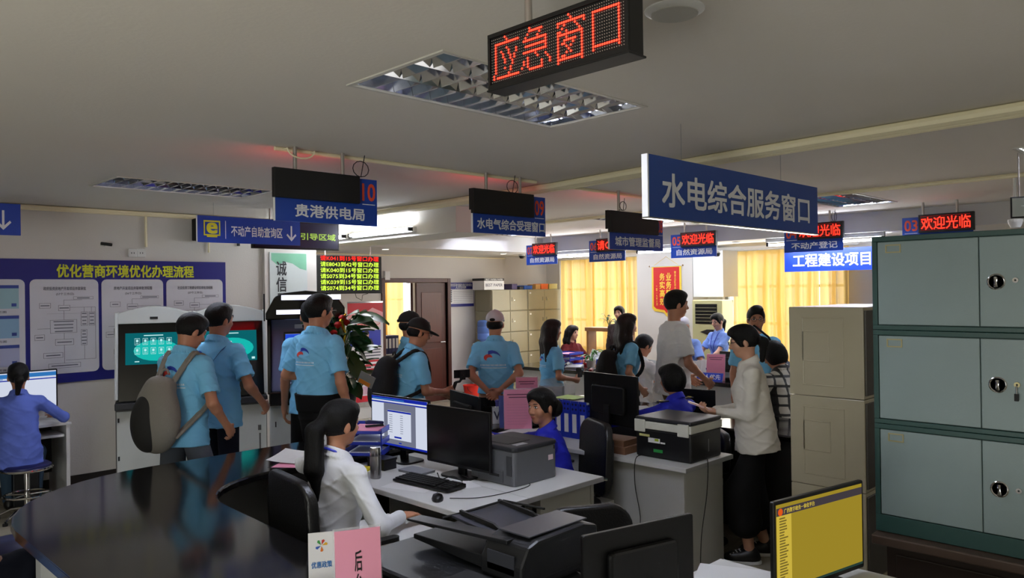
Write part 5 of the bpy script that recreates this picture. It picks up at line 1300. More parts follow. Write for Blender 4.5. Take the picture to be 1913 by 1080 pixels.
# ------------------------------------------------------------------ left: kiosks, banner, plant, wall desk
kw = M('kiosk_white', (190, 194, 190), .4); kgm = M('kiosk_grey', (92, 92, 90), .5); kblk = M('kiosk_black', (8, 8, 9), .12)
teal_s = E('screen_teal_glow', (24, 186, 176), .9, True); teal_d = E('screen_teal_dark', (12, 104, 112), .8, True); scr_txt = E('screen_icons', (190, 240, 240), .9)
def kiosk(label, x, y, rz, variant):
    t = thing('service_kiosk', label, 'kiosk', (x, y, 0), rz, 'white self-service kiosks with teal screens'); W_ = .68; a = W_ / 2
    B(-a, a, .03, .55, 0, .86).build('base', kgm, t, bevel=.01)
    B(-a + .01, a - .01, .018, .029, .1, .76).build('lower_door', kw, t, bevel=.004)
    for zz in (.3, .66): B(-a + .02, -a + .035, .008, .018, zz, zz + .04).build('hinge', blackm, t)
    B(a - .09, a - .06, .012, .0175, .5, .55).build('lock', kgm, t); B(a - .08, a - .065, .012, .0175, .3, .47).build('door_strip', kgm, t)
    B(-a + .0, a, -.06, .03, .78, .85).build('ledge', dgrey, t, bevel=.01)
    MB().prism([(-.03, .86), (.2, .86), (.2, 1.6), (.1, 1.6)], -a + .03, a - .03, 'x').build('front_glass', kblk, t, bevel=.004)
    B(-a + .03, a - .03, .205, .55, .86, 1.6).build('housing', kw, t, bevel=.01)
    tp = [(-a, 1.59)] + [(-a + W_ * k / 12, 1.68 + .075 * math.sin(PI * k / 12)) for k in range(13)] + [(a, 1.59)]
    MB().prism(tp, .07, .54, 'y').build('top_cap', kw, t, bevel=.008)
    for s in (-1, 1):
        MB().prism([(-.06, .88), (.22, .86), (.22, 1.7), (.06, 1.7), (.05, 1.5), (-.0, 1.2)], s * a - (.03 if s > 0 else 0), s * a + (.03 if s < 0 else 0), 'x').build('side_fin', kw, t, bevel=.008)
    for zz in (1.0, 1.22, 1.48): B(-a - .008, -a - .0005, .12, .16, zz, zz + .07).build('side_hinge', blackm, t)
    # tilted screen lying on the glass
    tl = math.atan2(.13, .74); sp = bpy.data.objects.new('screen', None); bpy.data.objects.remove(sp)
    s_ = MB(); hw = .25
    def q(u, z): return (u, -.03 + .13 * (z - .86) / .74 - .0015, z)
    s_.add([q(-hw, 1.2), q(hw, 1.2), q(hw, 1.5), q(-hw, 1.5)], [(0, 1, 2, 3)])
    so = s_.build('screen', teal_d, t)
    def sr(name, mat, u0, u1, v0, v1, e=.002):
        return MB().add([tuple(np.array(q(-hw + 2 * hw * u, 1.2 + .3 * v)) - (0, e, 0)) for u, v in ((u0, v0), (u1, v0), (u1, v1), (u0, v1))], [(0, 1, 2, 3)]).build(name, mat, so)
    g = MB(); g.add([tuple(np.array(q(.02 + .2 * math.cos(a_), 1.33 + .1 * math.sin(a_))) - (0, .001, 0)) for a_ in [2 * PI * k / 20 for k in range(20)]], [tuple(range(20))]); g.build('screen_glow', teal_s, so)
    sr('screen_title', scr_txt, .32, .66, .9, .93)
    if variant == 1:
        ic = MB(); 
        for r_ in range(2):
            for c_ in range(5):
                u, v = .16 + .14 * c_, .62 - .3 * r_
                for (du0, du1, dv0, dv1) in ((0, .09, 0, .012), (0, .09, .2, .212), (0, .004, 0, .2), (.086, .09, 0, .2), (.025, .065, .09, .17), (.02, .07, .04, .055)):
                    ic.add([tuple(np.array(q(-hw + 2 * hw * uu, 1.2 + .3 * vv)) - (0, .003, 0)) for uu, vv in ((u + du0, v + dv0), (u + du1, v + dv0), (u + du1, v + dv1), (u + du0, v + dv1))], [(0, 1, 2, 3)])
        ic.build('screen_icons', scr_txt, so); sr('screen_button', scr_txt, .16, .24, .08, .11)
    else:
        sr('screen_emblem', scr_txt, .47, .53, .5, .66); sr('screen_line', scr_txt, .4, .7, .4, .42); sr('screen_button', scr_txt, .9, .96, .05, .12)
    B(-.035, .035, .06, .0695, 1.63, 1.655).build('camera', blackm, t)
    return t
kp = PD(289, 750, 7.35); kiosk('self-service kiosk with teal icon screen next to the navy wall board', kp.x, kp.y, -.38, 1)
kp = PD(432, 750, 7.55); kiosk('self-service kiosk with teal screen behind man with lanyard strap', kp.x, kp.y, -.38, 2)
# tall black kiosk
kp = PD(573, 750, 7.2)
t = thing('tall_kiosk', 'tall black and grey kiosk with glowing hood light and blue screen', 'kiosk', (kp.x, kp.y, 0), -.5)
a = .335
B(-a, a, .0, .55, 0, .82).build('base', kw, t, bevel=.01); B(-a + .01, -.02, -.006, -.0005, .05, .8).build('lower_door', kw, t, bevel=.004); B(.02, a - .01, -.006, -.0005, .05, .8).build('lower_door', kw, t, bevel=.004)
for zz in (.25, .62): B(-a + .05, -a + .06, -.01, -.006, zz, zz + .05).build('hinge', blackm, t)
B(-a, a, -.05, .55, .82, .95).build('ledge', kblk, t, bevel=.012)
kl = M('kiosk_lavender', (96, 98, 128), .35)
MB().prism([(-.02, .95), (.5, .95), (.5, 1.62), (.12, 1.62)], -a + .02, a - .02, 'x').build('console', kl, t, bevel=.01)
MB().prism([(-.04, .93), (.5, .93), (.5, 1.6), (.06, 1.62), (.04, 1.5)], -a - .012, -a + .018, 'x').build('side_fin', kblk, t, bevel=.004)
MB().prism([(-.04, .93), (.5, .93), (.5, 1.6), (.06, 1.62), (.04, 1.5)], a - .018, a + .012, 'x').build('side_fin', kblk, t, bevel=.004)
hp = [(-a - .02, 1.62), (a + .02, 1.62), (a + .02, 1.72), (a - .05, 1.82), (a - .14, 1.865), (.0, 1.885), (-a + .14, 1.865), (-a + .06, 1.83), (-a - .02, 1.68)]
MB().prism(hp, -.16, .5, 'y').build('hood', kblk, t, bevel=.012)
glow = E('kiosk_light', (226, 228, 255), 2.2, True)
B(-a + .12, a - .02, -.168, -.161, 1.80, 1.845).build('hood_light', glow, t)
B(-.26, .1, -.168, -.161, 1.67, 1.71).build('logo_light', glow, t)
MB().add([(-.2, .04, 1.06), (.13, .04, 1.06), (.13, .075, 1.5), (-.2, .075, 1.5)], [(0, 1, 2, 3)]).build('screen_bezel', kblk, t).location = (0, -.045, 0)
so = MB().add([(-.185, .04, 1.08), (.115, .04, 1.08), (.115, .072, 1.48), (-.185, .072, 1.48)], [(0, 1, 2, 3)]).build('screen', E('kiosk_screen_white', (210, 220, 255), .8, True), t); so.location = (0, -.05, 0)
MB().add([(-.185, .04, 1.38), (.115, .04, 1.38), (.115, .047, 1.48), (-.185, .047, 1.48)], [(0, 1, 2, 3)]).build('screen_header', E('kiosk_screen_blue', (40, 80, 220), .8), so).location = (0, -.0, 0)
MB().add([(-.12, .03, 1.15), (-.05, .03, 1.15), (-.05, .036, 1.3), (-.12, .036, 1.3)], [(0, 1, 2, 3)]).build('screen_icon', E('kiosk_screen_blue2', (60, 110, 230), .8), so)
B(-.1, .1, .03, .06, 1.53, 1.57).build('sensor_bar', M('kiosk_silver', (150, 150, 160), .4), t); B(-.03, .03, .022, .0295, 1.535, 1.565).build('camera', blackm, t)
MB().tube([(-a - .04, .2, 1.6), (-a - .04, .2, 1.86)], .008, 6).build('antenna', blackm, t)

# roll-up banner
a_, b_ = PY(650, 650, 9.6), PY(716, 650, 9.6); W_ = b_.x - a_.x; zt3 = PY(683, 566, 9.6).z; zb3 = PY(683, 750, 9.6).z
t = thing('roll_up_banner', 'tall red and white roll-up banner with blue photo panel by doorway', 'banner', (a_.x, 9.6, 0), 0)
B(0, W_, 0, .004, zb3, zt3).build('sheet', M('banner_white', (214, 212, 214), .5), t)
HB = zt3 - zb3
def bb(name, mat, u0, u1, v0, v1, k=1, par=t): return MB().add([(W_ * u0, -.0006 * k, zt3 - HB * v0), (W_ * u0, -.0006 * k, zt3 - HB * v1), (W_ * u1, -.0006 * k, zt3 - HB * v1), (W_ * u1, -.0006 * k, zt3 - HB * v0)], [(0, 1, 2, 3)]).build(name, mat, par)
rd = M('banner_red', (190, 24, 40), .5); bb('red_header', rd, 0, 1, 0, .14)
MB().add([(0, -.0012, zt3 - HB * .2), (0, -.0012, zt3 - HB * .12), (W_ * .2, -.0012, zt3 - HB * .07), (W_ * .45, -.0012, zt3 - HB * .11), (W_ * .7, -.0012, zt3 - HB * .05), (W_, -.0012, zt3 - HB * .1), (W_, -.0012, zt3 - HB * .2)], [tuple(range(7))]).build('pale_hills', M('banner_rose', (220, 150, 150), .5), t)
bb('title_box', M('banner_cream', (226, 200, 196), .5), .05, .93, .155, .25, 3)
text(t, 'lettering', '总理关于', W_ * .6, .07, W_ * .45, zt3 - HB * .18, -.0025, rd, .015); text(t, 'lettering', '放宽市场准入“六个一”', W_ * .82, .07, W_ * .5, zt3 - HB * .225, -.0025, rd, .015)
ph = bb('photo_panel', M('banner_blue', (24, 44, 160), .4), .05, .93, .28, .44, 1)
sk = M('print_skin', (200, 150, 120), .6)
def ell_face(cx, cz, rx, rz_, y, n=14): return MB().face([(cx + rx * math.cos(2 * PI * k / n), y, cz + rz_ * math.sin(2 * PI * k / n)) for k in range(n)])
ell_face(W_ * .52, zt3 - HB * .325, .045, .06, -.002).build('printed_face', sk, ph)
ell_face(W_ * .52, zt3 - HB * .305, .046, .035, -.0024).build('printed_hair', M('print_hair', (20, 18, 18), .6), ph)
MB().face([(W_ * .3, -.0018, zt3 - HB * .44), (W_ * .74, -.0018, zt3 - HB * .44), (W_ * .66, -.0018, zt3 - HB * .365), (W_ * .38, -.0018, zt3 - HB * .365)]).build('printed_jacket', M('print_suit', (24, 26, 48), .6), ph)
MB().face([(W_ * .47, -.0022, zt3 - HB * .365), (W_ * .52, -.0022, zt3 - HB * .42), (W_ * .57, -.0022, zt3 - HB * .365)]).build('printed_collar', paper, ph)
l_ = MB()
for k in range(3): l_.box(W_ * .3, W_ * .92, -.001, -.0002, zt3 - HB * (.475 + .03 * k), zt3 - HB * (.485 + .03 * k))
l_.build('print_lines', ink, t)
for k in range(6): bb('red_stripe', rd if k < 4 else M('banner_orange', (206, 74, 50), .5), .05, .93, .585 + .043 * k, .605 + .043 * k, 1)
bb('pink_scene', M('banner_pink', (206, 170, 190), .5), .05, .93, .85, .93, 1)
MB().add([(0, -.0014, zb3), (W_, -.0014, zb3), (W_, -.0014, zb3 + HB * .1), (W_ * .6, -.0014, zb3 + HB * .055), (W_ * .3, -.0014, zb3 + HB * .06), (0, -.0014, zb3 + HB * .09)], [tuple(range(6))]).build('red_footer', rd, t)
B(0, W_, -.04, .06, zb3 - .07, zb3).build('base', alu, t, bevel=.006); MB().tube([(W_ / 2, .03, zb3), (W_ / 2, .03, zt3)], .008, 8).build('pole', alu, t); B(0, W_, -.004, .012, zt3, zt3 + .02).build('top_rail', alu, t)
if zb3 > .1: B(.05, W_ - .05, -.02, .04, 0, zb3 - .07).build('plinth', whitep, t)

# tall leafy plant with red flowers
q = PD(640, 730, 6.9)
t = plant('tall leafy green plant with red and gold bow beside the tall kiosk', q.x, q.y, .95, 72, .64, .16, .115, 11, pot=False, col=(46, 96, 42), name='leafy_plant', width=.8)
for k, (dx, dz) in enumerate(((-.05, .62), (.0, .68), (.04, .64), (-.09, .55))):
    MB().lathe([(0, -.03), (.028, -.01), (.034, .012), (.02, .03), (0, .034)], 10, (dx - .03, -.06, dz)).build('red_flower', M('flower_red', (206, 26, 22), .5, bump=.6, bscale=60), t, smooth=True)
MB().tube([(-.04, -.07, .42), (-.02, -.08, .55), (-.05, -.07, .66), (.0, -.07, .72)], [.018, .012, .02, .01], 8).build('gold_ribbon', M('ribbon_gold', (196, 164, 40), .25, .8), t)
st = thing('plant_stand', 'dark slim stand holding the tall leafy plant', 'plant stand', (q.x, q.y, 0))
MB().lathe([(0, .84), (.11, .84), (.13, .96), (.12, .96), (.1, .86), (0, .86)], 20).build('pot', M('pot_dark', (40, 34, 32), .5), st, smooth=True)
MB().tube([(0, 0, .03), (0, 0, .84)], .03, 10).build('column', blackm, st); MB().lathe([(0, 0), (.16, 0), (.16, .02), (.03, .04)], 20).build('foot', blackm, st)

# back office furniture seen through the doorway
t = desk('office desk seen through the brown doorway', 7.0, 8.4, 10.9, 11.6, .78, ('s',))
carton('dark monitor box on the back office desk', (7.6, 11.1, .78), (.3, .3, .4), .1, black_m)
for k in range(5):
    x_ = 8.05 + .075 * k - .2
    t = thing('ring_binder', 'navy ring binder with white spine on the back office desk, %s' % ('leftmost in the row', 'second in the row', 'middle of the row', 'fourth in the row', 'rightmost in the row')[k], 'binder', (x_, 11.05, .78), 0, 'navy ring binders in the back office')
    B(-.034, .034, 0, .26, 0, .32).build('cover', M('binder_navy', (24, 30, 84), .5), t, bevel=.002); B(-.024, .024, -.0015, -.0003, .1, .27).build('spine_label', paper, t)
tray_stack('dark blue letter tray holding binders in the back office', (8.0, 10.98, .785), 0, 1, .5, .14, M('binder_navy'), .05, False) if 0 else None

# desk and computer at the left wall
a_ = PY(128, 800, 7.85)
t = thing('wall_desk', 'white computer desk against the left wall under navy board', 'desk', (a_.x - 1.5, 7.75, 0), 0)
B(0, 1.5, 0, .62, .70, .725).build('desktop', white_m, t, bevel=.004); B(1.46, 1.49, .02, .6, 0, .70).build('side_panel', white_m, t, bevel=.003); B(0, .03, .02, .6, 0, .7).build('side_panel', white_m, t)
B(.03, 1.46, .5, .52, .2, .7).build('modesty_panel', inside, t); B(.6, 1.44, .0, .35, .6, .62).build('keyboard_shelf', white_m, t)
q = PY(32, 710, 8.05)
def plain_page(s, w_, h_, x0, z0):
    rect_(s, 'top_bar', SS, w_, h_, x0, z0, 0, 1, .86, .97, 1); rect_(s, 'menu_bar', SB, w_, h_, x0, z0, 0, 1, .78, .81, 1); rect_(s, 'text_mark', SS, w_, h_, x0, z0, .03, .3, .83, .85, 2)
monitor('lit white monitor on the left wall desk before seated woman', q.x, 8.0, .725, 0, .62, .36, PY(48, 693, 8.0).z - .725 - .36, (SW, plain_page))
t = thing('computer_tower', 'black computer tower under the left wall desk', 'computer', (a_.x - .35, 7.95, 0), 0)
B(-.1, .1, -.16, .2, .0, .42).build('case', black_m, t, bevel=.006); B(-.09, .09, -.166, -.1605, .02, .4).build('front_plate', blackm, t, bevel=.003)
q = PZ(160, 895, .01); cable([(q.x - .5, 8.3, .01), (q.x - .2, 8.2, .012), (q.x, 8.25, .01), (q.x + .3, 8.15, .012), (q.x + .5, 8.3, .3)], 'loose pale cable on the floor by the left wall', .006, whitep)
q = PZ(430, 870, .0)
# ================================================================== people: smooth signed-distance bodies, surfaced as one mesh
class SDF:
    """prims are evaluated only near themselves; union is smooth"""
    def __init__(s, h): s.h = h; s.ops = []
    def cone(s, a, b, r1, r2, k=.02, sub=False): s.ops.append(('c', np.array(a, float), np.array(b, float), r1, r2, k, sub)); return s
    def ell(s, c, r, R=None, k=.02, sub=False, clip=None): s.ops.append(('e', np.array(c, float), np.array(r, float), np.eye(3) if R is None else np.array(R), k, sub, clip)); return s
    def loft(s, o, R, prof, k=.02, wob=0): s.ops.append(('l', np.array(o, float), np.array(R), prof, k, wob)); return s
    def bounds(s, op):
        if op[0] == 'c':
            r = max(op[3], op[4]); return np.minimum(op[1], op[2]) - r, np.maximum(op[1], op[2]) + r
        if op[0] == 'e': r = max(op[2]); return op[1] - r, op[1] + r
        o, R, prof = op[1], op[2], op[3]
        pts = [o + R[:, 2] * p[0] + R[:, 0] * p[1] * sx + R[:, 1] * p[2] * sy for p in prof for sx in (-1, 1) for sy in (-1, 1)]
        pts = np.array(pts); return pts.min(0) - .01, pts.max(0) + .01
    def mesh(s, disp=None):
        h = s.h; B_ = [s.bounds(op) for op in s.ops if not (len(op) > 5 and op[-1] is True and op[0] == 'c')]
        lo = np.min([b[0] for b in B_], 0) - 3 * h; hi = np.max([b[1] for b in B_], 0) + 3 * h
        n = np.ceil((hi - lo) / h).astype(int) + 1
        G = np.full(n, 1.0, np.float32)
        ax = [lo[i] + h * np.arange(n[i]) for i in range(3)]
        for op in s.ops:
            b0, b1 = s.bounds(op); k = {'c': 5, 'e': 4, 'l': 4}[op[0]]; k = op[k]
            sub = (op[0] == 'c' and op[6]) or (op[0] == 'e' and op[5])
            m = k + 3 * h
            i0 = np.maximum(((b0 - m - lo) / h).astype(int), 0); i1 = np.minimum(((b1 + m - lo) / h).astype(int) + 2, n)
            if (i1 <= i0).any(): continue
            X, Y, Z = np.meshgrid(*[ax[i][i0[i]:i1[i]].astype(np.float32) for i in range(3)], indexing='ij', sparse=True)
            if op[0] == 'c':
                a, b, r1, r2 = op[1], op[2], op[3], op[4]; d = b - a; L2 = float(d @ d) + 1e-9
                t = np.clip(((X - a[0]) * d[0] + (Y - a[1]) * d[1] + (Z - a[2]) * d[2]) / L2, 0, 1)
                q = np.sqrt((X - a[0] - t * d[0]) ** 2 + (Y - a[1] - t * d[1]) ** 2 + (Z - a[2] - t * d[2]) ** 2) - (r1 + (r2 - r1) * t)
            elif op[0] == 'e':
                c, r, R = op[1], op[2], op[3]; x, y, z = X - c[0], Y - c[1], Z - c[2]
                u = [(x * R[0, i] + y * R[1, i] + z * R[2, i]) for i in range(3)]
                k0 = np.sqrt((u[0] / r[0]) ** 2 + (u[1] / r[1]) ** 2 + (u[2] / r[2]) ** 2); k1 = np.sqrt((u[0] / r[0] ** 2) ** 2 + (u[1] / r[1] ** 2) ** 2 + (u[2] / r[2] ** 2) ** 2) + 1e-6
                q = k0 * (k0 - 1) / k1
                if op[6] is not None:
                    for nx, ny, nz, dd in op[6]: q = np.maximum(q, u[0] * nx + u[1] * ny + u[2] * nz - dd)
            else:
                o, R, prof, wob = op[1], op[2], op[3], op[5]; x, y, z = X - o[0], Y - o[1], Z - o[2]
                u = [(x * R[0, i] + y * R[1, i] + z * R[2, i]) for i in range(3)]
                zz = [p[0] for p in prof]; rx = np.interp(u[2], zz, [p[1] for p in prof]); ry = np.interp(u[2], zz, [p[2] for p in prof])
                cy = np.interp(u[2], zz, [(p[3] if len(p) > 3 else 0) for p in prof])
                q = (((np.abs(u[0]) / rx) ** 2.3 + (np.abs(u[1] - cy) / ry) ** 2.3) ** (1 / 2.3) - 1) * np.minimum(rx, ry)
                if wob: q = q + wob * np.sin(u[2] * 38 + 3 * np.sin(u[0] * 14) + 2 * u[1] * 11) * np.cos(u[0] * 17 + u[2] * 9)
                q = np.maximum(q, np.maximum(zz[0] - u[2], u[2] - zz[-1]))
            S = G[i0[0]:i1[0], i0[1]:i1[1], i0[2]:i1[2]]
            if sub:
                q = -q; hh = np.maximum(k - np.abs(S - q), 0) / k; S[...] = np.maximum(S, q) + hh * hh * k * .25
            else:
                hh = np.maximum(k - np.abs(S - q), 0) / k; S[...] = np.minimum(S, q) - hh * hh * k * .25
        if disp is not None:
            X, Y, Z = np.meshgrid(*[a.astype(np.float32) for a in ax], indexing='ij', sparse=True); G = G + disp(X, Y, Z)
        return surface_net(G, lo, h)
def surface_net(G, lo, h):
    ins = G < 0
    nx, ny, nz = G.shape
    c = [ins[dx:nx - 1 + dx, dy:ny - 1 + dy, dz:nz - 1 + dz] for dx in (0, 1) for dy in (0, 1) for dz in (0, 1)]
    cnt = sum(x.astype(np.int8) for x in c); act = (cnt > 0) & (cnt < 8)
    idx = np.argwhere(act); N = len(idx)
    ids = np.full(act.shape, -1, np.int32); ids[act] = np.arange(N)
    off = [(dx, dy, dz) for dx in (0, 1) for dy in (0, 1) for dz in (0, 1)]
    val = np.stack([G[idx[:, 0] + o[0], idx[:, 1] + o[1], idx[:, 2] + o[2]] for o in off], 1)
    acc = np.zeros((N, 3)); w_ = np.zeros(N)
    for i in range(8):
        for j in range(i + 1, 8):
            if sum(abs(off[i][k] - off[j][k]) for k in range(3)) != 1: continue
            a, b = val[:, i], val[:, j]; m = (a < 0) != (b < 0); t = np.where(m, a / np.where(np.abs(a - b) < 1e-9, 1, a - b), 0)
            p = np.array(off[i])[None] + t[:, None] * (np.array(off[j]) - np.array(off[i]))[None]
            acc += p * m[:, None]; w_ += m
    V = lo + h * (idx + acc / np.maximum(w_, 1)[:, None])
    F = []
    for ax_ in range(3):
        a = [slice(1, None)] * 3; b = [slice(1, None)] * 3
        s0 = [slice(1, -1)] * 3; s0[ax_] = slice(0, -1); s1 = [slice(1, -1)] * 3; s1[ax_] = slice(1, None)
        A, B_ = ins[tuple(s0)], ins[tuple(s1)]
        for flip in (0, 1):
            m = (A & ~B_) if flip == 0 else (~A & B_)
            e = np.argwhere(m)
            if not len(e): continue
            o_ = [1, 1, 1]; o_[ax_] = 0; e = e + np.array(o_)
            u, v = (ax_ + 1) % 3, (ax_ + 2) % 3
            du = np.zeros(3, int); du[u] = 1; dv = np.zeros(3, int); dv[v] = 1
            q = [e - du - dv, e - dv, e, e - du]
            Q = np.stack([ids[x[:, 0], x[:, 1], x[:, 2]] for x in q], 1)
            if flip: Q = Q[:, ::-1]
            F.append(Q)
    F = np.concatenate(F) if F else np.zeros((0, 4), int)
    F = F[(F >= 0).all(1)]
    return V, F
def np_mesh(name, V, F, mats, parent, mi=None):
    me = bpy.data.meshes.new(name); n = len(F)
    me.vertices.add(len(V)); me.vertices.foreach_set('co', V.astype(np.float32).ravel())
    me.loops.add(4 * n); me.loops.foreach_set('vertex_index', F.astype(np.int32).ravel())
    me.polygons.add(n); me.polygons.foreach_set('loop_start', np.arange(0, 4 * n, 4, dtype=np.int32))
    try: me.polygons.foreach_set('loop_total', np.full(n, 4, np.int32))
    except Exception: pass
    for m in mats: me.materials.append(m)
    if mi is not None: me.polygons.foreach_set('material_index', mi.astype(np.int32))
    me.polygons.foreach_set('use_smooth', np.ones(n, bool))
    me.update(calc_edges=True); me.validate()
    o = bpy.data.objects.new(name, me); C.objects.link(o); o.parent = parent
    return o
def Rx(a): c, s = math.cos(a), math.sin(a); return np.array([[1, 0, 0], [0, c, -s], [0, s, c]])
def Ry(a): c, s = math.cos(a), math.sin(a); return np.array([[c, 0, s], [0, 1, 0], [-s, 0, c]])
def Rz(a): c, s = math.cos(a), math.sin(a); return np.array([[c, -s, 0], [s, c, 0], [0, 0, 1]])
def unit(v): return v / (np.linalg.norm(v) + 1e-9)
def ik(a, t, l1, l2, hint):
    a, t = np.array(a, float), np.array(t, float); d = t - a; L = np.linalg.norm(d)
    if L > (l1 + l2) * .995: t = a + d / L * (l1 + l2) * .995; d = t - a; L = np.linalg.norm(d)
    x = (l1 * l1 - l2 * l2 + L * L) / (2 * L); y = math.sqrt(max(l1 * l1 - x * x, 0)); u = d / L
    hp = np.array(hint, float); hp = hp - u * (hp @ u); return a + u * x + unit(hp) * y, t

skin_m = M('skin', (178, 124, 96), .5, spec=.4, noise=.04, nscale=30)
skin_p = M('skin_pale', (204, 154, 128), .5, spec=.4, noise=.04, nscale=30)
lip_m = M('lips', (160, 84, 78), .45); lash_m = M('eye_dark', (18, 12, 12), .3); eyew_m = M('eye_white', (222, 218, 212), .3)
hair_m = M('black_hair', (9, 8, 8), .5, spec=.22, bump=.5, bscale=60, stretch=(6, 6, 1)); hairb_m = M('brown_hair', (30, 19, 16), .5, spec=.25, bump=.5, bscale=60, stretch=(6, 6, 1))
def cloth(name, rgb, rough=.85, wr=.5): return M('cloth_' + name, rgb, rough, bump=wr, bscale=9, noise=.05, nscale=14, spec=.25)
polo = cloth('sky_polo', (122, 192, 232)); blkt = cloth('black_trousers', (12, 12, 14)); navy_t = cloth('navy_jeans', (22, 26, 40)); grey_sh = cloth('grey_shorts', (92, 98, 108))
unif = cloth('blue_uniform', (34, 40, 178), .6); whiteb = cloth('white_blouse', (228, 230, 234), .7); ltblue = cloth('light_blue_shirt', (120, 150, 214), .7); lilac = cloth('lilac_blue_shirt', (92, 112, 196), .75)
cream_b = cloth('cream_blouse', (226, 222, 212), .7); teeg = cloth('white_tee', (230, 230, 228), .8); beige_s = cloth('khaki_shorts', (122, 104, 74))
shoe_m = M('shoe_black', (16, 16, 18), .45)

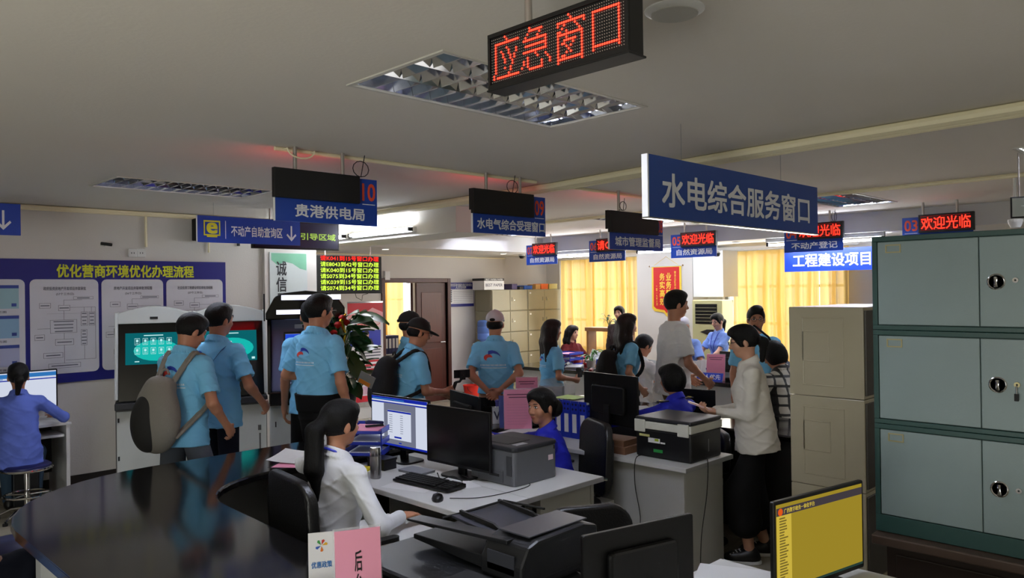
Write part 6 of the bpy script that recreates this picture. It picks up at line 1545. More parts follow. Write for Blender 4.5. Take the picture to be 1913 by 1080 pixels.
def person(label, x, y, yaw, h=1.7, fem=False, res=.0075, seat=None, lean=0, side=0, twist=0, head=(0, 0), hair='short', top=polo, bottom=blkt, sleeve='short', tuck=False,
           hands=(None, None), elbow=(None, None), feet=None, skin=skin_m, hairm=hair_m, legs='long', glasses=False, collar=True, curl=(.5, .5), handdir=(None, None), groupname=None, cap=None, zbase=0, hsc=1.0, eyes=True, hem_=None, loose=1.0, palm=(None, None)):
    """faces local +y; yaw: radians, 0 = world +Y"""
    root = thing('person', label, 'person', (x, y, zbase), yaw, groupname)
    s = h / 1.70
    P0 = np.array([0, 0, .93 * s if seat is None else seat + .09])
    RT = Rz(twist) @ Rx(-lean) @ Ry(side)        # torso frame, columns: right, forward, up
    T = RT[:, 2]
    sw = (.150 if fem else .164) * s
    nb = P0 + T * .50 * s
    sh = [P0 + T * .425 * s - RT[:, 0] * sw, P0 + T * .425 * s + RT[:, 0] * sw]    # left, right
    RH = Rz(twist * .0 + head[0]) @ Rx(-head[1] - lean * .35)
    hc = nb + (T * .5 + RH[:, 2] * .5) * .165 * s + RH[:, 1] * .012 * s
    HS = s * hsc * (.97 if fem else 1.0)
    def hp(v): return hc + RH @ (np.array(v) * HS)
    g = SDF(res)
    # torso and legs under the clothes
    fw = .9 if fem else 1
    g.ell(P0 + T * .36 * s, np.array([.145 * fw, .1, .14]) * s, RT, .04); g.ell(P0 + T * .17 * s, np.array([.125 * fw, .095, .16]) * s, RT, .05); g.ell(P0 + T * .0 * s, np.array([.15, .105, .12]) * s, RT, .05)
    g.cone(sh[0] - T * .02 * s, sh[1] - T * .02 * s, .04 * s, .04 * s, .03)
    g.cone(nb - T * .04 * s, hc + RH @ (np.array([0, -.02, -.05]) * HS), (.046 if fem else .056) * s, (.046 if fem else .056) * s, .03)
    # head
    g.ell(hp((0, -.012, .012)), np.array([.075, .093, .097]) * HS, RH, .02)
    g.ell(hp((0, .022, -.04)), np.array([.057 if not fem else .053, .068, .074]) * HS, RH, .03)
    g.ell(hp((0, .058, -.095)), np.array([.022, .022, .02]) * HS, RH, .03)
    for sx in (-1, 1):
        g.ell(hp((sx * .036, .058, -.035)), np.array([.024, .022, .026]) * HS, RH, .02)
        g.ell(hp((sx * .076, -.008, -.022)), np.array([.010, .019, .031]) * HS, RH @ Rz(-sx * .35), .008)
        g.ell(hp((sx * .031, .094, .002)), np.array([.015, .010, .010]) * HS, RH, .012, True)
    g.cone(hp((-.03, .080, .02)), hp((.03, .080, .02)), .010 * HS, .010 * HS, .015)
    g.cone(hp((0, .084, .004)), hp((0, .104, -.034)), .007 * HS, .0125 * HS, .012)
    for sx in (-1, 1): g.ell(hp((sx * .012, .092, -.04)), np.array([.009, .010, .008]) * HS, RH, .006)
    g.ell(hp((0, .084, -.064)), np.array([.023, .010, .0065]) * HS, RH, .006); g.ell(hp((0, .083, -.073)), np.array([.019, .010, .007]) * HS, RH, .005)
    if eyes:
        for sx in (-1, 1): g.ell(hp((sx * .031, .077, .001)), np.array([.0135, .0125, .0085]) * HS, RH, .003)
    # arms
    l1, l2 = .285 * s, .245 * s; wrist = []; elb = []
    for i, sx in enumerate((-1, 1)):
        tgt = hands[i]
        if tgt is None: tgt = sh[i] + np.array([sx * .05, .06, -.52]) * s
        hint = elbow[i] if elbow[i] is not None else (sx * .5, -.8, -.2)
        e, w_ = ik(sh[i], tgt, l1, l2, hint); elb.append(e); wrist.append(w_)
        g.cone(sh[i], e, .047 * s * (.85 if fem else 1), .036 * s * (.85 if fem else 1), .03)
        g.ell(e + unit(w_ - e) * .06 * s, np.array([.036, .036, .036]) * s * (.85 if fem else 1), None, .03)
        g.cone(e, w_, .036 * s * (.85 if fem else 1), .024 * s * (.88 if fem else 1), .02)
        # hand
        d = unit(w_ - e) if handdir[i] is None else unit(np.array(handdir[i], float))
        pn = np.array([-sx, 0, 0.0]) if palm[i] is None else np.array(palm[i], float)   # palm normal
        pn = unit(pn - d * (pn @ d)); sd = np.cross(d, pn); 
        fwd_side = sd if (sd @ np.array([0, 1, 0.001]) >= 0) else -sd         # thumb side
        if palm[i] is not None:                                    # palm down: thumb towards the body's middle
            fwd_side = sd if (sd @ np.array([-sx, .3, 0])) > 0 else -sd
        HSC = s * (.92 if fem else 1.0)
        Rm = np.stack([fwd_side, pn, d], 1)
        g.ell(w_ + d * .045 * HSC, np.array([.041, .015, .05]) * HSC, Rm, .012)
        g.cone(w_ - d * .01, w_ + d * .03 * HSC, .023 * HSC, .022 * HSC, .015)
        for f, (off_, ln) in enumerate(((.030, .92), (.010, 1.0), (-.010, .95), (-.029, .76))):
            p = w_ + d * (.083 - .006 * abs(f - 1.3)) * HSC + fwd_side * off_ * HSC; ang = .12 + .04 * f
            dd = unit(d + fwd_side * off_ * 2.0)
            for q, (L_, ra, rb_) in enumerate(((.042, .0092, .0085), (.026, .0085, .0078), (.021, .0078, .0066))):
                ang += curl[i] * (.55 + .25 * q); v = dd * math.cos(ang) + pn * math.sin(ang); p2 = p + v * L_ * ln * HSC
                g.cone(p, p2, ra * HSC, rb_ * HSC, .004); p = p2
        tb = w_ + d * .025 * HSC + fwd_side * .028 * HSC; td = unit(d * .75 + fwd_side * .75 + pn * .45); t2 = tb + td * .038 * HSC; td2 = unit(d * .95 + fwd_side * .3 + pn * (.35 + .4 * curl[i])); t3 = t2 + td2 * .032 * HSC
        g.cone(tb, t2, .0135 * HSC, .0105 * HSC, .01); g.cone(t2, t3, .0105 * HSC, .0085 * HSC, .004)
    # legs
    hipj = [P0 + np.array([-.088, 0, -.03]) * s, P0 + np.array([.088, 0, -.03]) * s]; ank = []; kn = []
    for i, sx in enumerate((-1, 1)):
        if feet is not None: ft = np.array(feet[i], float)
        elif seat is None: ft = np.array([sx * .095 * s, .0, .085 * s])
        else: ft = np.array([sx * .1 * s, .40 * s, .085 * s])
        k_, a_ = ik(hipj[i], ft, .42 * s, .41 * s, (sx * .1, 1, .3)); kn.append(k_); ank.append(a_)
        g.cone(hipj[i], k_, .078 * s, .055 * s, .03); g.cone(k_, a_, .053 * s, .036 * s, .03); g.ell(k_ + (a_ - k_) * .28 + np.array([0, -.018, 0]) * s, np.array([.047, .05, .09]) * s, None, .03)
        g.ell(a_ + np.array([0, .06, -.045]) * s, np.array([.038, .105, .03]) * s, None, .02)
    V, F = g.mesh()
    fc = V[F].mean(1); loc = (fc - hc) @ RH / HS; mi = np.zeros(len(F), int)
    def inside(c, r): return (((loc - np.array(c)) / np.array(r)) ** 2).sum(1) < 1
    mi[inside((0, .097, -.0685), (.021, .02, .0085))] = 1
    if eyes:
        for sx in (-1, 1):
            mi[inside((sx * .031, .092, .001), (.014, .014, .0075))] = 3; mi[inside((sx * .031, .092, .001), (.0065, .02, .0085))] = 2
            mi[inside((sx * .031, .09, .0095), (.0155, .014, .0028))] = 2
            mi[inside((sx * .032, .09, .024), (.019, .02, .0038))] = 2
    np_mesh('body', V, F, [skin, lip_m, lash_m, eyew_m], root, mi)
    # top garment
    w0 = loose
    ga = SDF(max(res, .0065)); hem = 0.05 if tuck else (-.13 if hem_ is None else hem_)
    if fem: prof = [(hem, .17 * w0, .13 * w0), (.05, .158 * w0, .118 * w0), (.18, .138 * w0, .108 * w0), (.31, .150, .128, .012), (.40, .146, .104), (.455, .112, .085), (.49, .074, .07), (.50, .062, .066)]
    else: prof = [(hem, .184 * w0, .14 * w0), (.05, .17 * w0, .125 * w0), (.2, .166 * w0, .122), (.33, .172, .128), (.41, .164, .116), (.465, .122, .096), (.495, .084, .082), (.508, .072, .076)]
    if tuck: prof[0] = (.02, prof[0][1] * .87, prof[0][2] * .86); prof[1] = (.06,) + tuple(v * .97 for v in prof[1][1:])
    ga.loft(P0, RT, [(p[0] * s, p[1] * s, p[2] * s) + ((p[3] * s,) if len(p) > 3 else ()) for p in prof], .03, .003)
    for q_ in sh: ga.cone(nb - T * .035 * s, q_ - T * .002 * s, .045 * s, .054 * s, .03)
    kf = .88 if fem else 1
    for i in range(2):
        if sleeve == 'short':
            e2 = sh[i] + (elb[i] - sh[i]) * .72; ga.cone(sh[i], e2, .057 * s * kf, .066 * s * kf, .03)
            dd = unit(elb[i] - sh[i]); ga.ell(e2 + dd * .062 * s, np.array([.09, .09, .062]) * s, np.stack([unit(np.cross(dd, [1, .3, .1])), unit(np.cross(dd, np.cross(dd, [1, .3, .1]))), dd], 1), .004, True)
        else:
            ga.cone(sh[i], elb[i], .057 * s * kf, .052 * s * kf, .03); w2 = wrist[i] - unit(wrist[i] - elb[i]) * .02 * s
            ga.cone(elb[i], w2, .05 * s * kf, .037 * s * kf, .02); ga.cone(w2 - unit(wrist[i] - elb[i]) * .05 * s, w2, .041 * s * kf, .041 * s * kf, .006)
    if collar:
        for k in range(28):
            a = 2 * PI * k / 28; a2 = 2 * PI * (k + 1) / 28; rr = (.056 if fem else .066) * s
            if abs(((a + a2) / 2) - PI / 2) < .35: continue
            q = [nb + RT @ np.array([rr * 1.02 * math.cos(b), rr * 1.0 * math.sin(b), .022 * s - .022 * s * math.sin(b)]) for b in (a, a2)]
            p_ = [nb + RT @ np.array([rr * 1.34 * math.cos(b), rr * 1.28 * math.sin(b), -.012 * s - .022 * s * math.sin(b)]) for b in (a, a2)]
            ga.cone(q[0], q[1], .0095 * s, .0095 * s, .005); ga.cone(q[0], p_[0], .0095 * s, .0085 * s, .005)
        for sx in (-1, 1): ga.cone(nb + RT @ np.array([sx * .03, .062, -.008]) * s, nb + RT @ np.array([sx * .05, .082, -.055]) * s, .012 * s, .008 * s, .008)
    rng = (x * 7 + y * 13) % 6.28
    def wr(X, Y, Z):
        u = Z + .02 * np.sin(X * 19 + rng) + .015 * np.sin(Y * 23); a1 = 1 - np.abs(np.sin(X * 21 + u * 17 + 1.5 * np.sin(u * 11 + rng))); a2 = 1 - np.abs(np.sin(-X * 17 + u * 26 + Y * 9 + rng * 2)); a3 = 1 - np.abs(np.sin(u * 33 + X * 6 + 2 * np.sin(X * 9 + Y * 13 + rng)))
        md = .5 + .5 * np.sin(X * 8 + Z * 7 + rng * 3)
        far = np.clip((np.sqrt((X - nb[0]) ** 2 + (Y - nb[1]) ** 2 + (Z - nb[2]) ** 2) - .10) / .05, 0, 1)
        return far * (.002 - .0065 * a1 ** 3 * md - .006 * a2 ** 3 * (1 - md) - .004 * a3 ** 4)
    V, F = ga.mesh(wr)
    so = np_mesh('shirt', V, F, [top], root)
    # bottom garment
    gb = SDF(max(res, .0075)); up = .085 if tuck else (.07 if hem_ is None else .13)
    gb.loft(P0, np.eye(3) if seat is not None else RT, [(-.12 * s, .150 * s, .10 * s), (0, .145 * s, .10 * s), (up * s, .13 * s, .09 * s)], .03)
    if tuck: gb.loft(P0, RT, [(-.06 * s, .165 * s, .122 * s), (.065 * s, (.178 if not fem else .164) * s, (.138 if not fem else .126) * s)], .01)
    for i in range(2):
        if legs == 'wide':
            gb.cone(hipj[i] - np.array([0, 0, .04]), kn[i], .074 * s, .115 * s, .04); gb.cone(kn[i], ank[i] + (kn[i] - ank[i]) * .52, .115 * s, .12 * s, .05)
        elif legs == 'shorts':
            gb.cone(hipj[i] - np.array([0, 0, .03]), kn[i] + (hipj[i] - kn[i]) * .1, .08 * s, .085 * s, .02)
        else:
            gb.cone(hipj[i] - np.array([0, 0, .03]), kn[i], .08 * s, .069 * s, .02); gb.cone(kn[i], ank[i], .07 * s, .054 * s, .03)
    V, F = gb.mesh(); np_mesh('trousers', V, F, [bottom], root)
    for i in range(2):
        a_ = ank[i]; f = SDF(.006); f.ell(a_ + np.array([0, .055, -.05]) * s, np.array([.046, .13, .052]) * s, None, .02, False, ((0, 0, -1, .034 * s),)); f.ell(a_ + np.array([0, -.01, -.02]) * s, np.array([.043, .055, .055]) * s, None, .03)
        V, F = f.mesh(); np_mesh('shoe', V, F, [shoe_m], root)
    # hair
    gh = SDF(max(.0055, res * .8)); O = np.array
    if cap is None or hair in ('long', 'pony', 'bun'):
        gh.ell(hp((0, -.016, .018)), O((.085, .104, .102)) * HS, RH, .02, False, ((0, .55, -.85, .075 * HS), (0, 1, 0, .085 * HS)) if hair == 'short' else ((0, 1, 0, .088 * HS),))
        if hair == 'short':
            gh.ell(hp((0, .02, .075)), O((.066, .072, .042)) * HS, RH, .03); gh.ell(hp((0, .09, -.03)), O((.074, .085, .077)) * HS, RH, .006, True)
        elif hair == 'quiff':
            gh.ell(hp((0, .05, .09)), O((.06, .05, .045)) * HS, RH, .03); gh.ell(hp((0, .09, -.035)), O((.08, .085, .085)) * HS, RH, .006, True); gh.ell(hp((0, -.02, -.12)), O((.1, .12, .075)) * HS, RH, .01, True)
        elif hair == 'bob':
            gh.ell(hp((0, -.022, -.03)), O((.094, .098, .105)) * HS, RH, .03); gh.ell(hp((0, .085, -.035)), O((.066, .075, .09)) * HS, RH, .006, True); gh.ell(hp((0, .04, .06)), O((.078, .066, .05)) * HS, RH, .02)
            gh.ell(hp((0, -.0, -.17)), O((.13, .13, .06)) * HS, RH, .01, True)
        else:
            gh.ell(hp((0, .035, .07)), O((.072, .066, .045)) * HS, RH, .03); gh.ell(hp((0, .10, -.035)), O((.068, .085, .092)) * HS, RH, .006, True)
            for sx in (-1, 1): gh.cone(hp((sx * .055, .055, .06)), hp((sx * .073, .03, -.03)), .014 * HS, .009 * HS, .02)
            if hair == 'pony':
                gh.cone(hp((0, -.10, .0)), hp((0, -.15, -.04)), .04 * HS, .042 * HS, .02); gh.cone(hp((.012, -.15, -.04)), hc + O((.014, -.17, -.22)) * HS, .04 * HS, .042 * HS, .02); gh.cone(hp((-.012, -.15, -.04)), hc + O((-.014, -.17, -.22)) * HS, .04 * HS, .042 * HS, .02); gh.cone(hc + O((0, -.17, -.22)) * HS, hc + O((.02, -.165, -.37)) * HS, .042 * HS, .008 * HS, .02)
            elif hair == 'shortpony':
                gh.cone(hp((0, -.10, -.01)), hp((0, -.14, -.05)), .028 * HS, .034 * HS, .02); gh.cone(hp((0, -.14, -.05)), hc + O((0, -.135, -.15)) * HS, .034 * HS, .018 * HS, .02)
            elif hair == 'bun':
                gh.ell(hp((0, -.125, -.04)), O((.062, .05, .066)) * HS, RH, .02)
            elif hair == 'long':
                for dx in (-.05, 0, .05): gh.cone(hp((dx, -.07, -.0)), hc + RH @ (O((dx * 1.25, -.075, -.14)) * HS), .042 * HS, .045 * HS, .03); gh.cone(hc + RH @ (O((dx * 1.25, -.075, -.14)) * HS), hc + RH @ (O((0, 0, -.14)) * HS) + O((dx * 1.3, -.085, -.2)) * HS, .045 * HS, .03 * HS, .03)
                for sx in (-1, 1): gh.cone(hp((sx * .072, .01, .0)), hp((sx * .085, -.0, -.16)), .022 * HS, .022 * HS, .03); gh.cone(hp((sx * .085, 0, -.16)), hp((sx * .08, .02, -.28)), .022 * HS, .012 * HS, .03)
        # keep the ears free
        if hair in ('short', 'quiff', 'pony', 'shortpony', 'bun'):
            for sx in (-1, 1): gh.ell(hp((sx * .095, -.002, -.028)), O((.03, .022, .034)) * HS, RH, .004, True)
            if hair in ('short', 'quiff'): gh.ell(hp((0, -.05, -.125)), O((.1, .09, .045)) * HS, RH, .01, True)
        def st(X, Y, Z): return .0012 * np.sin(X * 330 + Y * 60) * np.cos(Y * 290 + 5 * np.sin(Z * 20))
        V, F = gh.mesh(st); np_mesh('hair', V, F, [hairm], root)
    else:
        gh.ell(hp((0, -.022, -.012)), O((.081, .092, .062)) * HS, RH, .02); gh.ell(hp((0, .10, -.03)), O((.09, .1, .09)) * HS, RH, .006, True); gh.ell(hp((0, 0, -.10)), O((.12, .14, .04)) * HS, RH, .006, True)
        V, F = gh.mesh(); np_mesh('hair', V, F, [hairm], root)
    if cap is not None:
        gc_ = SDF(.005); gc_.ell(hp((0, -.012, .035)), O((.088, .107, .092)) * HS, RH, .01, False, ((0, 0, -1, .012 * HS),))
        V, F = gc_.mesh(); co = np_mesh('cap', V, F, [cap], root)
        gv = SDF(.005); gv.ell(hp((0, .115, .02)), O((.066, .075, .012)) * HS, RH @ Rx(-.2), .01)
        V, F = gv.mesh(); np_mesh('cap_visor', V, F, [cap], co); MB().lathe([(0, 0), (.008, 0), (.006, .006), (0, .008)], 10, tuple(hp((0, -.012, .125)))).build('cap_button', cap, co)
        gs = SDF(.004); gs.ell(hp((0, -.118, .035)), O((.028, .012, .016)) * HS, RH, .004); V, F = gs.mesh(); np_mesh('cap_opening', V, F, [hairm], co)
    if glasses:
        gl = MB(); wire = []
        for sx in (-1, 1):
            gl.tube([hp((sx * .033 + .021 * math.cos(a), .108, .0 + .016 * math.sin(a))) for a in [2 * PI * k / 12 for k in range(12)]], .0018, 5, closed=True)
            gl.tube([hp((sx * .054, .107, .004)), hp((sx * .078, .05, .004)), hp((sx * .08, -.005, -.002))], .0018, 5)
        gl.tube([hp((-.012, .109, .003)), hp((.012, .109, .003))], .0018, 5); gl.build('glasses', M('glasses_frame', (60, 56, 54), .3, .5), root)
    root['_'] = 0; del root['_']
    return dict(root=root, nb=nb, P0=P0, RT=RT, T=T, sh=sh, elb=elb, wrist=wrist, hc=hc, RH=RH, s=s, HS=HS, shirt=so, prof=prof, ank=ank, kn=kn)

def facing(px_dir_deg):      # degrees clockwise from the camera's forward direction (0 = away from camera, 90 = to the right, -90 = to the left)
    a = math.radians(px_dir_deg)
    v = Fv * math.cos(a) + Rv * math.sin(a); return math.atan2(-v.x, v.y)

# printed mark on the back (or chest) of a shirt, hugging the cloth
pr_red = M('print_red', (206, 60, 50), .6); pr_blue = M('print_blue2', (30, 60, 170), .6); pr_white = M('print_white', (226, 232, 240), .6)
def back_print(pp, side=-1, cx=0, cz=.30, w_=.2, scale=1.0):
    so = pp['shirt']; me = so.data; s = pp['s']
    bv = BVHTree.FromPolygons([v.co.copy() for v in me.vertices], [tuple(p.vertices) for p in me.polygons])
    RT = pp['RT']; P0 = pp['P0']; n = 84; m = int(n * .85); cell = w_ / n
    layers = {0: [], 1: [], 2: []}; vs = []
    def img(u, v):      # u 0..1 across, v 0..1 up
        du, dv = (u - .36), (v - .62)
        if ((u - .44) / .34) ** 2 + ((v - .60) / .34) ** 2 < 1 and ((u - .50) / .32) ** 2 + ((v - .50) / .30) ** 2 > 1 and u > .30: return 1
        if ((u - .30) / .17) ** 2 + ((v - .62) / .15) ** 2 < 1 and ((u - .38) / .14) ** 2 + ((v - .52) / .12) ** 2 > 1: return 0
        if .24 < v < .31 and (int(u * 36) % 2 == 0) : return 2
        if .14 < v < .17: return 2
        return None
    out = []
    for i in range(n):
        for j in range(m):
            k = img((i + .5) / n if side < 0 else 1 - (i + .5) / n, (j + .5) / m)
            if k is None: continue
            q = []
            for a, b in ((i, j), (i + 1, j), (i + 1, j + 1), (i, j + 1)):
                lx = cx + (a / n - .5) * w_ * scale; lz = cz * s + (b / m - .5) * w_ * .85 * scale
                o = Vector(P0 + RT @ np.array([lx, side * .5, lz])); d = Vector(RT[:, 1] * -side)
                hit = bv.ray_cast(o, d)
                if hit[0] is None: q = None; break
                q.append(hit[0] - d * .0025)
            if q: out.append((k, q if side > 0 else q[::-1]))
    mb = MB()
    for k, q in out: mb.m = k; mb.face(q[::-1] if side < 0 else q)
    mb.build('back_print' if side < 0 else 'chest_print', [pr_red, pr_blue, pr_white], so)

def strap_path(pp, a, b, mid_off, r=.012, name='strap', mat=blk_fab, parent=None, bulge=None): pass
def backpack(label, pp, mat, mat2=None, w_=.30, h_=.44, d_=.16, dz=.22, drop=0, dx=0):
    """worn on the back of person pp; hangs on its shoulders"""
    t = thing('backpack', label, 'backpack', pp['root'].location, pp['root'].rotation_euler.z)
    RT, P0, s = pp['RT'], pp['P0'], pp['s']; c = P0 + RT @ np.array([dx, -.135 - d_ / 2, dz])
    g = SDF(.0075); g.ell(c, np.array([w_ / 2, d_ / 2, h_ / 2]) * 1.03, RT, .04); g.ell(c + RT @ np.array([0, .0, -.06]), np.array([w_ / 2 * 1.05, d_ / 2 * 1.05, h_ * .36]), RT, .05)
    g.cone(c + RT @ np.array([-.05, .04, h_ * .38]), c + RT @ np.array([.05, .04, h_ * .38]), .05, .05, .04)
    V, F = g.mesh(lambda X, Y, Z: .002 * np.sin(X * 31 + Z * 22 + 3 * np.sin(Y * 20)))
    np_mesh('bag_body', V, F, [mat], t)
    if mat2 is not None:
        g = SDF(.0075); g.ell(c + RT @ np.array([-.03, -.04, -.05]), np.array([w_ / 2 * .8, d_ / 2 * .98, h_ * .4]), RT, .03); V, F = g.mesh(); np_mesh('pocket', V, F, [mat2], t)
    for i, sx in enumerate((-1, 1)):
        sh = pp['sh'][i]; top = sh - RT[:, 0] * sx * .055 * s + pp['T'] * .062 * s
        pts = [c + RT @ np.array([sx * .07, .05, h_ * .4]), top + RT @ np.array([0, -.05, 0]), top, top + RT @ np.array([0, .06, -.02]), sh + RT @ np.array([-sx * .03 * s, .115 * s, -.10 * s]), P0 + RT @ np.array([sx * .15 * s, .10, .22 * s]), P0 + RT @ np.array([sx * .185 * s, .0, .13 * s]), c + RT @ np.array([sx * w_ * .42, .03, -h_ * .3])]
        g = SDF(.0065)
        P_ = []
        for k in range(len(pts) - 1):
            p0, p1, p2, p3 = pts[max(k - 1, 0)], pts[k], pts[k + 1], pts[min(k + 2, len(pts) - 1)]
            for q in range(4): tt = q / 4; P_.append(.5 * ((2 * p1) + (p2 - p0) * tt + (2 * p0 - 5 * p1 + 4 * p2 - p3) * tt * tt + (3 * p1 - p0 - 3 * p2 + p3) * tt ** 3))
        P_.append(pts[-1])
        for k in range(len(P_) - 1): g.cone(P_[k] + RT[:, 0] * .012, P_[k + 1] + RT[:, 0] * .012, .012, .012, .006); g.cone(P_[k] - RT[:, 0] * .012, P_[k + 1] - RT[:, 0] * .012, .012, .012, .006)
        V, F = g.mesh(); np_mesh('strap', V, F, [mat], t)
    MB().tube([tuple(c + RT @ np.array([.03 * math.cos(a), .06, h_ * .5 + .03 * math.sin(a) + .02])) for a in [PI * k / 8 for k in range(9)]], .008, 6).build('handle', mat, t)
    return t
def lanyard(pp, mat, z_end=.22, parent=None):
    RT, nb, P0, s = pp['RT'], pp['nb'], pp['P0'], pp['s']
    pts = []
    me = pp['shirt'].data; bv = BVHTree.FromPolygons([v.co.copy() for v in me.vertices], [tuple(p.vertices) for p in me.polygons])
    for sx in (-1, 1):
        path = []
        for k in range(13):
            u = k / 12; lx = sx * .062 * s * (1 - u) + sx * .003; lz = (.49 * (1 - u) + z_end * u) * s
            hit = bv.ray_cast(Vector(P0 + RT @ np.array([lx, .5, lz])), Vector(-RT[:, 1]))
            if hit[0] is not None: path.append(hit[0] + Vector(RT[:, 1]) * .004)
        if len(path) > 2: MB().tube(path, .0042, 6).build('lanyard', mat, pp['shirt'])
# ------------------------------------------------------------------ the people in the hall
def at(px, d): p = PD(px, 545, d); return p.x, p.y
# seated woman in white in the foreground
X_, Y_ = 2.07, 3.40
yw = facing(38)
def wl(wx, wy, wz, X_, Y_, yw):      # world point to a person's local frame
    dx, dy = wx - X_, wy - Y_; c, s = math.cos(-yw), math.sin(-yw); return np.array([dx * c - dy * s, dx * s + dy * c, wz])
pw_ = person('woman in white shirt with long ponytail seated at the lit monitor', X_, Y_, yw, 1.73, True, .005, seat=.43, loose=1.1, lean=.1, head=(-.1, .05), hair='pony', top=whiteb, bottom=blkt, sleeve='long',
       hands=(wl(2.3, 4.05, .86, X_, Y_, yw), wl(2.37, 3.20, .70, X_, Y_, yw)), elbow=((-1, .1, -.1), (.7, -.5, -.6)), curl=(.25, .3), palm=((0, 0, -1), (0, 0, -1)), skin=skin_m, handdir=((.2, 1, 0), (.1, 1, 0)))
MB().tube([tuple(pw_['nb'] + pw_['RT'] @ np.array([.058 * math.cos(a), .066 * math.sin(a) - .012, .012 - .03 * math.sin(a)])) for a in [PI * 1.02 + PI * .9 * k / 12 for k in range(13)]], .007, 6).build('lanyard', M('lanyard_blue', (24, 40, 170), .5), pw_['root'])
# woman in blue uniform facing left
X_, Y_ = 3.79, 3.35; yw = facing(-84)
pu = person('woman in royal blue uniform with hair in a bun facing left', X_, Y_, yw, 1.70, True, .005, seat=.355, lean=.2, head=(.85, .0), hair='bun', top=unif, bottom=blkt, sleeve='long',
       loose=1.1, hands=(wl(3.40, 3.62, .9, X_, Y_, yw), wl(3.5, 3.78, .88, X_, Y_, yw)), elbow=((-.9, -.1, -.5), (.9, -.2, -.4)), curl=(.5, .5), palm=((0, 0, -1), (0, 0, -1)), skin=skin_m)
text(pu['root'], 'collar_pin', '✦', .03, .03, 0, 0, 0, M('pin_gold', (200, 170, 90), .4, .5), 0).location = tuple(pu['P0'] + pu['RT'] @ np.array([-.07, .135, .385]))
# bob-haired woman in uniform seen from behind
X_, Y_ = 4.93, 3.16; yw = facing(-38)
pb_ = person('person with black bobbed hair and blue uniform seen from behind', X_, Y_, yw, 1.6, True, .0065, seat=.47, lean=.12, head=(.1, .1), hair='bob', top=unif, bottom=blkt, sleeve='long',
       hands=(wl(4.62, 3.72, .8, X_, Y_, yw), wl(5.0, 3.75, .82, X_, Y_, yw)), elbow=((-1, -.2, -.3), (.8, -.3, -.4)), palm=((0, 0, -1), (0, 0, -1)), eyes=False)
for sx in (-1, 1):
    q = pb_['sh'][(sx + 1) // 2] + pb_['T'] * .062; MB().cb(tuple(q), (.09, .045, .008)).build('epaulette', M('epaulette', (14, 16, 60), .6), pb_['root']); MB().cb(tuple(q + np.array([sx * .02, 0, .006])), (.02, .03, .004)).build('badge_mark', M('badge_yellow', (200, 180, 60), .5), pb_['root'])
# standing woman in cream blouse
x, y = at(1408, 5.22); yw = facing(-78)
pc_ = person('woman in cream blouse and wide black trousers holding a phone', x, y, yw, 1.60, True, .0055, lean=.08, head=(.0, .22), hair='shortpony', top=cream_b, bottom=cloth('wide_black', (14, 14, 15)), sleeve='long', legs='wide',
       hands=((-.03, .25, 1.0), (.03, .27, 1.0)), elbow=((-.5, -.8, -.6), (.7, -.8, -.5)), curl=(.8, .8), glasses=True, feet=((-.09, .06, .085), (.1, -.06, .085)), skin=skin_p, palm=((.3, 0, 1), (-.3, 0, 1)), loose=1.2, handdir=((.1, 1, .1), (-.1, 1, .1)))
for i in range(2):      # white laces and soles of her canvas shoes
    a_ = pc_['ank'][i]; sh_ = [o for o in pc_['root'].children if o.name.startswith('shoe')][i]
    MB().prism([(a_[0] + .049 * math.cos(t) , a_[1] + .055 + .134 * math.sin(t)) for t in [2 * PI * k / 20 for k in range(20)]], .002, .024).build('sole', paper, sh_, bevel=.004)
    for k in range(4): MB().tube([(a_[0] - .025, a_[1] + .06 + .022 * k, .088 - .008 * k), (a_[0], a_[1] + .07 + .022 * k, .094 - .009 * k), (a_[0] + .025, a_[1] + .06 + .022 * k, .088 - .008 * k)], .004, 5).build('lace', paper, sh_)
ph = thing('mobile_phone', 'phone in pink case held by the woman in cream blouse', 'phone', (x, y, 0), yw)
o = MB().prism(rrect(.075, .16, .01, 3), 0, .012).build('case', M('case_rose', (226, 190, 190), .4), ph); o.location = (.0, .37, 1.035); o.rotation_euler = (.35, 0, .2)
# man with grey backpack
x, y = at(340, 5.35); yw = facing(22)
p3 = person('man in sky-blue polo with grey backpack looking down', x, y, yw, 1.73, False, .0065, lean=.05, head=(-.3, .42), hair='short', top=polo, bottom=grey_sh, legs='shorts', hands=(None, (.26, .14, .93)), feet=((-.1, -.12, .085), (.1, .16, .085)), curl=(.6, .7))
back_print(p3, cz=.33, w_=.22)
backpack('grey two-tone backpack worn by the man looking down', p3, M('bag_grey', (132, 128, 120), .9, bump=.4, bscale=200), M('bag_dark', (34, 34, 34), .8), .32, .50, .2, .10)
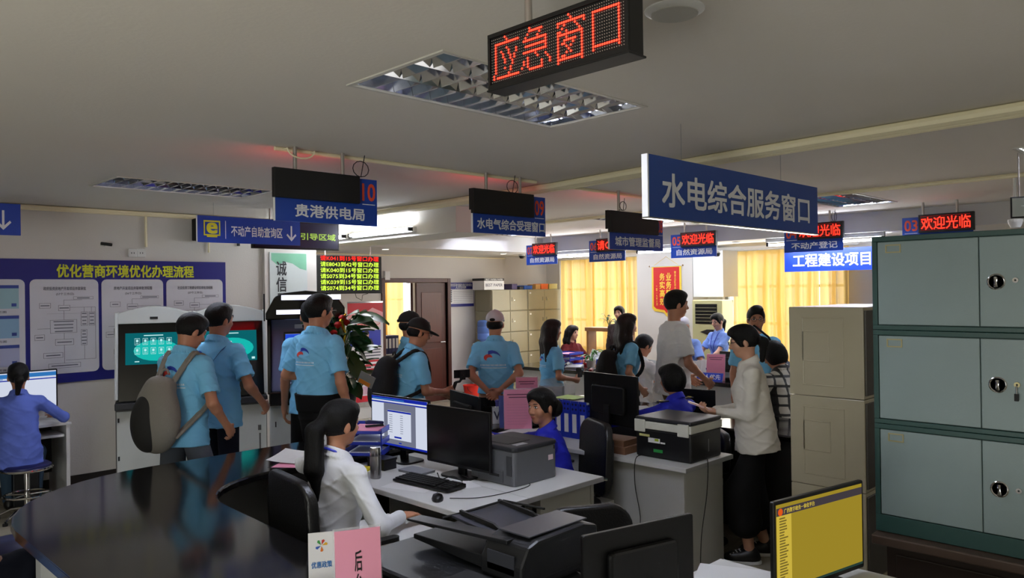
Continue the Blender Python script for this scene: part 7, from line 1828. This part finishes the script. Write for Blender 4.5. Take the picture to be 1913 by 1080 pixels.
# man with patterned strap
x, y = at(404, 5.95); yw = facing(18)
p4 = person('man in sky-blue polo with printed lanyard strap across his back', x, y, yw, 1.78, False, .0075, lean=.02, head=(-.25, .08), hair='short', top=polo, bottom=navy_t, hands=(None, (.30, .16, 1.0)), feet=((-.1, .1, .085), (.1, -.1, .085)), curl=(.6, .7))
back_print(p4, cx=-.08, cz=.36, w_=.2)
st_m = M('strap_blue', (40, 92, 160), .7); RT = p4['RT']
me = p4['shirt'].data; bv = BVHTree.FromPolygons([v.co.copy() for v in me.vertices], [tuple(p.vertices) for p in me.polygons])
path = []
for k in range(16):
    u = k / 15; hit = bv.ray_cast(Vector(p4['P0'] + RT @ np.array([.12 - .24 * u, -.5, .47 - .38 * u])), Vector(RT[:, 1]))
    if hit[0] is not None: path.append(hit[0] - Vector(RT[:, 1]) * .003)
mb = MB()
for a, b in zip(path[:-1], path[1:]):
    e_ = Vector(RT @ np.array([.016, 0, .02])); f_ = Vector(RT[:, 1]) * -.003; mb.add([a - e_, a + e_, b + e_, b - e_, a - e_ + f_, a + e_ + f_, b + e_ + f_, b - e_ + f_], [(0, 1, 2, 3), (7, 6, 5, 4), (0, 4, 5, 1), (3, 2, 6, 7)])
stp = mb.build('strap', st_m, p4['shirt'])
lt_ = MB()
for k in range(len(path) - 1):
    c_ = (path[k] + path[k + 1]) / 2 + Vector(RT[:, 1]) * -.0075; e_ = Vector(RT @ np.array([.008, 0, .010])); t_ = (path[k + 1] - path[k]) * .3; lt_.face([c_ - e_ - t_, c_ + e_ - t_, c_ + e_ + t_ * .2, c_ - e_ + t_ * .2])
lt_.build('strap_letters', pr_white, stp)
# man at tall kiosk and the one hidden behind
x, y = at(592, 6.0); yw = facing(28)
p5 = person('tall man in sky-blue polo at the tall black kiosk', x, y, yw, 1.84, False, .0065, head=(-.3, .1), hair='short', top=polo, bottom=blkt, tuck=True, hands=((-.24, .25, 1.18), (.27, .05, .93)), elbow=((-.6, -.6, -.5), None), glasses=True, curl=(.6, .4))
back_print(p5, cx=-.02, cz=.33, w_=.2)
pp_ = thing('booklet', 'folded silver and orange booklet held in front of tall kiosk man', 'booklet', (p5['root'].location.x, p5['root'].location.y, 0), yw)
o = B(-.05, .08, 0, .004, -.05, .06).build('cover', M('booklet_silver', (150, 150, 150), .3, .4), pp_); o.location = (.28, .22, 1.17); o.rotation_euler = (.4, .5, .4)
o2 = B(-.04, .06, -.003, -.0005, -.045, -.01).build('cover_print', M('booklet_orange', (200, 120, 40), .5), o)
x, y = at(580, 6.6); p6 = person('man in blue polo mostly hidden behind the tall kiosk man', x, y, facing(-20), 1.78, False, .009, hair='short', top=polo, bottom=blkt, eyes=False)
# black-cap man with gimbal
x, y = at(757, 6.5); yw = facing(62)
bcap = M('cap_black', (14, 14, 16), .8)
p7 = person('man in black cap and black backpack holding a camera gimbal', x, y, yw, 1.63, False, .0065, lean=.16, head=(-.1, .22), hair='short', cap=bcap, top=polo, bottom=blkt, hands=((.02, .31, .98), (.10, .31, 1.0)), elbow=((-.4, -.7, -.8), (.5, -.7, -.8)), glasses=True, curl=(.9, .9), handdir=((.2, 1, .1), (-.1, 1, .1)), palm=((1, 0, 0), (-1, 0, 0)))
back_print(p7, cz=.3, w_=.16)
backpack('black backpack worn by the man in black cap', p7, blk_fab, None, .32, .46, .2, .16)
gt = thing('camera_gimbal', 'black handheld camera gimbal held out by the man in black cap', 'gimbal', (x, y, 0), yw)
gp = p7['wrist'][1] + np.array([-.02, .08, -.02])
MB().tube([tuple(gp + np.array([0, 0, -.08])), tuple(gp + np.array([0, .01, .04])), tuple(gp + np.array([0, .03, .09]))], .016, 10).build('grip', blackm, gt, smooth=True)
MB().tube([tuple(gp + np.array([0, .03, .09])), tuple(gp + np.array([.04, .05, .10])), tuple(gp + np.array([.05, .08, .14])), tuple(gp + np.array([0, .09, .16]))], .011, 8).build('arm', blackm, gt, smooth=True)
MB().cb(tuple(gp + np.array([0, .09, .16])), (.012, .15, .07)).build('phone', black_m, gt, bevel=.003); MB().cb(tuple(gp + np.array([.015, .09, .15])), (.02, .05, .08)).build('clamp', blackm, gt, bevel=.004)
x, y = at(764, 7.05); p8 = person('man in dark cap half hidden behind the gimbal man', x, y, facing(70), 1.665, False, .009, hair='short', cap=bcap, top=polo, bottom=blkt, eyes=False)
# white-cap man, hands behind back
x, y = at(924, 7.15); yw = facing(4)
p9 = person('man in white cap standing with hands clasped behind his back', x, y, yw, 1.66, False, .0075, hair='short', head=(-.15, .0), cap=M('cap_white', (200, 198, 205), .8, bump=.3, bscale=200), top=polo, bottom=blkt, hem_=.0,
            hands=((-.045, -.175, .93), (.05, -.185, .95)), elbow=((-1, -.35, .0), (1, -.35, .0)), handdir=((.8, -.1, -.5), (-.8, -.1, -.5)), palm=((0, -1, 0), (0, -1, 0)), curl=(.6, .6))
back_print(p9, cx=-.01, cz=.32, w_=.24)
# long-haired women
x, y = at(1028, 7.6); p10 = person('long-haired woman in sky-blue polo beside the pink notice cards', x, y, facing(68), 1.56, True, .0075, head=(.0, .05), hair='long', hairm=hairb_m, top=polo, bottom=blkt, tuck=True, hands=(None, (.18, .16, .98)))
back_print(p10, cz=.32, w_=.15)
x, y = at(1168, 7.5); yw = facing(72)
p13 = person('long-haired woman with black backpack and blue lanyard in aisle', x, y, yw, 1.61, True, .0075, head=(-.0, .05), hair='long', hairm=hairb_m, top=polo, bottom=blkt, tuck=True, hands=(None, (.22, .05, .9)), skin=skin_p)
backpack('black backpack worn by the long-haired woman in the aisle', p13, blk_fab, None, .30, .44, .16, .16)
lanyard(p13, M('lanyard_blue'), .2)
# man in white T-shirt
x, y = at(1254, 7.25); yw = facing(76)
p15 = person('tall man in white T-shirt and khaki shorts walking right', x, y, yw, 1.83, False, .0065, lean=.05, head=(-.1, .08), hair='short', top=teeg, bottom=beige_s, legs='shorts', collar=False, hands=((-.14, .22, 1.0), (.2, .24, 1.0)), elbow=((-.4, -1, -.2), (.6, -1, -.2)), feet=((-.1, .2, .085), (.1, -.16, .085)), curl=(.6, .6), loose=1.08)
# people behind the far counter
x, y = at(1066, 11.5); person('long-haired woman seated behind blue trays on the far counter', x, y, facing(140), 1.62, True, .009, seat=.5, hair='long', top=cloth('dark_red_top', (96, 26, 30)), bottom=blkt, sleeve='long', skin=skin_p, head=(.2, .1), hands=((-.12, .35, .83), (.12, .35, .83)))
x, y = at(1157, 11.6); person('woman in dark top standing before the left yellow curtain', x, y, facing(-150), 1.6, True, .009, hair='pony', top=cloth('dark_top', (60, 50, 50)), bottom=blkt, sleeve='long', skin=skin_p)
x, y = at(1188, 8.35); person('seated man in white shirt with black hair at far counter', x, y, facing(55), 1.7, False, .009, seat=.5, lean=.1, hair='short', top=teeg, bottom=blkt, head=(-.1, .4), hands=((-.1, .4, .82), (.15, .38, .82)), elbow=((-.6, -.3, -.5), (.6, -.3, -.5)))
x, y = at(1279, 10.0); pp16 = person('clerk in light blue shirt and white cap bending behind T-shirt man', x, y, facing(-150), 1.66, False, .009, seat=.64, lean=.15, hair='short', cap=M('cap_white'), top=ltblue, bottom=blkt, hands=((-.2, .4, .84), (.2, .4, .84)), eyes=False)
x, y = at(1342, 10.2); pl17 = person('clerk in light blue shirt with blue lanyard and glasses', x, y, facing(-118), 1.52, True, .0075, hair='shortpony', glasses=True, top=ltblue, bottom=blkt, skin=skin_p, head=(.1, .25), hands=((-.15, .35, .9), (.15, .33, .9)), elbow=((-.6, -.6, -.5), (.6, -.6, -.5)))
lanyard(pl17, M('lanyard_blue'), .16)
x, y = at(1411, 7.2); p18 = person('man in sky-blue polo with quiff and glasses turned toward camera', x, y, facing(-165), 1.67, False, .0075, hair='quiff', glasses=True, top=polo, bottom=blkt, head=(.1, .1))
cb = thing('camera_bag', 'grey camera bag hanging at the side of man with quiff', 'bag', (x, y, 0), p18['root'].rotation_euler.z)
g = SDF(.008); g.ell((-.23, .12, 1.08), (.09, .1, .11), None, .03); g.ell((-.2, .12, 1.2), (.06, .06, .05), None, .03); V, F = g.mesh(); np_mesh('bag_body', V, F, [M('bag_slate', (70, 76, 88), .8, bump=.3, bscale=150)], cb)
MB().tube([(-.2, .12, 1.22), (-.1, .16, 1.4), (.02, .1, 1.5), (.05, -.02, 1.5)], .01, 6).build('strap', blk_fab, cb)
# plaid shirt person seated
pm = bpy.data.materials.new('cloth_plaid'); pm.use_nodes = True; nn = pm.node_tree.nodes; ll = pm.node_tree.links; bs = nn['Principled BSDF']
tc = nn.new('ShaderNodeTexCoord'); wv = []
for ax_, sc_ in (('X', 16), ('Z', 16)):
    w1 = nn.new('ShaderNodeTexWave'); w1.bands_direction = ax_; w1.inputs['Scale'].default_value = sc_ / 4; w1.inputs['Distortion'].default_value = .6; ll.new(tc.outputs['Object'], w1.inputs[0])
    rp = nn.new('ShaderNodeValToRGB'); rp.color_ramp.interpolation = 'CONSTANT'; rp.color_ramp.elements[0].color = (.02, .02, .02, 1); rp.color_ramp.elements[1].position = .16; rp.color_ramp.elements[1].color = (.7, .68, .62, 1); ll.new(w1.outputs[1], rp.inputs[0]); wv.append(rp)
mx_ = nn.new('ShaderNodeMix'); mx_.data_type = 'RGBA'; mx_.blend_type = 'MULTIPLY'; mx_.inputs[0].default_value = 1; ll.new(wv[0].outputs[0], mx_.inputs[6]); ll.new(wv[1].outputs[0], mx_.inputs[7]); ll.new(mx_.outputs[2], bs.inputs[0])
x, y = at(1472, 6.5); person('person in black and white plaid shirt with bowed dark head', x, y, facing(-30), 1.62, False, .0075, seat=.58, lean=.2, hair='bob', top=pm, bottom=blkt, head=(.2, .45), hands=((-.15, .35, .95), (.12, .36, .95)), elbow=((-.6, -.4, -.5), (.6, -.4, -.5)), eyes=False)
# seated woman at left wall
p = PZ(36, 868, .45); yw = facing(4)
p1 = person('woman in lilac-blue shirt on round stool at left wall computer', p.x, p.y, facing(-30), 1.63, True, .0075, seat=.47, lean=.04, head=(.1, .1), hair='shortpony', top=lilac, bottom=cloth('blue_jeans', (52, 72, 92)), sleeve='long', hands=((-.18, .42, .8), (.26, .36, .8)), elbow=((-.9, -.3, -.6), (.9, -.3, -.6)), eyes=False, loose=1.1)
# person at the bottom left edge
p = ST2; x2, y2 = at(-140, 3.55)
p2 = person('person in light blue shirt cut off by the bottom left edge', x2, y2, facing(10), 1.68, False, .0065, seat=.5, lean=.05, hair='short', top=ltblue, bottom=navy_t, hands=((-.25, .2, .62), (.2, .12, .62)), elbow=((-.8, -.3, -.5), (.9, -.5, -.2)), eyes=False)
# head in the back office
person('dark-haired person seated in the back office behind the binders', 8.25, 12.2, facing(180), 1.65, False, .01, seat=.45, hair='short', top=cloth('dark_top', (60, 50, 50)), bottom=blkt, eyes=False)

for o in bpy.data.objects:
    b_ = o.name.split('.')[0]
    if b_ in ('print_lines', 'back_print', 'chart_lines', 'strap_letters', 'screen_icons', 'embossed_rim', 'holes', 'feed_ribs') and o.parent is not None: o['kind'] = 'stuff'
